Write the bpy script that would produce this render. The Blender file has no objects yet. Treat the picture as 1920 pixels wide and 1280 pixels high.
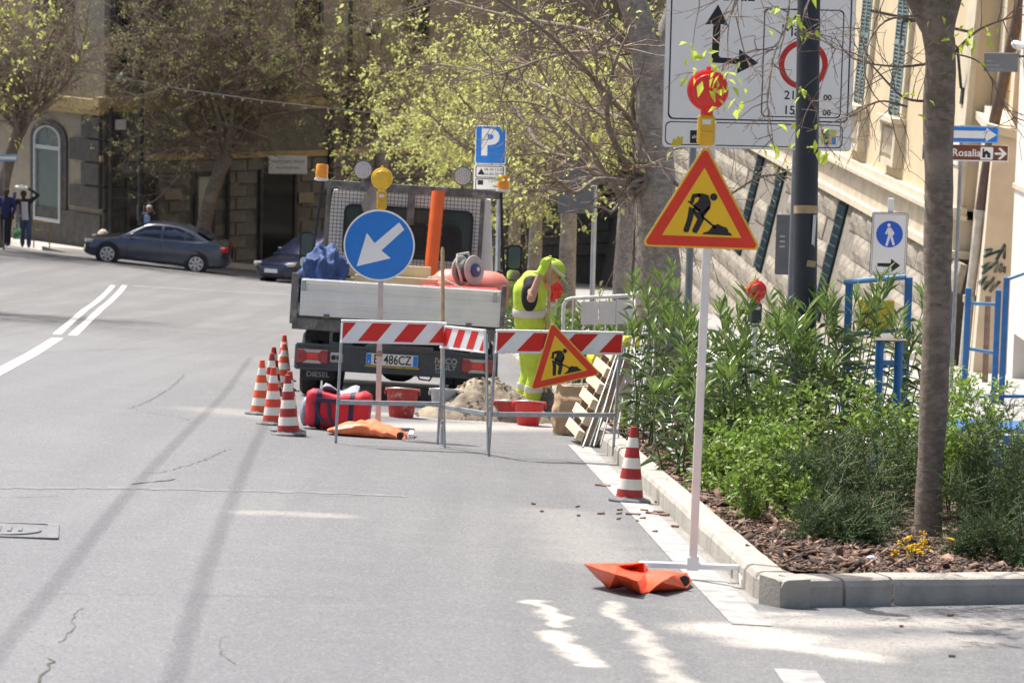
import bpy, bmesh, math, random
import numpy as np
from mathutils import Vector, Matrix, Euler, noise as mnoise
R = math.radians
scene = bpy.context.scene
col = scene.collection

# ------------------------------------------------------------------ camera
F_PX, CX, CY = 5700.0, 960.0, 640.0
TH = math.atan((640 + 130) / F_PX)          # camera looks down the hill
RO = R(1.3)                                 # camera roll
CAM = Vector((0, 0, 1.6))
_f = Vector((0, math.cos(TH), -math.sin(TH)))
_u0 = Vector((0, math.sin(TH), math.cos(TH)))
_x0 = Vector((1, 0, 0))
_r = _x0 * math.cos(RO) + _u0 * math.sin(RO)
_u = _u0 * math.cos(RO) - _x0 * math.sin(RO)
cam_data = bpy.data.cameras.new('camera')
cam_data.sensor_width = 36
cam_data.lens = F_PX / 1920 * 36
cam_data.clip_start = 0.5
cam_data.clip_end = 4000
cam_data.dof.use_dof = True
cam_data.dof.focus_distance = 21.5
cam_data.dof.aperture_fstop = 6.8
cam = bpy.data.objects.new('camera', cam_data)
col.objects.link(cam)
m = Matrix((( _r.x, _u.x, -_f.x, CAM.x), (_r.y, _u.y, -_f.y, CAM.y), (_r.z, _u.z, -_f.z, CAM.z), (0, 0, 0, 1)))
cam.matrix_world = m
scene.camera = cam

# ------------------------------------------------------------------ sky, sun, exposure
LIGHT = Vector((0.36, -0.415, -1.0)).normalized()       # direction the sunlight travels
SUN_EL = math.asin(-LIGHT.z)
w = bpy.data.worlds.new('World'); scene.world = w; w.use_nodes = True
nt = w.node_tree
sky = nt.nodes.new('ShaderNodeTexSky'); sky.sky_type = 'NISHITA'; sky.sun_disc = False
sky.sun_elevation = SUN_EL
sky.sun_rotation = math.atan2(-LIGHT.x, -LIGHT.y)
sky.air_density = 1.0; sky.dust_density = 6.0; sky.ozone_density = 1.0
nt.nodes['Background'].inputs['Strength'].default_value = 0.112
nt.links.new(sky.outputs['Color'], nt.nodes['Background'].inputs['Color'])
sd = bpy.data.lights.new('sun', 'SUN'); sd.energy = 4.0; sd.angle = R(0.5); sd.color = (1.0, 0.97, 0.92)
so = bpy.data.objects.new('sun', sd); col.objects.link(so)
so.rotation_euler = LIGHT.to_track_quat('-Z', 'Y').to_euler()
so.location = (-20, 30, 60)
vs = scene.view_settings
vs.view_transform = 'Standard'; vs.look = 'None'; vs.exposure = 0.75; vs.gamma = 1.0; vs.use_curve_mapping = False
scene.cycles.use_denoising = True
scene.cycles.max_bounces = 6
scene.cycles.transparent_max_bounces = 8

# ------------------------------------------------------------------ ground shape and pixel helpers
def ray(px, py):
    return _f + _r * ((px - CX) / F_PX) - _u * ((py - CY) / F_PX)
def at(px, py, Z):
    return CAM + ray(px, py) * Z
def _cplane(X, Z):
    Y = 1.583 + 0.06 * X - 0.0277 * Z
    return CAM + _r * X - _u * Y + _f * Z
_A, _B, _C = _cplane(0, 15), _cplane(3, 15), _cplane(0, 40)
_n = (_B - _A).cross(_C - _A)
GX, GY = -_n.x / _n.z, -_n.y / _n.z
G0 = _A.z - GX * _A.x - GY * _A.y
def S(t):
    t = min(1, max(0, t)); return t * t * (3 - 2 * t)
def gz(x, y):
    yy = min(y, 125.0)
    z = G0 + GX * max(-40, min(40, x)) + GY * max(-60, yy)
    z += 0.35 * S((y - 60) / 35) + 0.25 * S((y - 85) / 20)
    z += min(12, max(0, -(x + 8))) * 0.05 * S((y - 68) / 25)
    return z
def G(px, py):
    d = ray(px, py); a, b = 4.0, 160.0
    for _ in range(50):
        mid = (a + b) / 2; p = CAM + d * mid
        if p.z > gz(p.x, p.y): a = mid
        else: b = mid
    return CAM + d * ((a + b) / 2)
def on_ground(px, Z, dz=0.0):
    """the ground point in image column px at camera depth Z"""
    lo, hi = -800, 2400
    for _ in range(50):
        mid = (lo + hi) / 2; p = at(px, mid, Z)
        if p.z > gz(p.x, p.y): lo = mid
        else: hi = mid
    p = at(px, (lo + hi) / 2, Z); p.z = gz(p.x, p.y) + dz
    return p
TILT = (math.atan(GY), -math.atan(GX))

# ------------------------------------------------------------------ materials
MATS = {}
def _nodes(name):
    mt = bpy.data.materials.new(name); mt.use_nodes = True
    return mt, mt.node_tree, mt.node_tree.nodes['Principled BSDF']
def lk(t, a, b): t.links.new(a, b)
def mixc(t, fac, a, b, blend='MIX'):
    n = t.nodes.new('ShaderNodeMix'); n.data_type = 'RGBA'; n.blend_type = blend
    for sock, v in ((n.inputs[0], fac), (n.inputs[6], a), (n.inputs[7], b)):
        if hasattr(v, 'links') or isinstance(v, bpy.types.NodeSocket): lk(t, v, sock)
        elif isinstance(v, (int, float)): sock.default_value = v
        else: sock.default_value = (*v[:3], 1)
    return n.outputs[2]
def noise_tex(t, vec, scale, detail=4, rough=.55, dim=None):
    n = t.nodes.new('ShaderNodeTexNoise'); n.inputs['Scale'].default_value = scale
    n.inputs['Detail'].default_value = detail; n.inputs['Roughness'].default_value = rough
    if vec is not None: lk(t, vec, n.inputs['Vector'])
    return n.outputs['Fac']
def ramp(t, fac, lo, hi, a=0.0, b=1.0):
    n = t.nodes.new('ShaderNodeMapRange'); n.interpolation_type = 'SMOOTHSTEP'
    lk(t, fac, n.inputs[0])
    for i, v in enumerate((lo, hi, a, b)): n.inputs[i + 1].default_value = v
    return n.outputs[0]
def M(name, c, rough=.6, var=.12, scale=9, bump=0, bscale=70, metal=0, dirt=None, dscale=6, damt=.55, spec=.5, island=0, coat=0, emit=0):
    if name in MATS: return MATS[name]
    mt, t, b = _nodes(name)
    tc = t.nodes.new('ShaderNodeTexCoord'); vec = tc.outputs['Object']
    k = tuple(max(0, x * (1 - var)) for x in c); h = tuple(min(1, x * (1 + var)) for x in c)
    f = ramp(t, noise_tex(t, vec, scale), .3, .7)
    out = mixc(t, f, k, h)
    if island:
        g = t.nodes.new('ShaderNodeNewGeometry')
        hv = t.nodes.new('ShaderNodeHueSaturation'); lk(t, out, hv.inputs['Color'])
        lk(t, ramp(t, g.outputs['Random Per Island'], 0, 1, 1 - island, 1 + island), hv.inputs['Value'])
        out = hv.outputs['Color']
    if dirt:
        f2 = ramp(t, noise_tex(t, vec, dscale, 6, .65), damt, damt + .12)
        out = mixc(t, f2, out, dirt)
    lk(t, out, b.inputs['Base Color'])
    b.inputs['Roughness'].default_value = rough
    b.inputs['Metallic'].default_value = metal
    b.inputs['Specular IOR Level'].default_value = spec
    if coat: b.inputs['Coat Weight'].default_value = coat; b.inputs['Coat Roughness'].default_value = .06
    if bump:
        bn = t.nodes.new('ShaderNodeBump'); bn.inputs['Strength'].default_value = bump; bn.inputs['Distance'].default_value = .02
        lk(t, noise_tex(t, vec, bscale, 5), bn.inputs['Height']); lk(t, bn.outputs['Normal'], b.inputs['Normal'])
    MATS[name] = mt
    return mt
def leaf_mat(name, c1, c2, trans=.35, rough=.45, spec=.4):
    if name in MATS: return MATS[name]
    mt, t, b = _nodes(name)
    g = t.nodes.new('ShaderNodeNewGeometry')
    out = mixc(t, g.outputs['Random Per Island'], c1, c2)
    lk(t, out, b.inputs['Base Color']); b.inputs['Roughness'].default_value = rough; b.inputs['Specular IOR Level'].default_value = spec
    tr = t.nodes.new('ShaderNodeBsdfTranslucent')
    tcol = mixc(t, .5, out, tuple(min(1, x * 1.5) for x in c2)); lk(t, tcol, tr.inputs['Color'])
    mx = t.nodes.new('ShaderNodeMixShader'); mx.inputs[0].default_value = trans
    lk(t, b.outputs[0], mx.inputs[1]); lk(t, tr.outputs[0], mx.inputs[2])
    lk(t, mx.outputs[0], t.nodes['Material Output'].inputs['Surface'])
    MATS[name] = mt
    return mt
def glass_mat(name, c, rough=.08):
    return M(name, c, rough, .05, 3, spec=.35)

# ------------------------------------------------------------------ mesh building
def fast_mesh(name, V, Fc):
    V = np.asarray(V, dtype=np.float32); Fc = np.asarray(Fc, dtype=np.int32)
    me = bpy.data.meshes.new(name); k = Fc.shape[1]
    me.vertices.add(len(V)); me.vertices.foreach_set('co', V.ravel())
    me.loops.add(Fc.size); me.loops.foreach_set('vertex_index', Fc.ravel())
    me.polygons.add(len(Fc)); me.polygons.foreach_set('loop_start', np.arange(0, Fc.size, k, dtype=np.int32))
    me.update(calc_edges=True); me.validate()
    return me
def link(name, me, mt=None, parent=None, loc=None, rot=None):
    o = bpy.data.objects.new(name, me); col.objects.link(o)
    if mt is not None and me is not None and not me.materials: me.materials.append(mt)
    if parent is not None: o.parent = parent
    if loc is not None: o.location = loc
    if rot is not None: o.rotation_euler = rot
    return o
def tag(o, label=None, cat=None, group=None, kind=None):
    if label: o['label'] = label
    if cat: o['category'] = cat
    if group: o['group'] = group
    if kind: o['kind'] = kind
    return o
def thing(name, label, cat, loc=(0, 0, 0), rot=(0, 0, 0), group=None):
    o = link(name, None, loc=loc, rot=rot); o.empty_display_size = .1
    return tag(o, label, cat, group)
def copy_tree(o, parent=None):
    c = o.copy(); col.objects.link(c)
    if parent is not None: c.parent = parent
    for ch in list(o.children): copy_tree(ch, c)
    return c

class MB:
    def __init__(s): s.v = []; s.f = []
    def add(s, vs_, fs):
        o = len(s.v); s.v += [tuple(p) for p in vs_]; s.f += [tuple(i + o for i in q) for q in fs]; return s
    def poly(s, pts): return s.add(pts, [tuple(range(len(pts)))])
    def box(s, c, d, rot=None):
        x, y, z = d[0] / 2, d[1] / 2, d[2] / 2
        p = [Vector(q) for q in ((-x, -y, -z), (x, -y, -z), (x, y, -z), (-x, y, -z), (-x, -y, z), (x, -y, z), (x, y, z), (-x, y, z))]
        if rot is not None:
            e = Euler(rot).to_matrix(); p = [e @ q for q in p]
        c = Vector(c); return s.add([q + c for q in p], [(0, 3, 2, 1), (4, 5, 6, 7), (0, 1, 5, 4), (1, 2, 6, 5), (2, 3, 7, 6), (3, 0, 4, 7)])
    def bbox(s, x0, x1, y0, y1, z0, z1): return s.box(((x0 + x1) / 2, (y0 + y1) / 2, (z0 + z1) / 2), (x1 - x0, y1 - y0, z1 - z0))
    def cbox(s, c, d, b=.008, rot=None):
        """box with chamfered edges"""
        bm = bmesh.new(); bmesh.ops.create_cube(bm, size=1)
        for q in bm.verts: q.co = Vector((q.co.x * d[0], q.co.y * d[1], q.co.z * d[2]))
        bmesh.ops.bevel(bm, geom=list(bm.edges), offset=min(b, min(d) * .45), segments=1, affect='EDGES')
        e = Euler(rot).to_matrix() if rot is not None else Matrix.Identity(3)
        c = Vector(c); bm.verts.index_update()
        s.add([e @ q.co + c for q in bm.verts], [[x.index for x in fc.verts] for fc in bm.faces]); bm.free(); return s
    def tube(s, pts, r, n=8, cap=True, sx=1.0):
        pts = [Vector(p) for p in pts]; m_ = len(pts)
        rs = r if isinstance(r, (list, tuple)) else [r] * m_
        vs_ = []; up = None
        for i, p in enumerate(pts):
            d = (pts[min(i + 1, m_ - 1)] - pts[max(i - 1, 0)])
            if d.length < 1e-9: d = Vector((0, 0, 1))
            d.normalize()
            if up is None:
                up = Vector((0, 0, 1)) if abs(d.z) < .9 else Vector((1, 0, 0))
            a = d.cross(up); a = a.normalized() if a.length > 1e-6 else d.orthogonal().normalized()
            bq = a.cross(d).normalized(); up = bq
            for k in range(n):
                t = 2 * math.pi * k / n; vs_.append(p + a * (math.cos(t) * rs[i] * sx) + bq * (math.sin(t) * rs[i]))
        fs = [(i * n + k, i * n + (k + 1) % n, (i + 1) * n + (k + 1) % n, (i + 1) * n + k) for i in range(m_ - 1) for k in range(n)]
        if cap: fs += [tuple(range(n - 1, -1, -1)), tuple(range((m_ - 1) * n, m_ * n))]
        return s.add(vs_, fs)
    def lathe(s, prof, n=24, c=(0, 0, 0), axis='z', a0=0):
        vs_ = []; c = Vector(c)
        for r, h in prof:
            for k in range(n):
                t = 2 * math.pi * k / n + a0; x, y = r * math.cos(t), r * math.sin(t)
                vs_.append(c + (Vector((x, y, h)) if axis == 'z' else Vector((x, -h, y)) if axis == 'y' else Vector((h, x, y))))
        fs = [(i * n + k, i * n + (k + 1) % n, (i + 1) * n + (k + 1) % n, (i + 1) * n + k) for i in range(len(prof) - 1) for k in range(n)]
        fs += [tuple(range(n - 1, -1, -1)), tuple(range((len(prof) - 1) * n, len(prof) * n))]
        return s.add(vs_, fs)
    def prism(s, poly, y0, y1):
        """polygon in x,z swept from y0 to y1"""
        n = len(poly)
        vs_ = [(x, y0, z) for x, z in poly] + [(x, y1, z) for x, z in poly]
        fs = [tuple(range(n)), tuple(range(2 * n - 1, n - 1, -1))] + [(i, i + n, (i + 1) % n + n, (i + 1) % n) for i in range(n)]
        return s.add(vs_, fs)
    def prismx(s, poly, x0, x1):
        """polygon in y,z swept along x"""
        n = len(poly)
        vs_ = [(x0, y, z) for y, z in poly] + [(x1, y, z) for y, z in poly]
        fs = [tuple(range(n)), tuple(range(2 * n - 1, n - 1, -1))] + [(i, i + n, (i + 1) % n + n, (i + 1) % n) for i in range(n)]
        return s.add(vs_, fs)
    def loft(s, rings, cap=True, closed=True):
        n = len(rings[0]); o = len(rings)
        vs_ = [p for r in rings for p in r]; e = n if closed else n - 1
        fs = [(i * n + k, i * n + (k + 1) % n, (i + 1) * n + (k + 1) % n, (i + 1) * n + k) for i in range(o - 1) for k in range(e)]
        if cap: fs += [tuple(range(n - 1, -1, -1)), tuple(range((o - 1) * n, o * n))]
        return s.add(vs_, fs)
    def ellipsoid(s, c, r, n=14, m_=9, rot=None):
        e = Euler(rot).to_matrix() if rot is not None else Matrix.Identity(3); c = Vector(c); rings = []
        for i in range(1, m_):
            t = math.pi * i / m_
            rings.append([c + e @ Vector((r[0] * math.sin(t) * math.cos(2 * math.pi * k / n), r[1] * math.sin(t) * math.sin(2 * math.pi * k / n), -r[2] * math.cos(t))) for k in range(n)])
        return s.loft(rings)
    def mesh(s, name):
        me = bpy.data.meshes.new(name); me.from_pydata(s.v, [], s.f); me.update()
        bm = bmesh.new(); bm.from_mesh(me); bmesh.ops.recalc_face_normals(bm, faces=list(bm.faces)); bm.to_mesh(me); bm.free()
        return me
    def build(s, name, mt, parent=None, smooth=False, ang=40, loc=None, rot=None):
        me = s.mesh(name)
        if smooth:
            me.polygons.foreach_set('use_smooth', [True] * len(me.polygons))
            try: me.set_sharp_from_angle(angle=R(ang))
            except Exception: pass
        return link(name, me, mt, parent, loc, rot)

def remesh(name, mb, mt, voxel, parent=None, smooth=4, loc=None, rot=None):
    """one continuous skin round all the closed shapes of mb"""
    o = bpy.data.objects.new('tmp', mb.mesh('tmp')); col.objects.link(o)
    a = o.modifiers.new('r', 'REMESH'); a.mode = 'VOXEL'; a.voxel_size = voxel
    b = o.modifiers.new('s', 'SMOOTH'); b.iterations = smooth; b.factor = .6
    dg = bpy.context.evaluated_depsgraph_get(); dg.update()
    me = bpy.data.meshes.new_from_object(o.evaluated_get(dg)); me.name = name
    bpy.data.objects.remove(o)
    me.polygons.foreach_set('use_smooth', [True] * len(me.polygons)); me.materials.clear()
    return link(name, me, mt, parent, loc, rot)

def text(s, size, mt, parent, x, z, y=0, align='CENTER', name='lettering', ex=.0006, sx=1.0, bold=0.0, rot=0.0):
    c = bpy.data.curves.new('t', 'FONT'); c.body = s; c.size = size; c.align_x = align; c.align_y = 'CENTER'; c.extrude = ex
    c.offset = bold; c.space_character = 1.0; c.resolution_u = 3
    o = bpy.data.objects.new('t', c); col.objects.link(o)
    dg = bpy.context.evaluated_depsgraph_get(); dg.update()
    me = bpy.data.meshes.new_from_object(o.evaluated_get(dg)); me.name = name
    bpy.data.objects.remove(o)
    cr, sr = math.cos(rot), math.sin(rot)
    for q in me.vertices:
        a, b = q.co.x * sx, q.co.y
        q.co = (x + a * cr - b * sr, y - q.co.z, z + a * sr + b * cr)
    me.materials.clear()
    return link(name, me, mt, parent)
def disc(r, n=40, cx=0, cz=0): return [(cx + r * math.cos(2 * math.pi * k / n), cz + r * math.sin(2 * math.pi * k / n)) for k in range(n)]
def rrect(x0, x1, z0, z1, r, n=5):
    p = []
    for cx, cz, a in ((x1 - r, z1 - r, 0), (x0 + r, z1 - r, 90), (x0 + r, z0 + r, 180), (x1 - r, z0 + r, 270)):
        p += [(cx + r * math.cos(R(a + 90 * k / n)), cz + r * math.sin(R(a + 90 * k / n))) for k in range(n + 1)]
    return p
def rtri(side, r, n=5):
    h = side * .866; pts = []
    cor = [(0, 2 * h / 3 , 90), (-side / 2, -h / 3, 210), (side / 2, -h / 3, 330)]
    for x, z, a in cor:
        cx, cz = x - 2 * r * math.cos(R(a)), z - 2 * r * math.sin(R(a))
        pts += [(cx + r * math.cos(R(a - 60 + 120 * k / n)), cz + r * math.sin(R(a - 60 + 120 * k / n))) for k in range(n + 1)]
    return pts
def ring_prism(mb, outer, inner, y0, y1):
    n = len(outer)
    vs_ = [(x, y0, z) for x, z in outer] + [(x, y0, z) for x, z in inner] + [(x, y1, z) for x, z in outer] + [(x, y1, z) for x, z in inner]
    fs = []
    for i in range(n):
        j = (i + 1) % n
        fs += [(i, j, n + j, n + i), (2 * n + i, 3 * n + i, 3 * n + j, 2 * n + j), (i, 2 * n + i, 2 * n + j, j), (n + i, n + j, 3 * n + j, 3 * n + i)]
    return mb.add(vs_, fs)

# ------------------------------------------------------------------ plants: many thin segments and many leaves
def seg_mesh(name, segs, n=3):
    """segs: list of (p0, p1, r0, r1)"""
    P0 = np.array([s_[0] for s_ in segs], float); P1 = np.array([s_[1] for s_ in segs], float)
    r0 = np.array([s_[2] for s_ in segs]); r1 = np.array([s_[3] for s_ in segs])
    D = P1 - P0; L = np.linalg.norm(D, axis=1, keepdims=True); L[L < 1e-9] = 1; D = D / L
    ref = np.where(np.abs(D[:, 2:3]) < .9, np.array([[0, 0, 1.]]), np.array([[1., 0, 0]]))
    A = np.cross(D, ref); A /= np.linalg.norm(A, axis=1, keepdims=True); B = np.cross(A, D)
    N = len(segs); V = np.zeros((N, 2 * n, 3))
    for k in range(n):
        t = 2 * math.pi * k / n; o = A * math.cos(t) + B * math.sin(t)
        V[:, k] = P0 + o * r0[:, None]; V[:, n + k] = P1 + o * r1[:, None]
    base = (np.arange(N) * 2 * n)[:, None]
    Fs = np.concatenate([base + np.array([[k, (k + 1) % n, n + (k + 1) % n, n + k]]) for k in range(n)], axis=0)
    return fast_mesh(name, V.reshape(-1, 3), Fs)
def leaf_mesh(name, P, D, L, W, rng, fold=.25, droop=.15):
    """folded pointed leaves: base, two sides, middle, tip"""
    P = np.asarray(P, float); D = np.asarray(D, float); N = len(P)
    D = D / np.maximum(np.linalg.norm(D, axis=1, keepdims=True), 1e-9)
    rv = rng.normal(size=(N, 3)); rv[:, 2] += .8
    A = np.cross(D, rv); A /= np.maximum(np.linalg.norm(A, axis=1, keepdims=True), 1e-9); Nn = np.cross(A, D)
    sgn = np.sign(Nn[:, 2:3]); sgn[sgn == 0] = 1; Nn *= sgn
    L = np.asarray(L).reshape(-1, 1) * np.ones((N, 1)); W = np.asarray(W).reshape(-1, 1) * np.ones((N, 1))
    dz = np.array([[0, 0, -1.]])
    V = np.stack([P, P + D * L * .48 + A * W * .5 + Nn * W * fold, P + D * L * .5 + dz * L * droop * .3,
                  P + D * L * .48 - A * W * .5 + Nn * W * fold, P + D * L + dz * L * droop], axis=1)
    base = (np.arange(N) * 5)[:, None]
    Fs = np.concatenate([base + np.array([[0, 2, 1]]), base + np.array([[0, 3, 2]]), base + np.array([[1, 2, 4]]), base + np.array([[2, 3, 4]])], axis=0)
    return fast_mesh(name, V.reshape(-1, 3), Fs)

# ================================================================== SETTING
def pos_vec(t):
    return t.nodes.new('ShaderNodeNewGeometry').outputs['Position']
def vmath(t, op, a, b=None):
    n = t.nodes.new('ShaderNodeVectorMath'); n.operation = op
    for i, v in enumerate((a, b)):
        if v is None: continue
        if isinstance(v, bpy.types.NodeSocket): lk(t, v, n.inputs[i])
        else: n.inputs[i].default_value = v
    return n
def smath(t, op, a, b=None, clamp=False):
    n = t.nodes.new('ShaderNodeMath'); n.operation = op; n.use_clamp = clamp
    for i, v in enumerate((a, b)):
        if v is None: continue
        if isinstance(v, bpy.types.NodeSocket): lk(t, v, n.inputs[i])
        else: n.inputs[i].default_value = v
    return n.outputs[0]
def capsule(t, P, a, b, r):
    """soft mask along the ground line a-b"""
    a = Vector((a.x, a.y, 0)); b = Vector((b.x, b.y, 0)); ba = b - a
    pa = vmath(t, 'SUBTRACT', P, tuple(a)).outputs[0]
    h = smath(t, 'DIVIDE', vmath(t, 'DOT_PRODUCT', pa, tuple(ba)).outputs['Value'], max(1e-6, ba.length_squared), True)
    sc = vmath(t, 'SCALE', tuple(ba)); lk(t, h, sc.inputs['Scale'])
    d = vmath(t, 'LENGTH', vmath(t, 'SUBTRACT', pa, sc.outputs[0]).outputs[0]).outputs['Value']
    return ramp(t, d, r * .15, r * 1.5, 1, 0)

def asphalt_mat():
    mt, t, b = _nodes('asphalt')
    P = pos_vec(t)
    flat = vmath(t, 'MULTIPLY', P, (1, 1, 0)).outputs[0]
    big = ramp(t, noise_tex(t, P, .22, 3), .35, .68)
    out = mixc(t, big, (.148, .150, .155), (.182, .182, .183))
    lane = vmath(t, 'MULTIPLY', P, (1.6, .06, 0)).outputs[0]
    out = mixc(t, ramp(t, noise_tex(t, lane, 1.0, 3), .40, .60, 0, .8), out, (.130, .132, .137))
    out = mixc(t, ramp(t, noise_tex(t, P, 3.0, 5, .65), .45, .7, 0, .35), out, (.202, .200, .198))
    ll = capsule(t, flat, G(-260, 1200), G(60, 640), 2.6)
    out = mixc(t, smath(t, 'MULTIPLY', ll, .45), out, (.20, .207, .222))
    oil = ramp(t, noise_tex(t, P, .9, 6, .7), .60, .74, 0, .38)
    out = mixc(t, oil, out, (.105, .104, .105))
    # pale dust and old cement splashes, each with a shape of its own
    nv = t.nodes.new('ShaderNodeTexNoise'); nv.inputs['Scale'].default_value = 3.2; nv.inputs['Detail'].default_value = 5
    lk(t, P, nv.inputs['Vector'])
    off = vmath(t, 'SCALE', vmath(t, 'SUBTRACT', nv.outputs['Color'], (.5, .5, .5)).outputs[0]); off.inputs['Scale'].default_value = .30
    wp = vmath(t, 'MULTIPLY', vmath(t, 'ADD', P, off.outputs[0]).outputs[0], (1, 1, 0)).outputs[0]
    tot = None
    for x0, y0, x1, y1, r, k in ((1000, 1124, 1042, 1172, .045, .9), (1048, 1185, 1098, 1246, .065, .95), (1135, 1128, 1218, 1206, .055, .6), (1218, 1206, 1290, 1300, .07, .6),
                                 (1380, 1182, 1470, 1196, .26, .95), (1450, 1205, 1600, 1226, .20, .85), (1450, 1165, 1880, 1168, .2, .5), (1600, 1215, 1800, 1200, .2, .4), (470, 960, 620, 966, .16, .3),
                                 (760, 800, 1060, 800, .5, .55), (700, 775, 980, 795, .35, .4), (420, 770, 700, 800, .5, .22), (1050, 960, 1120, 1050, .3, .2),
                                 (1118, 850, 1395, 1125, .10, .35), (1420, 1150, 1500, 1150, .1, .5)):
        mk = smath(t, 'MULTIPLY', capsule(t, wp, G(x0, y0), G(x1, y1), r), k)
        tot = mk if tot is None else smath(t, 'MAXIMUM', tot, mk)
    br = ramp(t, noise_tex(t, P, 26, 4, .7), .3, .62, .55, 1)
    out = mixc(t, smath(t, 'MULTIPLY', tot, br), out, (.60, .545, .47))
    # aggregate speckle
    vo = t.nodes.new('ShaderNodeTexVoronoi'); vo.inputs['Scale'].default_value = 95; lk(t, P, vo.inputs['Vector'])
    sp = t.nodes.new('ShaderNodeSeparateColor'); lk(t, vo.outputs['Color'], sp.inputs[0])
    out = mixc(t, ramp(t, sp.outputs[0], .72, 1.0, 0, .55), out, (.30, .29, .28))
    out = mixc(t, ramp(t, sp.outputs[1], .75, 1.0, 0, .6), out, (.09, .088, .088))
    lk(t, out, b.inputs['Base Color']); b.inputs['Roughness'].default_value = .9; b.inputs['Specular IOR Level'].default_value = .25
    bn = t.nodes.new('ShaderNodeBump'); bn.inputs['Strength'].default_value = .5; bn.inputs['Distance'].default_value = .006
    lk(t, vo.outputs['Distance'], bn.inputs['Height']); lk(t, bn.outputs['Normal'], b.inputs['Normal'])
    return mt
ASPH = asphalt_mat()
def paint_mat(name, wear=.5, c=(.62, .61, .585)):
    mt, t, b = _nodes(name); P = pos_vec(t)
    f = ramp(t, noise_tex(t, P, 7, 6, .7), wear - .08, wear + .1)
    out = mixc(t, f, c, (.23, .225, .22))
    out = mixc(t, ramp(t, noise_tex(t, P, 60, 4), .5, .75, 0, .5), out, (.33, .32, .31))
    lk(t, out, b.inputs['Base Color']); b.inputs['Roughness'].default_value = .75
    return mt
def sheet(name, xs, ys, h=0.0, mt=None):
    V = [(x, y, gz(x, y) + h) for y in ys for x in xs]; n = len(xs)
    Fs = [(j * n + i, j * n + i + 1, (j + 1) * n + i + 1, (j + 1) * n + i) for j in range(len(ys) - 1) for i in range(n - 1)]
    return link(name, fast_mesh(name, V, Fs), mt)
ys = [-60, -20, 0, 5, 8] + [10 + i * .75 for i in range(60)] + [55 + i * 1.5 for i in range(48)] + [128, 140, 180, 300, 600, 1500, 3000]
xs = [-1500, -300, -80, -40, -30] + [-26 + i * 1.0 for i in range(53)] + [30, 40, 80, 300, 1500]
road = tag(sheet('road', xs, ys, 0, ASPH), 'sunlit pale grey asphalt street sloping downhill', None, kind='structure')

def ribbon(name, pts, width, h, mt, parent=None, jag=0, rng=None):
    pts = [Vector(p) for p in pts]; V = []
    dense = []
    for a, b in zip(pts[:-1], pts[1:]):
        k = max(2, int((b - a).length / (.07 if rng else .5)))
        dense += [a.lerp(b, i / k) for i in range(k)]
    dense.append(pts[-1])
    for i, p in enumerate(dense):
        d = dense[min(i + 1, len(dense) - 1)] - dense[max(i - 1, 0)]; d.z = 0; d.normalize()
        sd_ = Vector((-d.y, d.x, 0)); w0 = width
        if rng: w0 = width * rng.uniform(.35, 1.3); p = p + sd_ * rng.uniform(-jag, jag)
        for s_ in (-.5, .5):
            q = p + sd_ * w0 * s_; V.append((q.x, q.y, gz(q.x, q.y) + h))
    Fs = [(2 * i, 2 * i + 1, 2 * i + 3, 2 * i + 2) for i in range(len(dense) - 1)]
    return link(name, fast_mesh(name, V, Fs), mt, parent)
P_WORN, P_OK = paint_mat('worn_paint', .54, (.34, .335, .32)), paint_mat('lane_paint', .57, (.52, .515, .50))
P_FAINT = paint_mat('faint_paint', .40)
def rd(name, pts, width, mt, h=.004): return ribbon(name, [G(*p) for p in pts], width, h, mt, road)
rd('lane_marking', [(-120, 760), (0, 696), (60, 664), (108, 634)], .17, P_OK)
rd('lane_marking', [(106, 627), (160, 580), (212, 535)], .13, P_OK)
rd('lane_marking', [(136, 629), (190, 578), (234, 535)], .14, P_OK)
rd('lane_marking', [(250, 536), (400, 545), (540, 552)], .3, P_FAINT)
rd('lane_marking', [(1085, 835), (1150, 902), (1228, 985), (1310, 1072), (1378, 1140), (1410, 1172)], .185, P_WORN)
rd('lane_marking', [(1490, 1256), (1545, 1330)], .17, P_WORN)
CRACK = M('crack_dirt', (.085, .07, .06), .95, .3, 30)
SEAM = M('seam_tar', (.12, .115, .11), .95, .2, 30)
rc = random.Random(5)
for pts, wd, jg, mt in (([(250, 908), (275, 905), (300, 902), (328, 898)], .035, .02, CRACK), ([(262, 888), (300, 885), (330, 880), (365, 868), (400, 856), (432, 842)], .012, .02, CRACK),
                        ([(240, 766), (268, 758), (300, 742), (330, 718), (346, 702)], .014, .03, CRACK), ([(240, 766), (290, 775), (350, 786), (372, 792), (355, 794)], .012, .03, CRACK),
                        ([(560, 928), (600, 929), (640, 931), (680, 931)], .013, .008, CRACK), ([(-10, 932), (40, 933), (110, 930)], .014, .01, CRACK),
                        ([(88, 1114), (200, 1113), (330, 1116), (480, 1117), (640, 1121)], .009, .008, SEAM), ([(72, 1280), (84, 1250), (98, 1235)], .014, .02, CRACK),
                        ([(108, 1205), (122, 1188), (138, 1175), (150, 1140)], .008, .02, CRACK), ([(-20, 884), (120, 884), (250, 886)], .008, .004, SEAM),
                        ([(410, 1195), (430, 1190), (470, 1188)], .006, .01, SEAM), ([(410, 1197), (415, 1225), (438, 1245)], .008, .01, SEAM),
                        ([(40, 662), (300, 652), (520, 664)], .03, .02, SEAM), ([(445, 840), (600, 864), (900, 862)], .006, .01, SEAM), ([(-20, 1010), (40, 1008)], .008, .006, SEAM),
                        ([(760, 946), (880, 950), (1010, 962)], .007, .02, SEAM), ([(330, 800), (250, 796), (100, 800)], .007, .01, SEAM)):
    ribbon('crack', [G(*p) for p in pts], wd * .65, .003, mt, road, jg, rc)
PATCH = M('patch_asphalt', (.185, .184, .182), .92, .2, 14, bump=.3, bscale=120)
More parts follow.
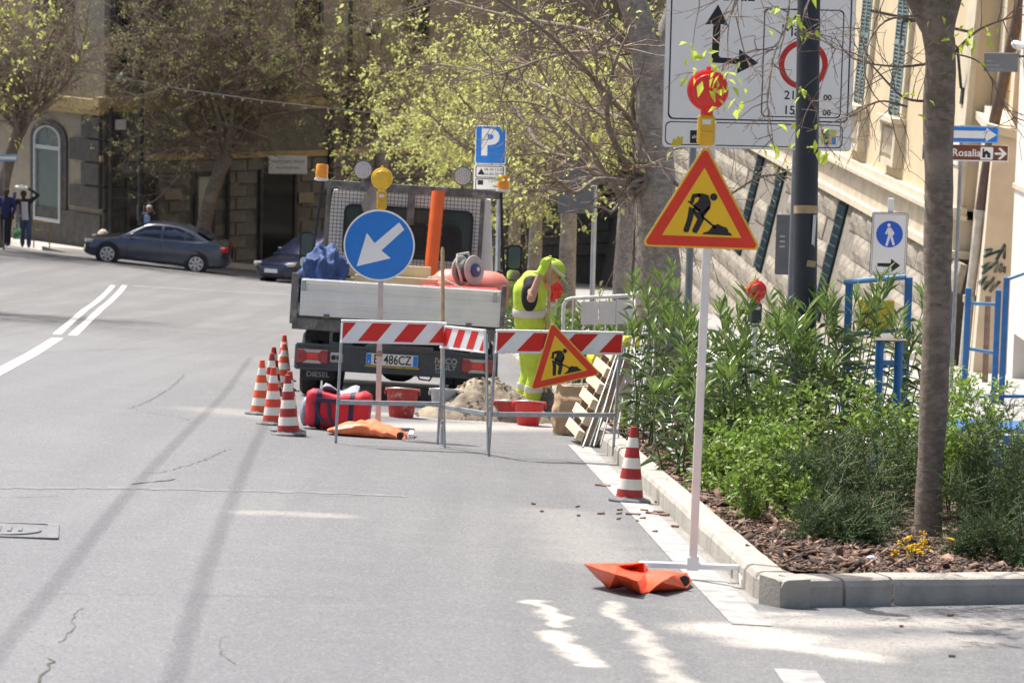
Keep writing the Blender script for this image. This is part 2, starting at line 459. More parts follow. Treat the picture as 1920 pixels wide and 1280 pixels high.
ribbon('patch_strip', [G(-20, 914), G(240, 915), G(560, 922), G(760, 930)], .17, .0022, PATCH, road, .01, rc)
# manhole cover at the left edge of the picture
mp = G(-42, 990)
mh = thing('manhole_cover', 'cast iron manhole cover in square frame flush with the road', 'manhole cover', (mp.x, mp.y, mp.z - .005), (TILT[0], TILT[1], R(8)))
IRON = M('worn_iron', (.155, .157, .165), .75, .15, 14, metal=.0, bump=.3, bscale=40)
q = MB(); ring_prism(q, rrect(-.42, .42, -.42, .42, .02, 3), rrect(-.36, .36, -.36, .36, .02, 3), 0, .01)
for i, p in enumerate(q.v): q.v[i] = (p[0], p[2], p[1] - .002)
q.build('frame', IRON, mh)
q = MB().lathe([(.33, -.002), (.33, .007), (.31, .009), (.29, .006)], 36)
q.build('lid', IRON, mh)
q = MB()
for k in range(-4, 5): q.box((k * .055, 0, .009), (.02, .36 - abs(k) * .035, .006))
q.build('rib', IRON, mh)

# ------------------------------------------------------------------ kerb, planter, pavements
K1, K2 = G(1129, 843), G(1410, 1119)
kd = (K1 - K2); kd.z = 0; kd.normalize()                       # points away from the camera
kn = Vector((kd.y, -kd.x, 0))                                  # points right, into the planter
def kerb_x(y): return K2.x + (y - K2.y) * kd.x / kd.y
C0 = K2 + kd * .0
C1 = G(1462, 1139); C2 = G(1492, 1138); C3 = G(1930, 1130); rdv = (C3 - C2); rdv.z = 0; rdv.normalize()
KERB = M('kerb_concrete', (.36, .337, .295), .9, .14, 5, bump=.35, bscale=45, dirt=(.23, .215, .19), dscale=5, damt=.6)
kerb = tag(link('kerb', None), None, None, kind='structure')
def kerb_piece(a, b, wid=.15, h=.13, gap=.004, right=None):
    d = (b - a); d.z = 0; L = d.length; d.normalize(); n_ = Vector((d.y, -d.x, 0)) if right is None else right
    prof = [(0, -.1), (0.004, h - .035), (.018, h - .008), (.04, h), (wid, h + .002), (wid, -.1)]
    mb = MB(); rings = []
    for s_ in (gap, L * .5, L - gap):
        c = a + d * s_; g = gz(c.x, c.y)
        jit = mnoise.noise(Vector((c.x * 3, c.y * 3, 1))) * .006
        rings.append([Vector((c.x, c.y, g)) + n_ * (w_ + jit) + Vector((0, 0, z_ + jit)) for w_, z_ in prof])
    mb.loft(rings); return mb.build('kerb_stone', KERB, kerb)
p = K2.copy(); k = 0
while k < 30:
    q = p + kd * 1.0; kerb_piece(p, q); p = q; k += 1
kerb_piece(p, p + kd * 75, gap=0)
pts = [K2, K2.lerp(C1, .55) - kn * .01, C1, C2]
mid = (K2 + C1) / 2
kerb_piece(C1, K2, right=-((K2 - C1).cross(Vector((0, 0, 1)))).normalized() if False else Vector(((K2 - C1).y, -(K2 - C1).x, 0)).normalized())
kerb_piece(C2, C1, right=Vector(((C1 - C2).y, -(C1 - C2).x, 0)).normalized())
p = C2.copy(); L = [.30, .31, .9, .9, .9, 1, 1]
for l_ in L:
    q = p + rdv * l_; kerb_piece(p, q, right=Vector((-rdv.y, rdv.x, 0)), gap=.006 if l_ > .5 else .01); p = q

def strip(name, yy, fl, fr, h, mt, n=2, amp=0.0):
    V = []; nx = n + 1
    for y in yy:
        for i in range(nx):
            x = fl(y) + (fr(y) - fl(y)) * i / n
            V.append((x, y, gz(x, y) + h + (mnoise.noise(Vector((x * 2.1, y * 2.1, 3))) * amp if 0 < i < n else 0)))
    Fs = [(j * nx + i, j * nx + i + 1, (j + 1) * nx + i + 1, (j + 1) * nx + i) for j in range(len(yy) - 1) for i in range(n)]
    return link(name, fast_mesh(name, V, Fs), mt)
def planter_r(y): return kerb_x(y) + 2.25
yk0 = K2.y + .02
SOIL = M('mulch_soil', (.115, .07, .05), .95, .35, 12, bump=.8, bscale=40)
Y_SOIL = max(C2.y, C3.y) + .12
yy = [Y_SOIL + i * .25 for i in range(91)] + [37.4 + i * 2 for i in range(34)]
def planter_l(y): return C2.x + .05 if y < C2.y + .3 else max(kerb_x(y) + .12, C2.x + .05 - max(0, y - C2.y - .3) * 1.0)
def planter_rr(y): return planter_r(y) if y > 17 else planter_r(y) + (17 - y) * 1.6
tag(strip('planter_soil', yy, planter_l, planter_rr, .085, SOIL, 10, .05), 'dark brown mulch covered soil of the kerbed planting bed', None, kind='structure')
PAVE = M('pavement_concrete', (.30, .29, .28), .9, .1, 2.2, bump=.2, bscale=50, dirt=(.27, .26, .245), dscale=1.3, damt=.58)
yy2 = [Y_SOIL + i * .5 for i in range(8)] + [Y_SOIL + 4 + i * 1.0 for i in range(104)]
tag(strip('pavement', yy2, lambda y: planter_rr(y) - .03, lambda y: 16.0, .12, PAVE, 4), 'pale concrete pavement behind the planting bed', None, kind='structure')
EDGE = M('edging_concrete', (.4, .385, .36), .9, .12, 5, bump=.3)
yy3 = [17 + i * .75 for i in range(120)]
eb = MB()
for a, b_ in zip(yy3[:-1], yy3[1:]):
    x0, x1 = planter_r(a), planter_r(b_)
    eb.loft([[(x0 - .06, a, gz(x0, a)), (x0 - .06, a, gz(x0, a) + .16), (x0 + .05, a, gz(x0, a) + .16), (x0 + .05, a, gz(x0, a))],
             [(x1 - .06, b_ - .01, gz(x1, b_)), (x1 - .06, b_ - .01, gz(x1, b_) + .16), (x1 + .05, b_ - .01, gz(x1, b_) + .16), (x1 + .05, b_ - .01, gz(x1, b_))]])
tag(eb.build('planter_edging', EDGE), 'low concrete edging between planting bed and pavement', None, kind='structure')

# ------------------------------------------------------------------ facades
class Facade:
    def __init__(s, o, origin, yaw, lean=0):
        s.o = o; s.m = Matrix.Translation(origin) @ Euler((lean, 0, yaw)).to_matrix().to_4x4(); s.mi = s.m.inverted()
    def uv(s, px, py, y=0.0):
        a = s.mi @ CAM; d = (s.mi.to_3x3() @ ray(px, py)); t = (y - a.y) / d.y; p = a + d * t
        return p.x, p.z
# --- cream corner building on the right
P1, P2 = at(1800, 395, 55), at(1560, 285, 69.6)
dv = P1 - P2; yaw = math.atan2(dv.y, dv.x); LEAN = R(-3.2)
CREAM = M('cream_plaster', (.58, .475, .31), .85, .07, .8, bump=.08, bscale=30, dirt=(.62, .52, .36), dscale=.8, damt=.62)
CREAM2 = M('cream_trim', (.58, .51, .385), .8, .08, 2, bump=.1)
STONE = M('rustic_stone', (.25, .222, .182), .95, .3, 3.5, bump=1.0, bscale=9, island=.12, dirt=(.30, .27, .22), dscale=3, damt=.55)
JOINT = M('stone_joint', (.20, .18, .15), .95, .2, 6)
SHUT = M('shutter_green', (.20, .27, .27), .6, .12, 6)
DARKGLASS = glass_mat('dark_window', (.014, .017, .02))
rb = thing('cream_building', 'cream plastered building with grey shutters above a rough stone base, along the pavement', 'building', P1, (LEAN, 0, yaw))
fr = Facade(rb, P1, yaw, LEAN)
MB().bbox(-130, 0, .0, 9, 0, 16).build('wall', CREAM, rb)
q = MB()
q.bbox(-130, .14, -.16, .1, -.08, .06); q.bbox(-130, .2, -.24, .1, -.16, -.08)
q.build('string_course', CREAM2, rb)
FRZ = M('frieze_render', (.50, .44, .34), .9, .12, 2)
q = MB(); q.bbox(-130, .02, -.08, .4, -.72, -.16); q.build('frieze', FRZ, rb)
q = MB(); q.bbox(-130, .2, -.22, .4, -.86, -.72); q.build('ledge', CREAM2, rb)
BAT = R(9)
q = MB(); q.loft([[(-130, -.05, -.86), (-130, -.05 - 13 * math.tan(BAT), -13.9), (-130, 6, -13.9), (-130, 6, -.86)], [(.05, -.05, -.86), (.05, -.05 - 13 * math.tan(BAT), -13.9), (.05, 6, -13.9), (.05, 6, -.86)]])
q.build('base_wall', JOINT, rb)
rs = random.Random(11)
def stone_mesh(seed, L_, H_):
    rr = random.Random(seed); nx, nz = 5, 3; V = []; rows = []
    for j in range(nz + 1):
        for i in range(nx + 1):
            x, z = L_ * i / nx, -H_ * j / nz
            edge = i in (0, nx) or j in (0, nz)
            V.append((x, (-.03 if edge else -.075 - rr.uniform(0, .035)), z))
    Fs = [(j * (nx + 1) + i, (j + 1) * (nx + 1) + i, (j + 1) * (nx + 1) + i + 1, j * (nx + 1) + i + 1) for j in range(nz) for i in range(nx)]
    V2 = V + [(x, .1, z) for x, y, z in (V[0], V[nx], V[(nz + 1) * (nx + 1) - 1], V[nz * (nx + 1)])]; a = len(V)
    Fs += [tuple(list(range(0, nx + 1)) + [a + 1, a]), tuple(list(range(nz * (nx + 1), (nz + 1) * (nx + 1)))[::-1] + [a + 3, a + 2])]
    Fs += [tuple([j * (nx + 1) for j in range(nz, -1, -1)] + [a, a + 3]), tuple([j * (nx + 1) + nx for j in range(nz + 1)] + [a + 2, a + 1])]
    mb = MB(); mb.add(V2, Fs); me = mb.mesh('stone_block'); me.materials.append(STONE); return me
SM = [stone_mesh(i, 1.9, .525) for i in range(6)]
holes = []
for px_, py_ in ((1592, 372), (1472, 355), (1430, 345)):
    u_, z_ = fr.uv(px_, py_); holes.append(u_)
nblk = 0
for row in range(9):
    z0 = -.88 - row * .54; off = (row % 2) * .97
    for k in range(30):
        u0 = -1.95 - k * 1.94 - off + .97
        if u0 < -52: continue
        cx_ = fr.m @ Vector((u0, 0, z0))
        if cx_.z + .1 < gz(cx_.x, cx_.y) - .2: continue
        if any(abs(u0 + .95 - h) < 1.25 for h in holes) and 0 <= row < 5: continue
        y0 = -.05 - (-.86 - z0) * math.tan(BAT)
        link('stone_block', SM[(k * 5 + row * 3 + rs.randrange(6)) % 6], None, rb, (u0, y0, z0), (-BAT, 0, 0)); nblk += 1
GRATE = M('blue_grate', (.05, .09, .11), .5, .2, 6, metal=.3)
for h in holes:
    q = MB(); q.box((0, 0, -1.35), (.95, .06, 2.7))
    g_ = q.build('basement_window', DARKGLASS, rb, loc=(h, -.06, -.88), rot=(-BAT, 0, 0))
    q = MB()
    for k in range(7): q.box((-.42 + k * .14, -.05, -1.35), (.03, .03, 2.6))
    for k in range(12): q.box((0, -.05, -.15 - k * .22), (.92, .03, .03))
    q.build('grate', GRATE, g_)
# windows with shutters and balustrade aprons
ua, zsill = fr.uv(1618, 196); ub, zs2 = fr.uv(1684, 226)
du = max(2.0, ub - ua)
def rb_window(u):
    wn = link('window', MB().bbox(-.62, .62, -.05, .2, 0, 3.1).mesh('window'), DARKGLASS, rb, (u, 0, zsill))
    q = MB()
    q.bbox(-.82, -.6, -.10, .05, 0, 3.1); q.bbox(.6, .82, -.10, .05, 0, 3.1); q.bbox(-.95, .95, -.2, .05, 3.1, 3.4)
    q.build('architrave', CREAM2, wn)
    for s_ in (-1, 1):
        q = MB(); x0, x1 = (-.59, -.01) if s_ < 0 else (.01, .59)
        q.bbox(x0, x0 + .05, -.12, -.06, .03, 3.08); q.bbox(x1 - .05, x1, -.12, -.06, .03, 3.08); q.bbox(x0, x1, -.12, -.06, 1.45, 1.55)
        for k in range(38): q.box(((x0 + x1) / 2, -.09, .1 + k * .078), (x1 - x0 - .1, .012, .075), (R(35), 0, 0))
        q.build('shutter', SHUT, wn)
    q = MB(); q.bbox(-.95, .95, -.3, .05, -.1, 0); q.bbox(-.88, .88, -.22, .05, -.17, -.1); q.build('sill', CREAM2, wn)
    q = MB()
    for k in range(6): q.lathe([(.035, 0), (.035, .04), (.06, .1), (.03, .28), (.05, .5), (.035, .56), (.035, .6)], 8, (-.5 + k * .2, -.14, -.85))
    q.bbox(-.9, -.66, -.2, .05, -.98, -.17); q.bbox(.66, .9, -.2, .05, -.98, -.17); q.bbox(-.66, .66, -.18, .05, -.98, -.85)
    q.build('balustrade', CREAM2, wn)
for k in range(6): rb_window(ua - 4 * du + k * du) if ua - 4 * du + k * du < -.9 else None
q = MB(); u0, _ = fr.uv(1775, 200); q.bbox(-.75, 0.02, -.07, .05, .06, 16); q.build('pilaster', CREAM2, rb)
# iron lantern bracket and small plate
BLK = M('black_iron', (.03, .03, .033), .5, .2, 8)
q = MB(); q.tube([(-.4, -.02, 2.1), (-.4, -.12, 2.2), (-.4, -.25, 2.9), (-.4, -.9, 3.35), (-.4, -1.3, 3.3)], .03, 6); q.bbox(-.5, -.3, -.1, 0, 1.9, 2.2); q.tube([(-.4, -1.3, 3.3), (-.4, -1.3, 2.9)], .02, 6)
q.tube([(-.4, 0, 3.2), (-.4, -1.9, 3.45)], .03, 6)
q.build('lantern_bracket', BLK, rb)
WPLATE = M('white_enamel', (.74, .74, .72), .4, .05, 6)
q = MB(); q.bbox(-.75, -.15, -.10, -.072, .8, 1.35); q.build('street_plate', WPLATE, rb)
# --- ochre wing set back, with downpipe
OCHRE = M('ochre_plaster', (.60, .42, .21), .85, .1, 1.2, bump=.1)
ow = thing('ochre_building', 'ochre plastered wing set back behind the brown downpipe, beside the cream building', 'building', P1, (R(-2), 0, yaw))
MB().bbox(.12, 9, .55, 8, -6, 16).build('wall', OCHRE, ow)
q = MB(); q.bbox(.3, .7, .42, .56, -5, 16); q.bbox(1.5, 1.75, .42, .56, -5, 16); q.build('pilaster', CREAM2, ow)
pd = [at(1930, -60, 51), at(1893, 100, 51.2), at(1862, 240, 51.5), at(1838, 400, 51.8), at(1818, 560, 52), at(1806, 690, 52)]
BROWNP = M('brown_pipe', (.10, .065, .05), .5, .2, 5); GREYP = M('pipe_grey', (.45, .42, .36), .6, .15, 5)
dp = thing('downpipe', 'brown and grey rain downpipe slanting down beside the ochre wing', 'downpipe', pd[-1])
q = MB(); q.tube([p_ - pd[-1] for p_ in pd[:4]], .10, 10); q.build('pipe', BROWNP, dp, True)
q = MB(); q.tube([p_ - pd[-1] for p_ in pd[3:]], .085, 10); q.build('lower_pipe', GREYP, dp, True)
q = MB()
for p_ in (pd[3], pd[4]): q.tube([p_ - pd[-1] + Vector((0, 0, -.06)), p_ - pd[-1] + Vector((0, 0, .06))], .115, 10)
q.build('collar', GREYP, dp)
# --- graffiti buttress
CONC = M('buttress_render', (.56, .48, .37), .9, .1, 1.5, bump=.25, bscale=18, dirt=(.42, .37, .29), dscale=2, damt=.6)
bo = on_ground(1855, 51)
bt = thing('buttress_wall', 'beige rendered buttress with green and black graffiti next to the downpipe', 'wall', bo)
def loc_(px, py, Z): return at(px, py, Z) - bo
pa = [loc_(1866, 240, 51), loc_(1822, 720, 51), loc_(1905, 720, 51), loc_(1905, 240, 51)]
q = MB(); q.loft([[p_ for p_ in pa], [p_ + Vector((.4, 4, .2)) for p_ in pa]]); q.build('wall', CONC, bt)
q = MB(); c0, c1 = loc_(1850, 232, 50.9), loc_(1910, 246, 50.9)
q.loft([[c0, c0 - Vector((0, 0, .14)), c1 - Vector((0, 0, .14)), c1], [x_ + Vector((.4, 4, 0)) for x_ in (c0, c0 - Vector((0, 0, .14)), c1 - Vector((0, 0, .14)), c1)]]); q.build('coping', CREAM2, bt)
GRAF = M('graffiti_green', (.03, .16, .15), .6, .3, 20); GRAK = M('graffiti_black', (.025, .03, .03), .6, .2, 20)
strokes = [[(1848, 470), (1862, 467), (1852, 478), (1866, 474), (1846, 482), (1878, 470), (1870, 488), (1886, 458), (1884, 486)],
           [(1842, 502), (1858, 492), (1845, 505), (1862, 500), (1843, 514), (1872, 490), (1866, 512), (1880, 494), (1876, 512), (1886, 500), (1884, 512)],
           [(1836, 532), (1852, 518), (1838, 536), (1854, 528), (1846, 544), (1866, 520), (1858, 548), (1876, 528)]]
for dx, mt in ((-3, GRAF), (0, GRAK)):
    q = MB()
    for st in strokes: q.tube([loc_(x_ + dx, y_ + dx * .5, 50.985 if dx == 0 else 50.99) for x_, y_ in st], .013, 4)
    q.build('graffiti', mt, bt)
# --- white building at the right edge
WHT = M('white_render', (.70, .67, .63), .8, .04, 1.5, dirt=(.66, .62, .56), dscale=1.2, damt=.64)
wo = on_ground(1886, 49.5)
wb = thing('white_building', 'white rendered building corner cut off at the edge of the picture', 'building', wo, (0, 0, R(1.5)))
q = MB(); q.bbox(0, 6, -9, 0, .9, 9); q.bbox(0, 6, -9, -1.7, -1, .9); q.bbox(0, 6, -.5, 0, -1, .9); q.bbox(.45, 6, -1.7, -.5, -1, .9)
q.build('wall', WHT, wb)
q = MB(); q.bbox(-.03, .2, -9, .03, 3.2, 3.28); q.build('moulding', CREAM2, wb)
GREYS = M('grey_sign', (.13, .14, .15), .5, .1, 6)
sg = at(1877, 117, 48); sgo = thing('hanging_sign', 'dark grey rectangular sign projecting from the white building', 'sign', sg)
MB().cbox((0, 0, 0), (.54, .05, .3), .01).build('panel', GREYS, sgo)
MB().tube([(.27, 0, .1), (.6, .1, .1)], .02, 6).build('bracket', BLK, sgo)
GTXT = M('sign_grey_text', (.42, .43, .44), .5, .05)
for k, s_ in enumerate(('VINI', 'PIZZERIA', 'RISTORANTE')):
    text(s_[:0] or ('\u2014' * (2 + k)), .07, GTXT, sgo, -.24, .02 - k * .065, -.027, 'LEFT')
mp_ = at(1908, 85, 48.5); cam_o = thing('wall_spotlight', 'small white wall lamp above the grey hanging sign', 'lamp', mp_)
q = MB(); q.ellipsoid((0, 0, 0), (.11, .16, .07), 12, 8, (0, R(20), 0)); q.build('shade', WPLATE, cam_o, True)
MB().tube([(0, 0, 0), (.3, .1, .06)], .02, 6).build('arm', WPLATE, cam_o)

# --- stone corner building at the far left
Lc = on_ground(190, 101)
STN = M('grey_ashlar', (.165, .158, .14), .9, .16, 2.5, bump=.3, bscale=14)
STN2 = M('ashlar_block', (.18, .172, .15), .9, .2, 2.0, bump=.35, bscale=14, island=.1)
PLS = M('brown_plaster', (.28, .245, .185), .9, .12, 1.2, bump=.1)
PLU = M('upper_plaster', (.29, .262, .215), .9, .12, 1.2, bump=.1)
BAND = M('ochre_band', (.44, .33, .16), .8, .12, 3)
DKST = M('dark_quoin', (.075, .072, .068), .9, .2, 4, bump=.3)
yr, yl = R(35), math.atan2(-.75, .66)
lb = thing('corner_building', 'brown stone corner building in shade behind the grey car and trees', 'building', Lc, (0, 0, yr))
fR = Facade(lb, Lc, yr)
_, zb1 = fR.uv(400, 292); _, zb2 = fR.uv(400, 197); _, zup = fR.uv(300, 200)
MB().bbox(0.3, 60, 0, .5, -6, zb2).build('wall', STN, lb)
MB().bbox(0.3, 60, .05, .5, zb2, 18).build('upper_wall', PLU, lb)
q = MB(); q.bbox(-.1, 60, -.1, .1, zb1 - .1, zb1 + .1); q.build('string_course', BAND, lb)
q = MB(); q.bbox(-.25, 60, -.25, .1, zb2, zb2 + .32); q.bbox(-.15, 60, -.15, .1, zb2 - .18, zb2); q.build('cornice', BAND, lb)
# ashlar blocks
bme = MB(); bme.cbox((.42, -.02, .2), (.82, .08, .40), .03); bme = bme.mesh('stone_block'); bme.materials.append(STN2)
openR = []
def opR(x0, x1, y0, y1):
    a, b_ = fR.uv(x0, y1), fR.uv(x1, y0); return (min(a[0], b_[0]), max(a[0], b_[0]), min(a[1], b_[1]), max(a[1], b_[1]))
D1, D2, D3 = opR(238, 287, 338, 452), opR(487, 548, 322, 462), opR(366, 394, 330, 452)
D3 = (D3[0], D3[1], D3[2], D3[3])
zg = min(D1[2], D2[2]) - 1.2; nrow = 0; z = zb1 - .1 - .44; cnt = 0
while z > zg and nrow < 11:
    for k in range(24):
        u0 = .35 + k * .86 + (nrow % 2) * .43
        if any(u0 + .86 > d[0] - .02 and u0 < d[1] + .02 and z + .42 > d[2] - 3 and z < d[3] + .02 for d in (D1, D2, D3)): continue
        link('stone_block', bme, None, lb, (u0, 0, z)); cnt += 1
    z -= .44; nrow += 1
for (x0, x1, z0, z1), nm in ((D1, 'door'), (D2, 'door'), (D3, 'door')):
    mt = DARKGLASS if (x0, x1) != (D3[0], D3[1]) else M('pale_door', (.42, .46, .42), .5, .08, 3)
    dq = link(nm, MB().bbox(x0, x1, -.13, .3, z0 - 1.5, z1).mesh('door'), mt, lb)
    q = MB(); q.bbox(x0 - .1, x0, -.2, .1, z0 - 1.5, z1 + .1); q.bbox(x1, x1 + .1, -.2, .1, z0 - 1.5, z1 + .1); q.bbox(x0 - .1, x1 + .1, -.2, .1, z1, z1 + .12)
    q.build('frame', DKST, dq)
    if dq.data.materials[0] is DARKGLASS and x0 < 3:
        MB().bbox(x0 + .3, x0 + .55, -.16, -.13, z1 - 1.3, z1 - .8).build('notice', WPLATE, dq)
# arched stone lunette over the first door
a_ = fR.uv(260, 300); rad = .46
q = MB(); q.prism([(a_[0] + rad * math.cos(R(k * 12)), a_[1] + .9 * rad * math.sin(R(k * 12))) for k in range(16)], -.12, .1); q.build('lunette', PLS, lb)
for x_ in (203, 424, 616, 648):
    u_, _ = fR.uv(x_, 300); q = MB(); q.tube([(u_, -.16, zb2), (u_, -.16, -7)], .07 if x_ < 600 else .1, 8); q.build('downpipe', BLK if x_ != 203 else DKST, lb, True)
for x0, x1, y0, y1, mt in ((212, 232, 224, 243, WPLATE), (305, 338, 353, 374, PLS), (556, 584, 360, 380, PLS), (464, 502, 218, 256, PLS)):
    d = opR(x0, x1, y0, y1); MB().bbox(d[0], d[1], -.17, 0, d[2], d[3]).build('wall_plate', mt, lb)
# upper windows and balcony
for k, (x0, x1, y0, y1) in enumerate(((214, 240, -10, 130), (285, 318, -20, 110), (430, 470, -20, 120), (500, 545, 100, 190), (560, 600, -20, 110), (760, 800, -20, 110))):
    d = opR(x0, x1, y0, y1); wq = link('window', MB().bbox(d[0], d[1], -.01, .3, d[2], d[3]).mesh('window'), DARKGLASS, lb)
    q = MB(); q.bbox(d[0] - .12, d[0], -.06, .2, d[2] - .1, d[3] + .1); q.bbox(d[1], d[1] + .12, -.06, .2, d[2] - .1, d[3] + .1); q.bbox(d[0] - .2, d[1] + .2, -.14, .2, d[2] - .2, d[2] - .06)
    q.build('frame', DKST, wq)
# shop sign
d = opR(489, 559, 290, 324); so_ = thing('shop_sign', 'white shop sign board with faded lettering over the dark doorway', 'sign', fR.m @ Vector(((d[0] + d[1]) / 2, -.55, (d[2] + d[3]) / 2)), (0, 0, R(6)))
SGN = M('shop_board', (.72, .72, .70), .6, .05, 5)
MB().cbox((0, 0, 0), (1.32, .1, .62), .02).build('board', SGN, so_)
MB().bbox(-.6, .6, .05, .5, .05, .09).build('bracket', BLK, so_)
STX = M('shop_lettering', (.12, .12, .12), .6, .05)
text('ANTONIO PANI', .155, STX, so_, 0, .11, -.053, sx=1.0); text('ALIMENTARI', .12, STX, so_, 0, -.1, -.053, sx=1.2)
# left-hand facade of the corner building
lw = thing('corner_building_wing', 'brown plastered side wing with tall arched shop window behind the pedestrians', 'building', Lc, (0, 0, yl))
fL = Facade(lw, Lc, yl)
_, zl = fL.uv(90, 196)
MB().bbox(-30, -.02, .06, .9, -5, zl).build('wall', PLS, lw)
MB().bbox(-30, -.02, .1, .9, zl, 18).build('upper_wall', PLU, lw)
q = MB(); q.bbox(-30, -.0, -.22, .1, zl, zl + .34); q.bbox(-30, -.0, -.12, .1, zl - .18, zl); q.build('cornice', BAND, lw)
_, zp1 = fL.uv(150, 398); _, zq0 = fL.uv(170, 215)
q = MB(); q.bbox(-5.2, -.02, -.06, .1, -5, zp1); q.build('plinth', DKST, lw)
k = 0; z = zq0 - .4
while z > zp1 + .2:
    MB().cbox((-.55 - (k % 2) * .35, -.02, z), (1.1 + (k % 2) * .7, .2, .72), .03).build('quoin', DKST, lw); z -= .78; k += 1
z = zq0 - .4; k = 0
while z > zp1 - .6:
    MB().cbox((.33 + (k % 2) * .15, -.03, z), (.64 + (k % 2) * .3, .2, .72), .03).build('quoin', DKST, lb); z -= .78; k += 1
a0, a1 = fL.uv(66, 270), fL.uv(116, 270); at_ = fL.uv(90, 240); ab = fL.uv(90, 415)
uc, hw = (a0[0] + a1[0]) / 2, (a1[0] - a0[0]) / 2; zs = at_[1] - hw * .45
arch = [(uc - hw, ab[1]), (uc + hw, ab[1])] + [(uc + hw * math.cos(R(k * 15)), zs + hw * .55 * math.sin(R(k * 15))) for k in range(13)]
aw = link('arched_window', MB().prism(arch, .0, .3).mesh('arched_window'), glass_mat('shop_glass', (.10, .13, .125), .15), lw)
inner = [(uc + (x_ - uc) * .88, ab[1] + .12 + (z_ - ab[1]) * .95) for x_, z_ in arch]
q = MB(); ring_prism(q, arch, inner, -.08, .05); q.bbox(uc - hw, uc + hw, -.06, .02, zs - .35, zs - .22)
q.build('frame', M('grey_frame', (.40, .42, .42), .5, .05), aw)
big = [(uc - hw * 1.35, ab[1]), (uc + hw * 1.35, ab[1])] + [(uc + hw * 1.35 * math.cos(R(k * 15)), zs + hw * .8 * math.sin(R(k * 15))) for k in range(13)]
q = MB(); ring_prism(q, big, arch, -.02, .1); q.build('surround', DKST, aw)
d0, d1 = fL.uv(62, 430), fL.uv(100, 395)
for k, (x0, x1, y0, y1) in enumerate(((60, 135, -30, 128), (-60, 10, -30, 128))):
    a, b_ = fL.uv(x0, y1), fL.uv(x1, y0); wq = link('window', MB().bbox(a[0], b_[0], .05, .3, a[1], b_[1]).mesh('window'), DARKGLASS, lw)
    q = MB(); q.bbox((a[0] + b_[0]) / 2 - .06, (a[0] + b_[0]) / 2 + .06, .0, .1, a[1], b_[1]); q.bbox(a[0], b_[0], .0, .1, a[1] + 1.2, a[1] + 1.3); q.build('mullion', M('brown_wood', (.16, .08, .05), .6, .2, 5), wq)
a, b_ = fL.uv(65, 172), fL.uv(112, 135)
q = MB(); n_ = 7
for k in range(n_):
    u_ = a[0] + (b_[0] - a[0]) * k / n_; l_ = (b_[0] - a[0]) / n_
    q.tube([(u_, .06, a[1]), (u_ + l_, .06, b_[1])], .05, 5); q.tube([(u_ + l_, .06, a[1]), (u_, .06, b_[1])], .05, 5)
q.build('lattice_balustrade', CREAM2, lw)
# pavement before the corner building
PAV2 = M('far_pavement', (.42, .39, .35), .9, .1, 1.5)
pts_ = [Lc + Vector((-.66, .75, 0)) * 26, Lc + Vector((0, 0, 0)), Lc + Vector((math.cos(yr), math.sin(yr), 0)) * 40]
off_ = [Vector((-2.6, -1.4, 0)), Vector((-1.6, -2.4, 0)), Vector((1.2, -2.6, 0))]
V = []; Fs = []
rows = []
for (a, b_), (oa, ob) in zip(zip(pts_[:-1], pts_[1:]), zip(off_[:-1], off_[1:])):
    for i in range(13):
        t_ = i / 12; p_ = a.lerp(b_, t_); o_ = oa.lerp(ob, t_); rows.append((p_, p_ + o_))
for p_, q_ in rows:
    zq = gz(q_.x, q_.y) + .14; zp = gz(p_.x, p_.y) + .16
    V += [(p_.x, p_.y, zp), (q_.x, q_.y, zq), (q_.x, q_.y, zq - .5)]
for i in range(len(rows) - 1):
    Fs += [(3 * i, 3 * i + 1, 3 * i + 4, 3 * i + 3), (3 * i + 1, 3 * i + 2, 3 * i + 5, 3 * i + 4)]
tag(link('far_pavement', fast_mesh('far_pavement', V, Fs), PAV2), 'pavement at the foot of the brown corner building', None, kind='structure')

# ================================================================== ROADWORK THINGS
YEL = M('sign_yellow', (.88, .52, .01), .45, .05, 6, dirt=(.45, .28, .03), dscale=26, damt=.72)
RED = M('sign_red', (.72, .04, .012), .45, .06, 6, dirt=(.42, .06, .03), dscale=22, damt=.70)
BLACK = M('sign_black', (.012, .012, .013), .5, .1, 10)
WHITE = M('sign_white', (.86, .845, .82), .5, .04, 5, dirt=(.58, .565, .54), dscale=9, damt=.66)
BLUE = M('sign_blue', (.008, .19, .62), .4, .06, 6, dirt=(.05, .2, .5), dscale=20, damt=.70)
ALU = M('dull_aluminium', (.42, .43, .44), .45, .1, 8, metal=.6)
GALV = M('galvanised_steel', (.40, .43, .45), .45, .14, 12, metal=.45, dirt=(.28, .28, .27), dscale=18, damt=.64)
POSTW = M('cream_post', (.82, .78, .70), .5, .05, 8, dirt=(.50, .44, .38), dscale=14, damt=.68)
POSTP = M('pinkish_post', (.56, .47, .44), .5, .07, 8, dirt=(.38, .31, .28), dscale=16, damt=.64)
RUB = M('grey_rubber', (.13, .13, .135), .75, .2, 10, dirt=(.24, .235, .225), dscale=10, damt=.55)

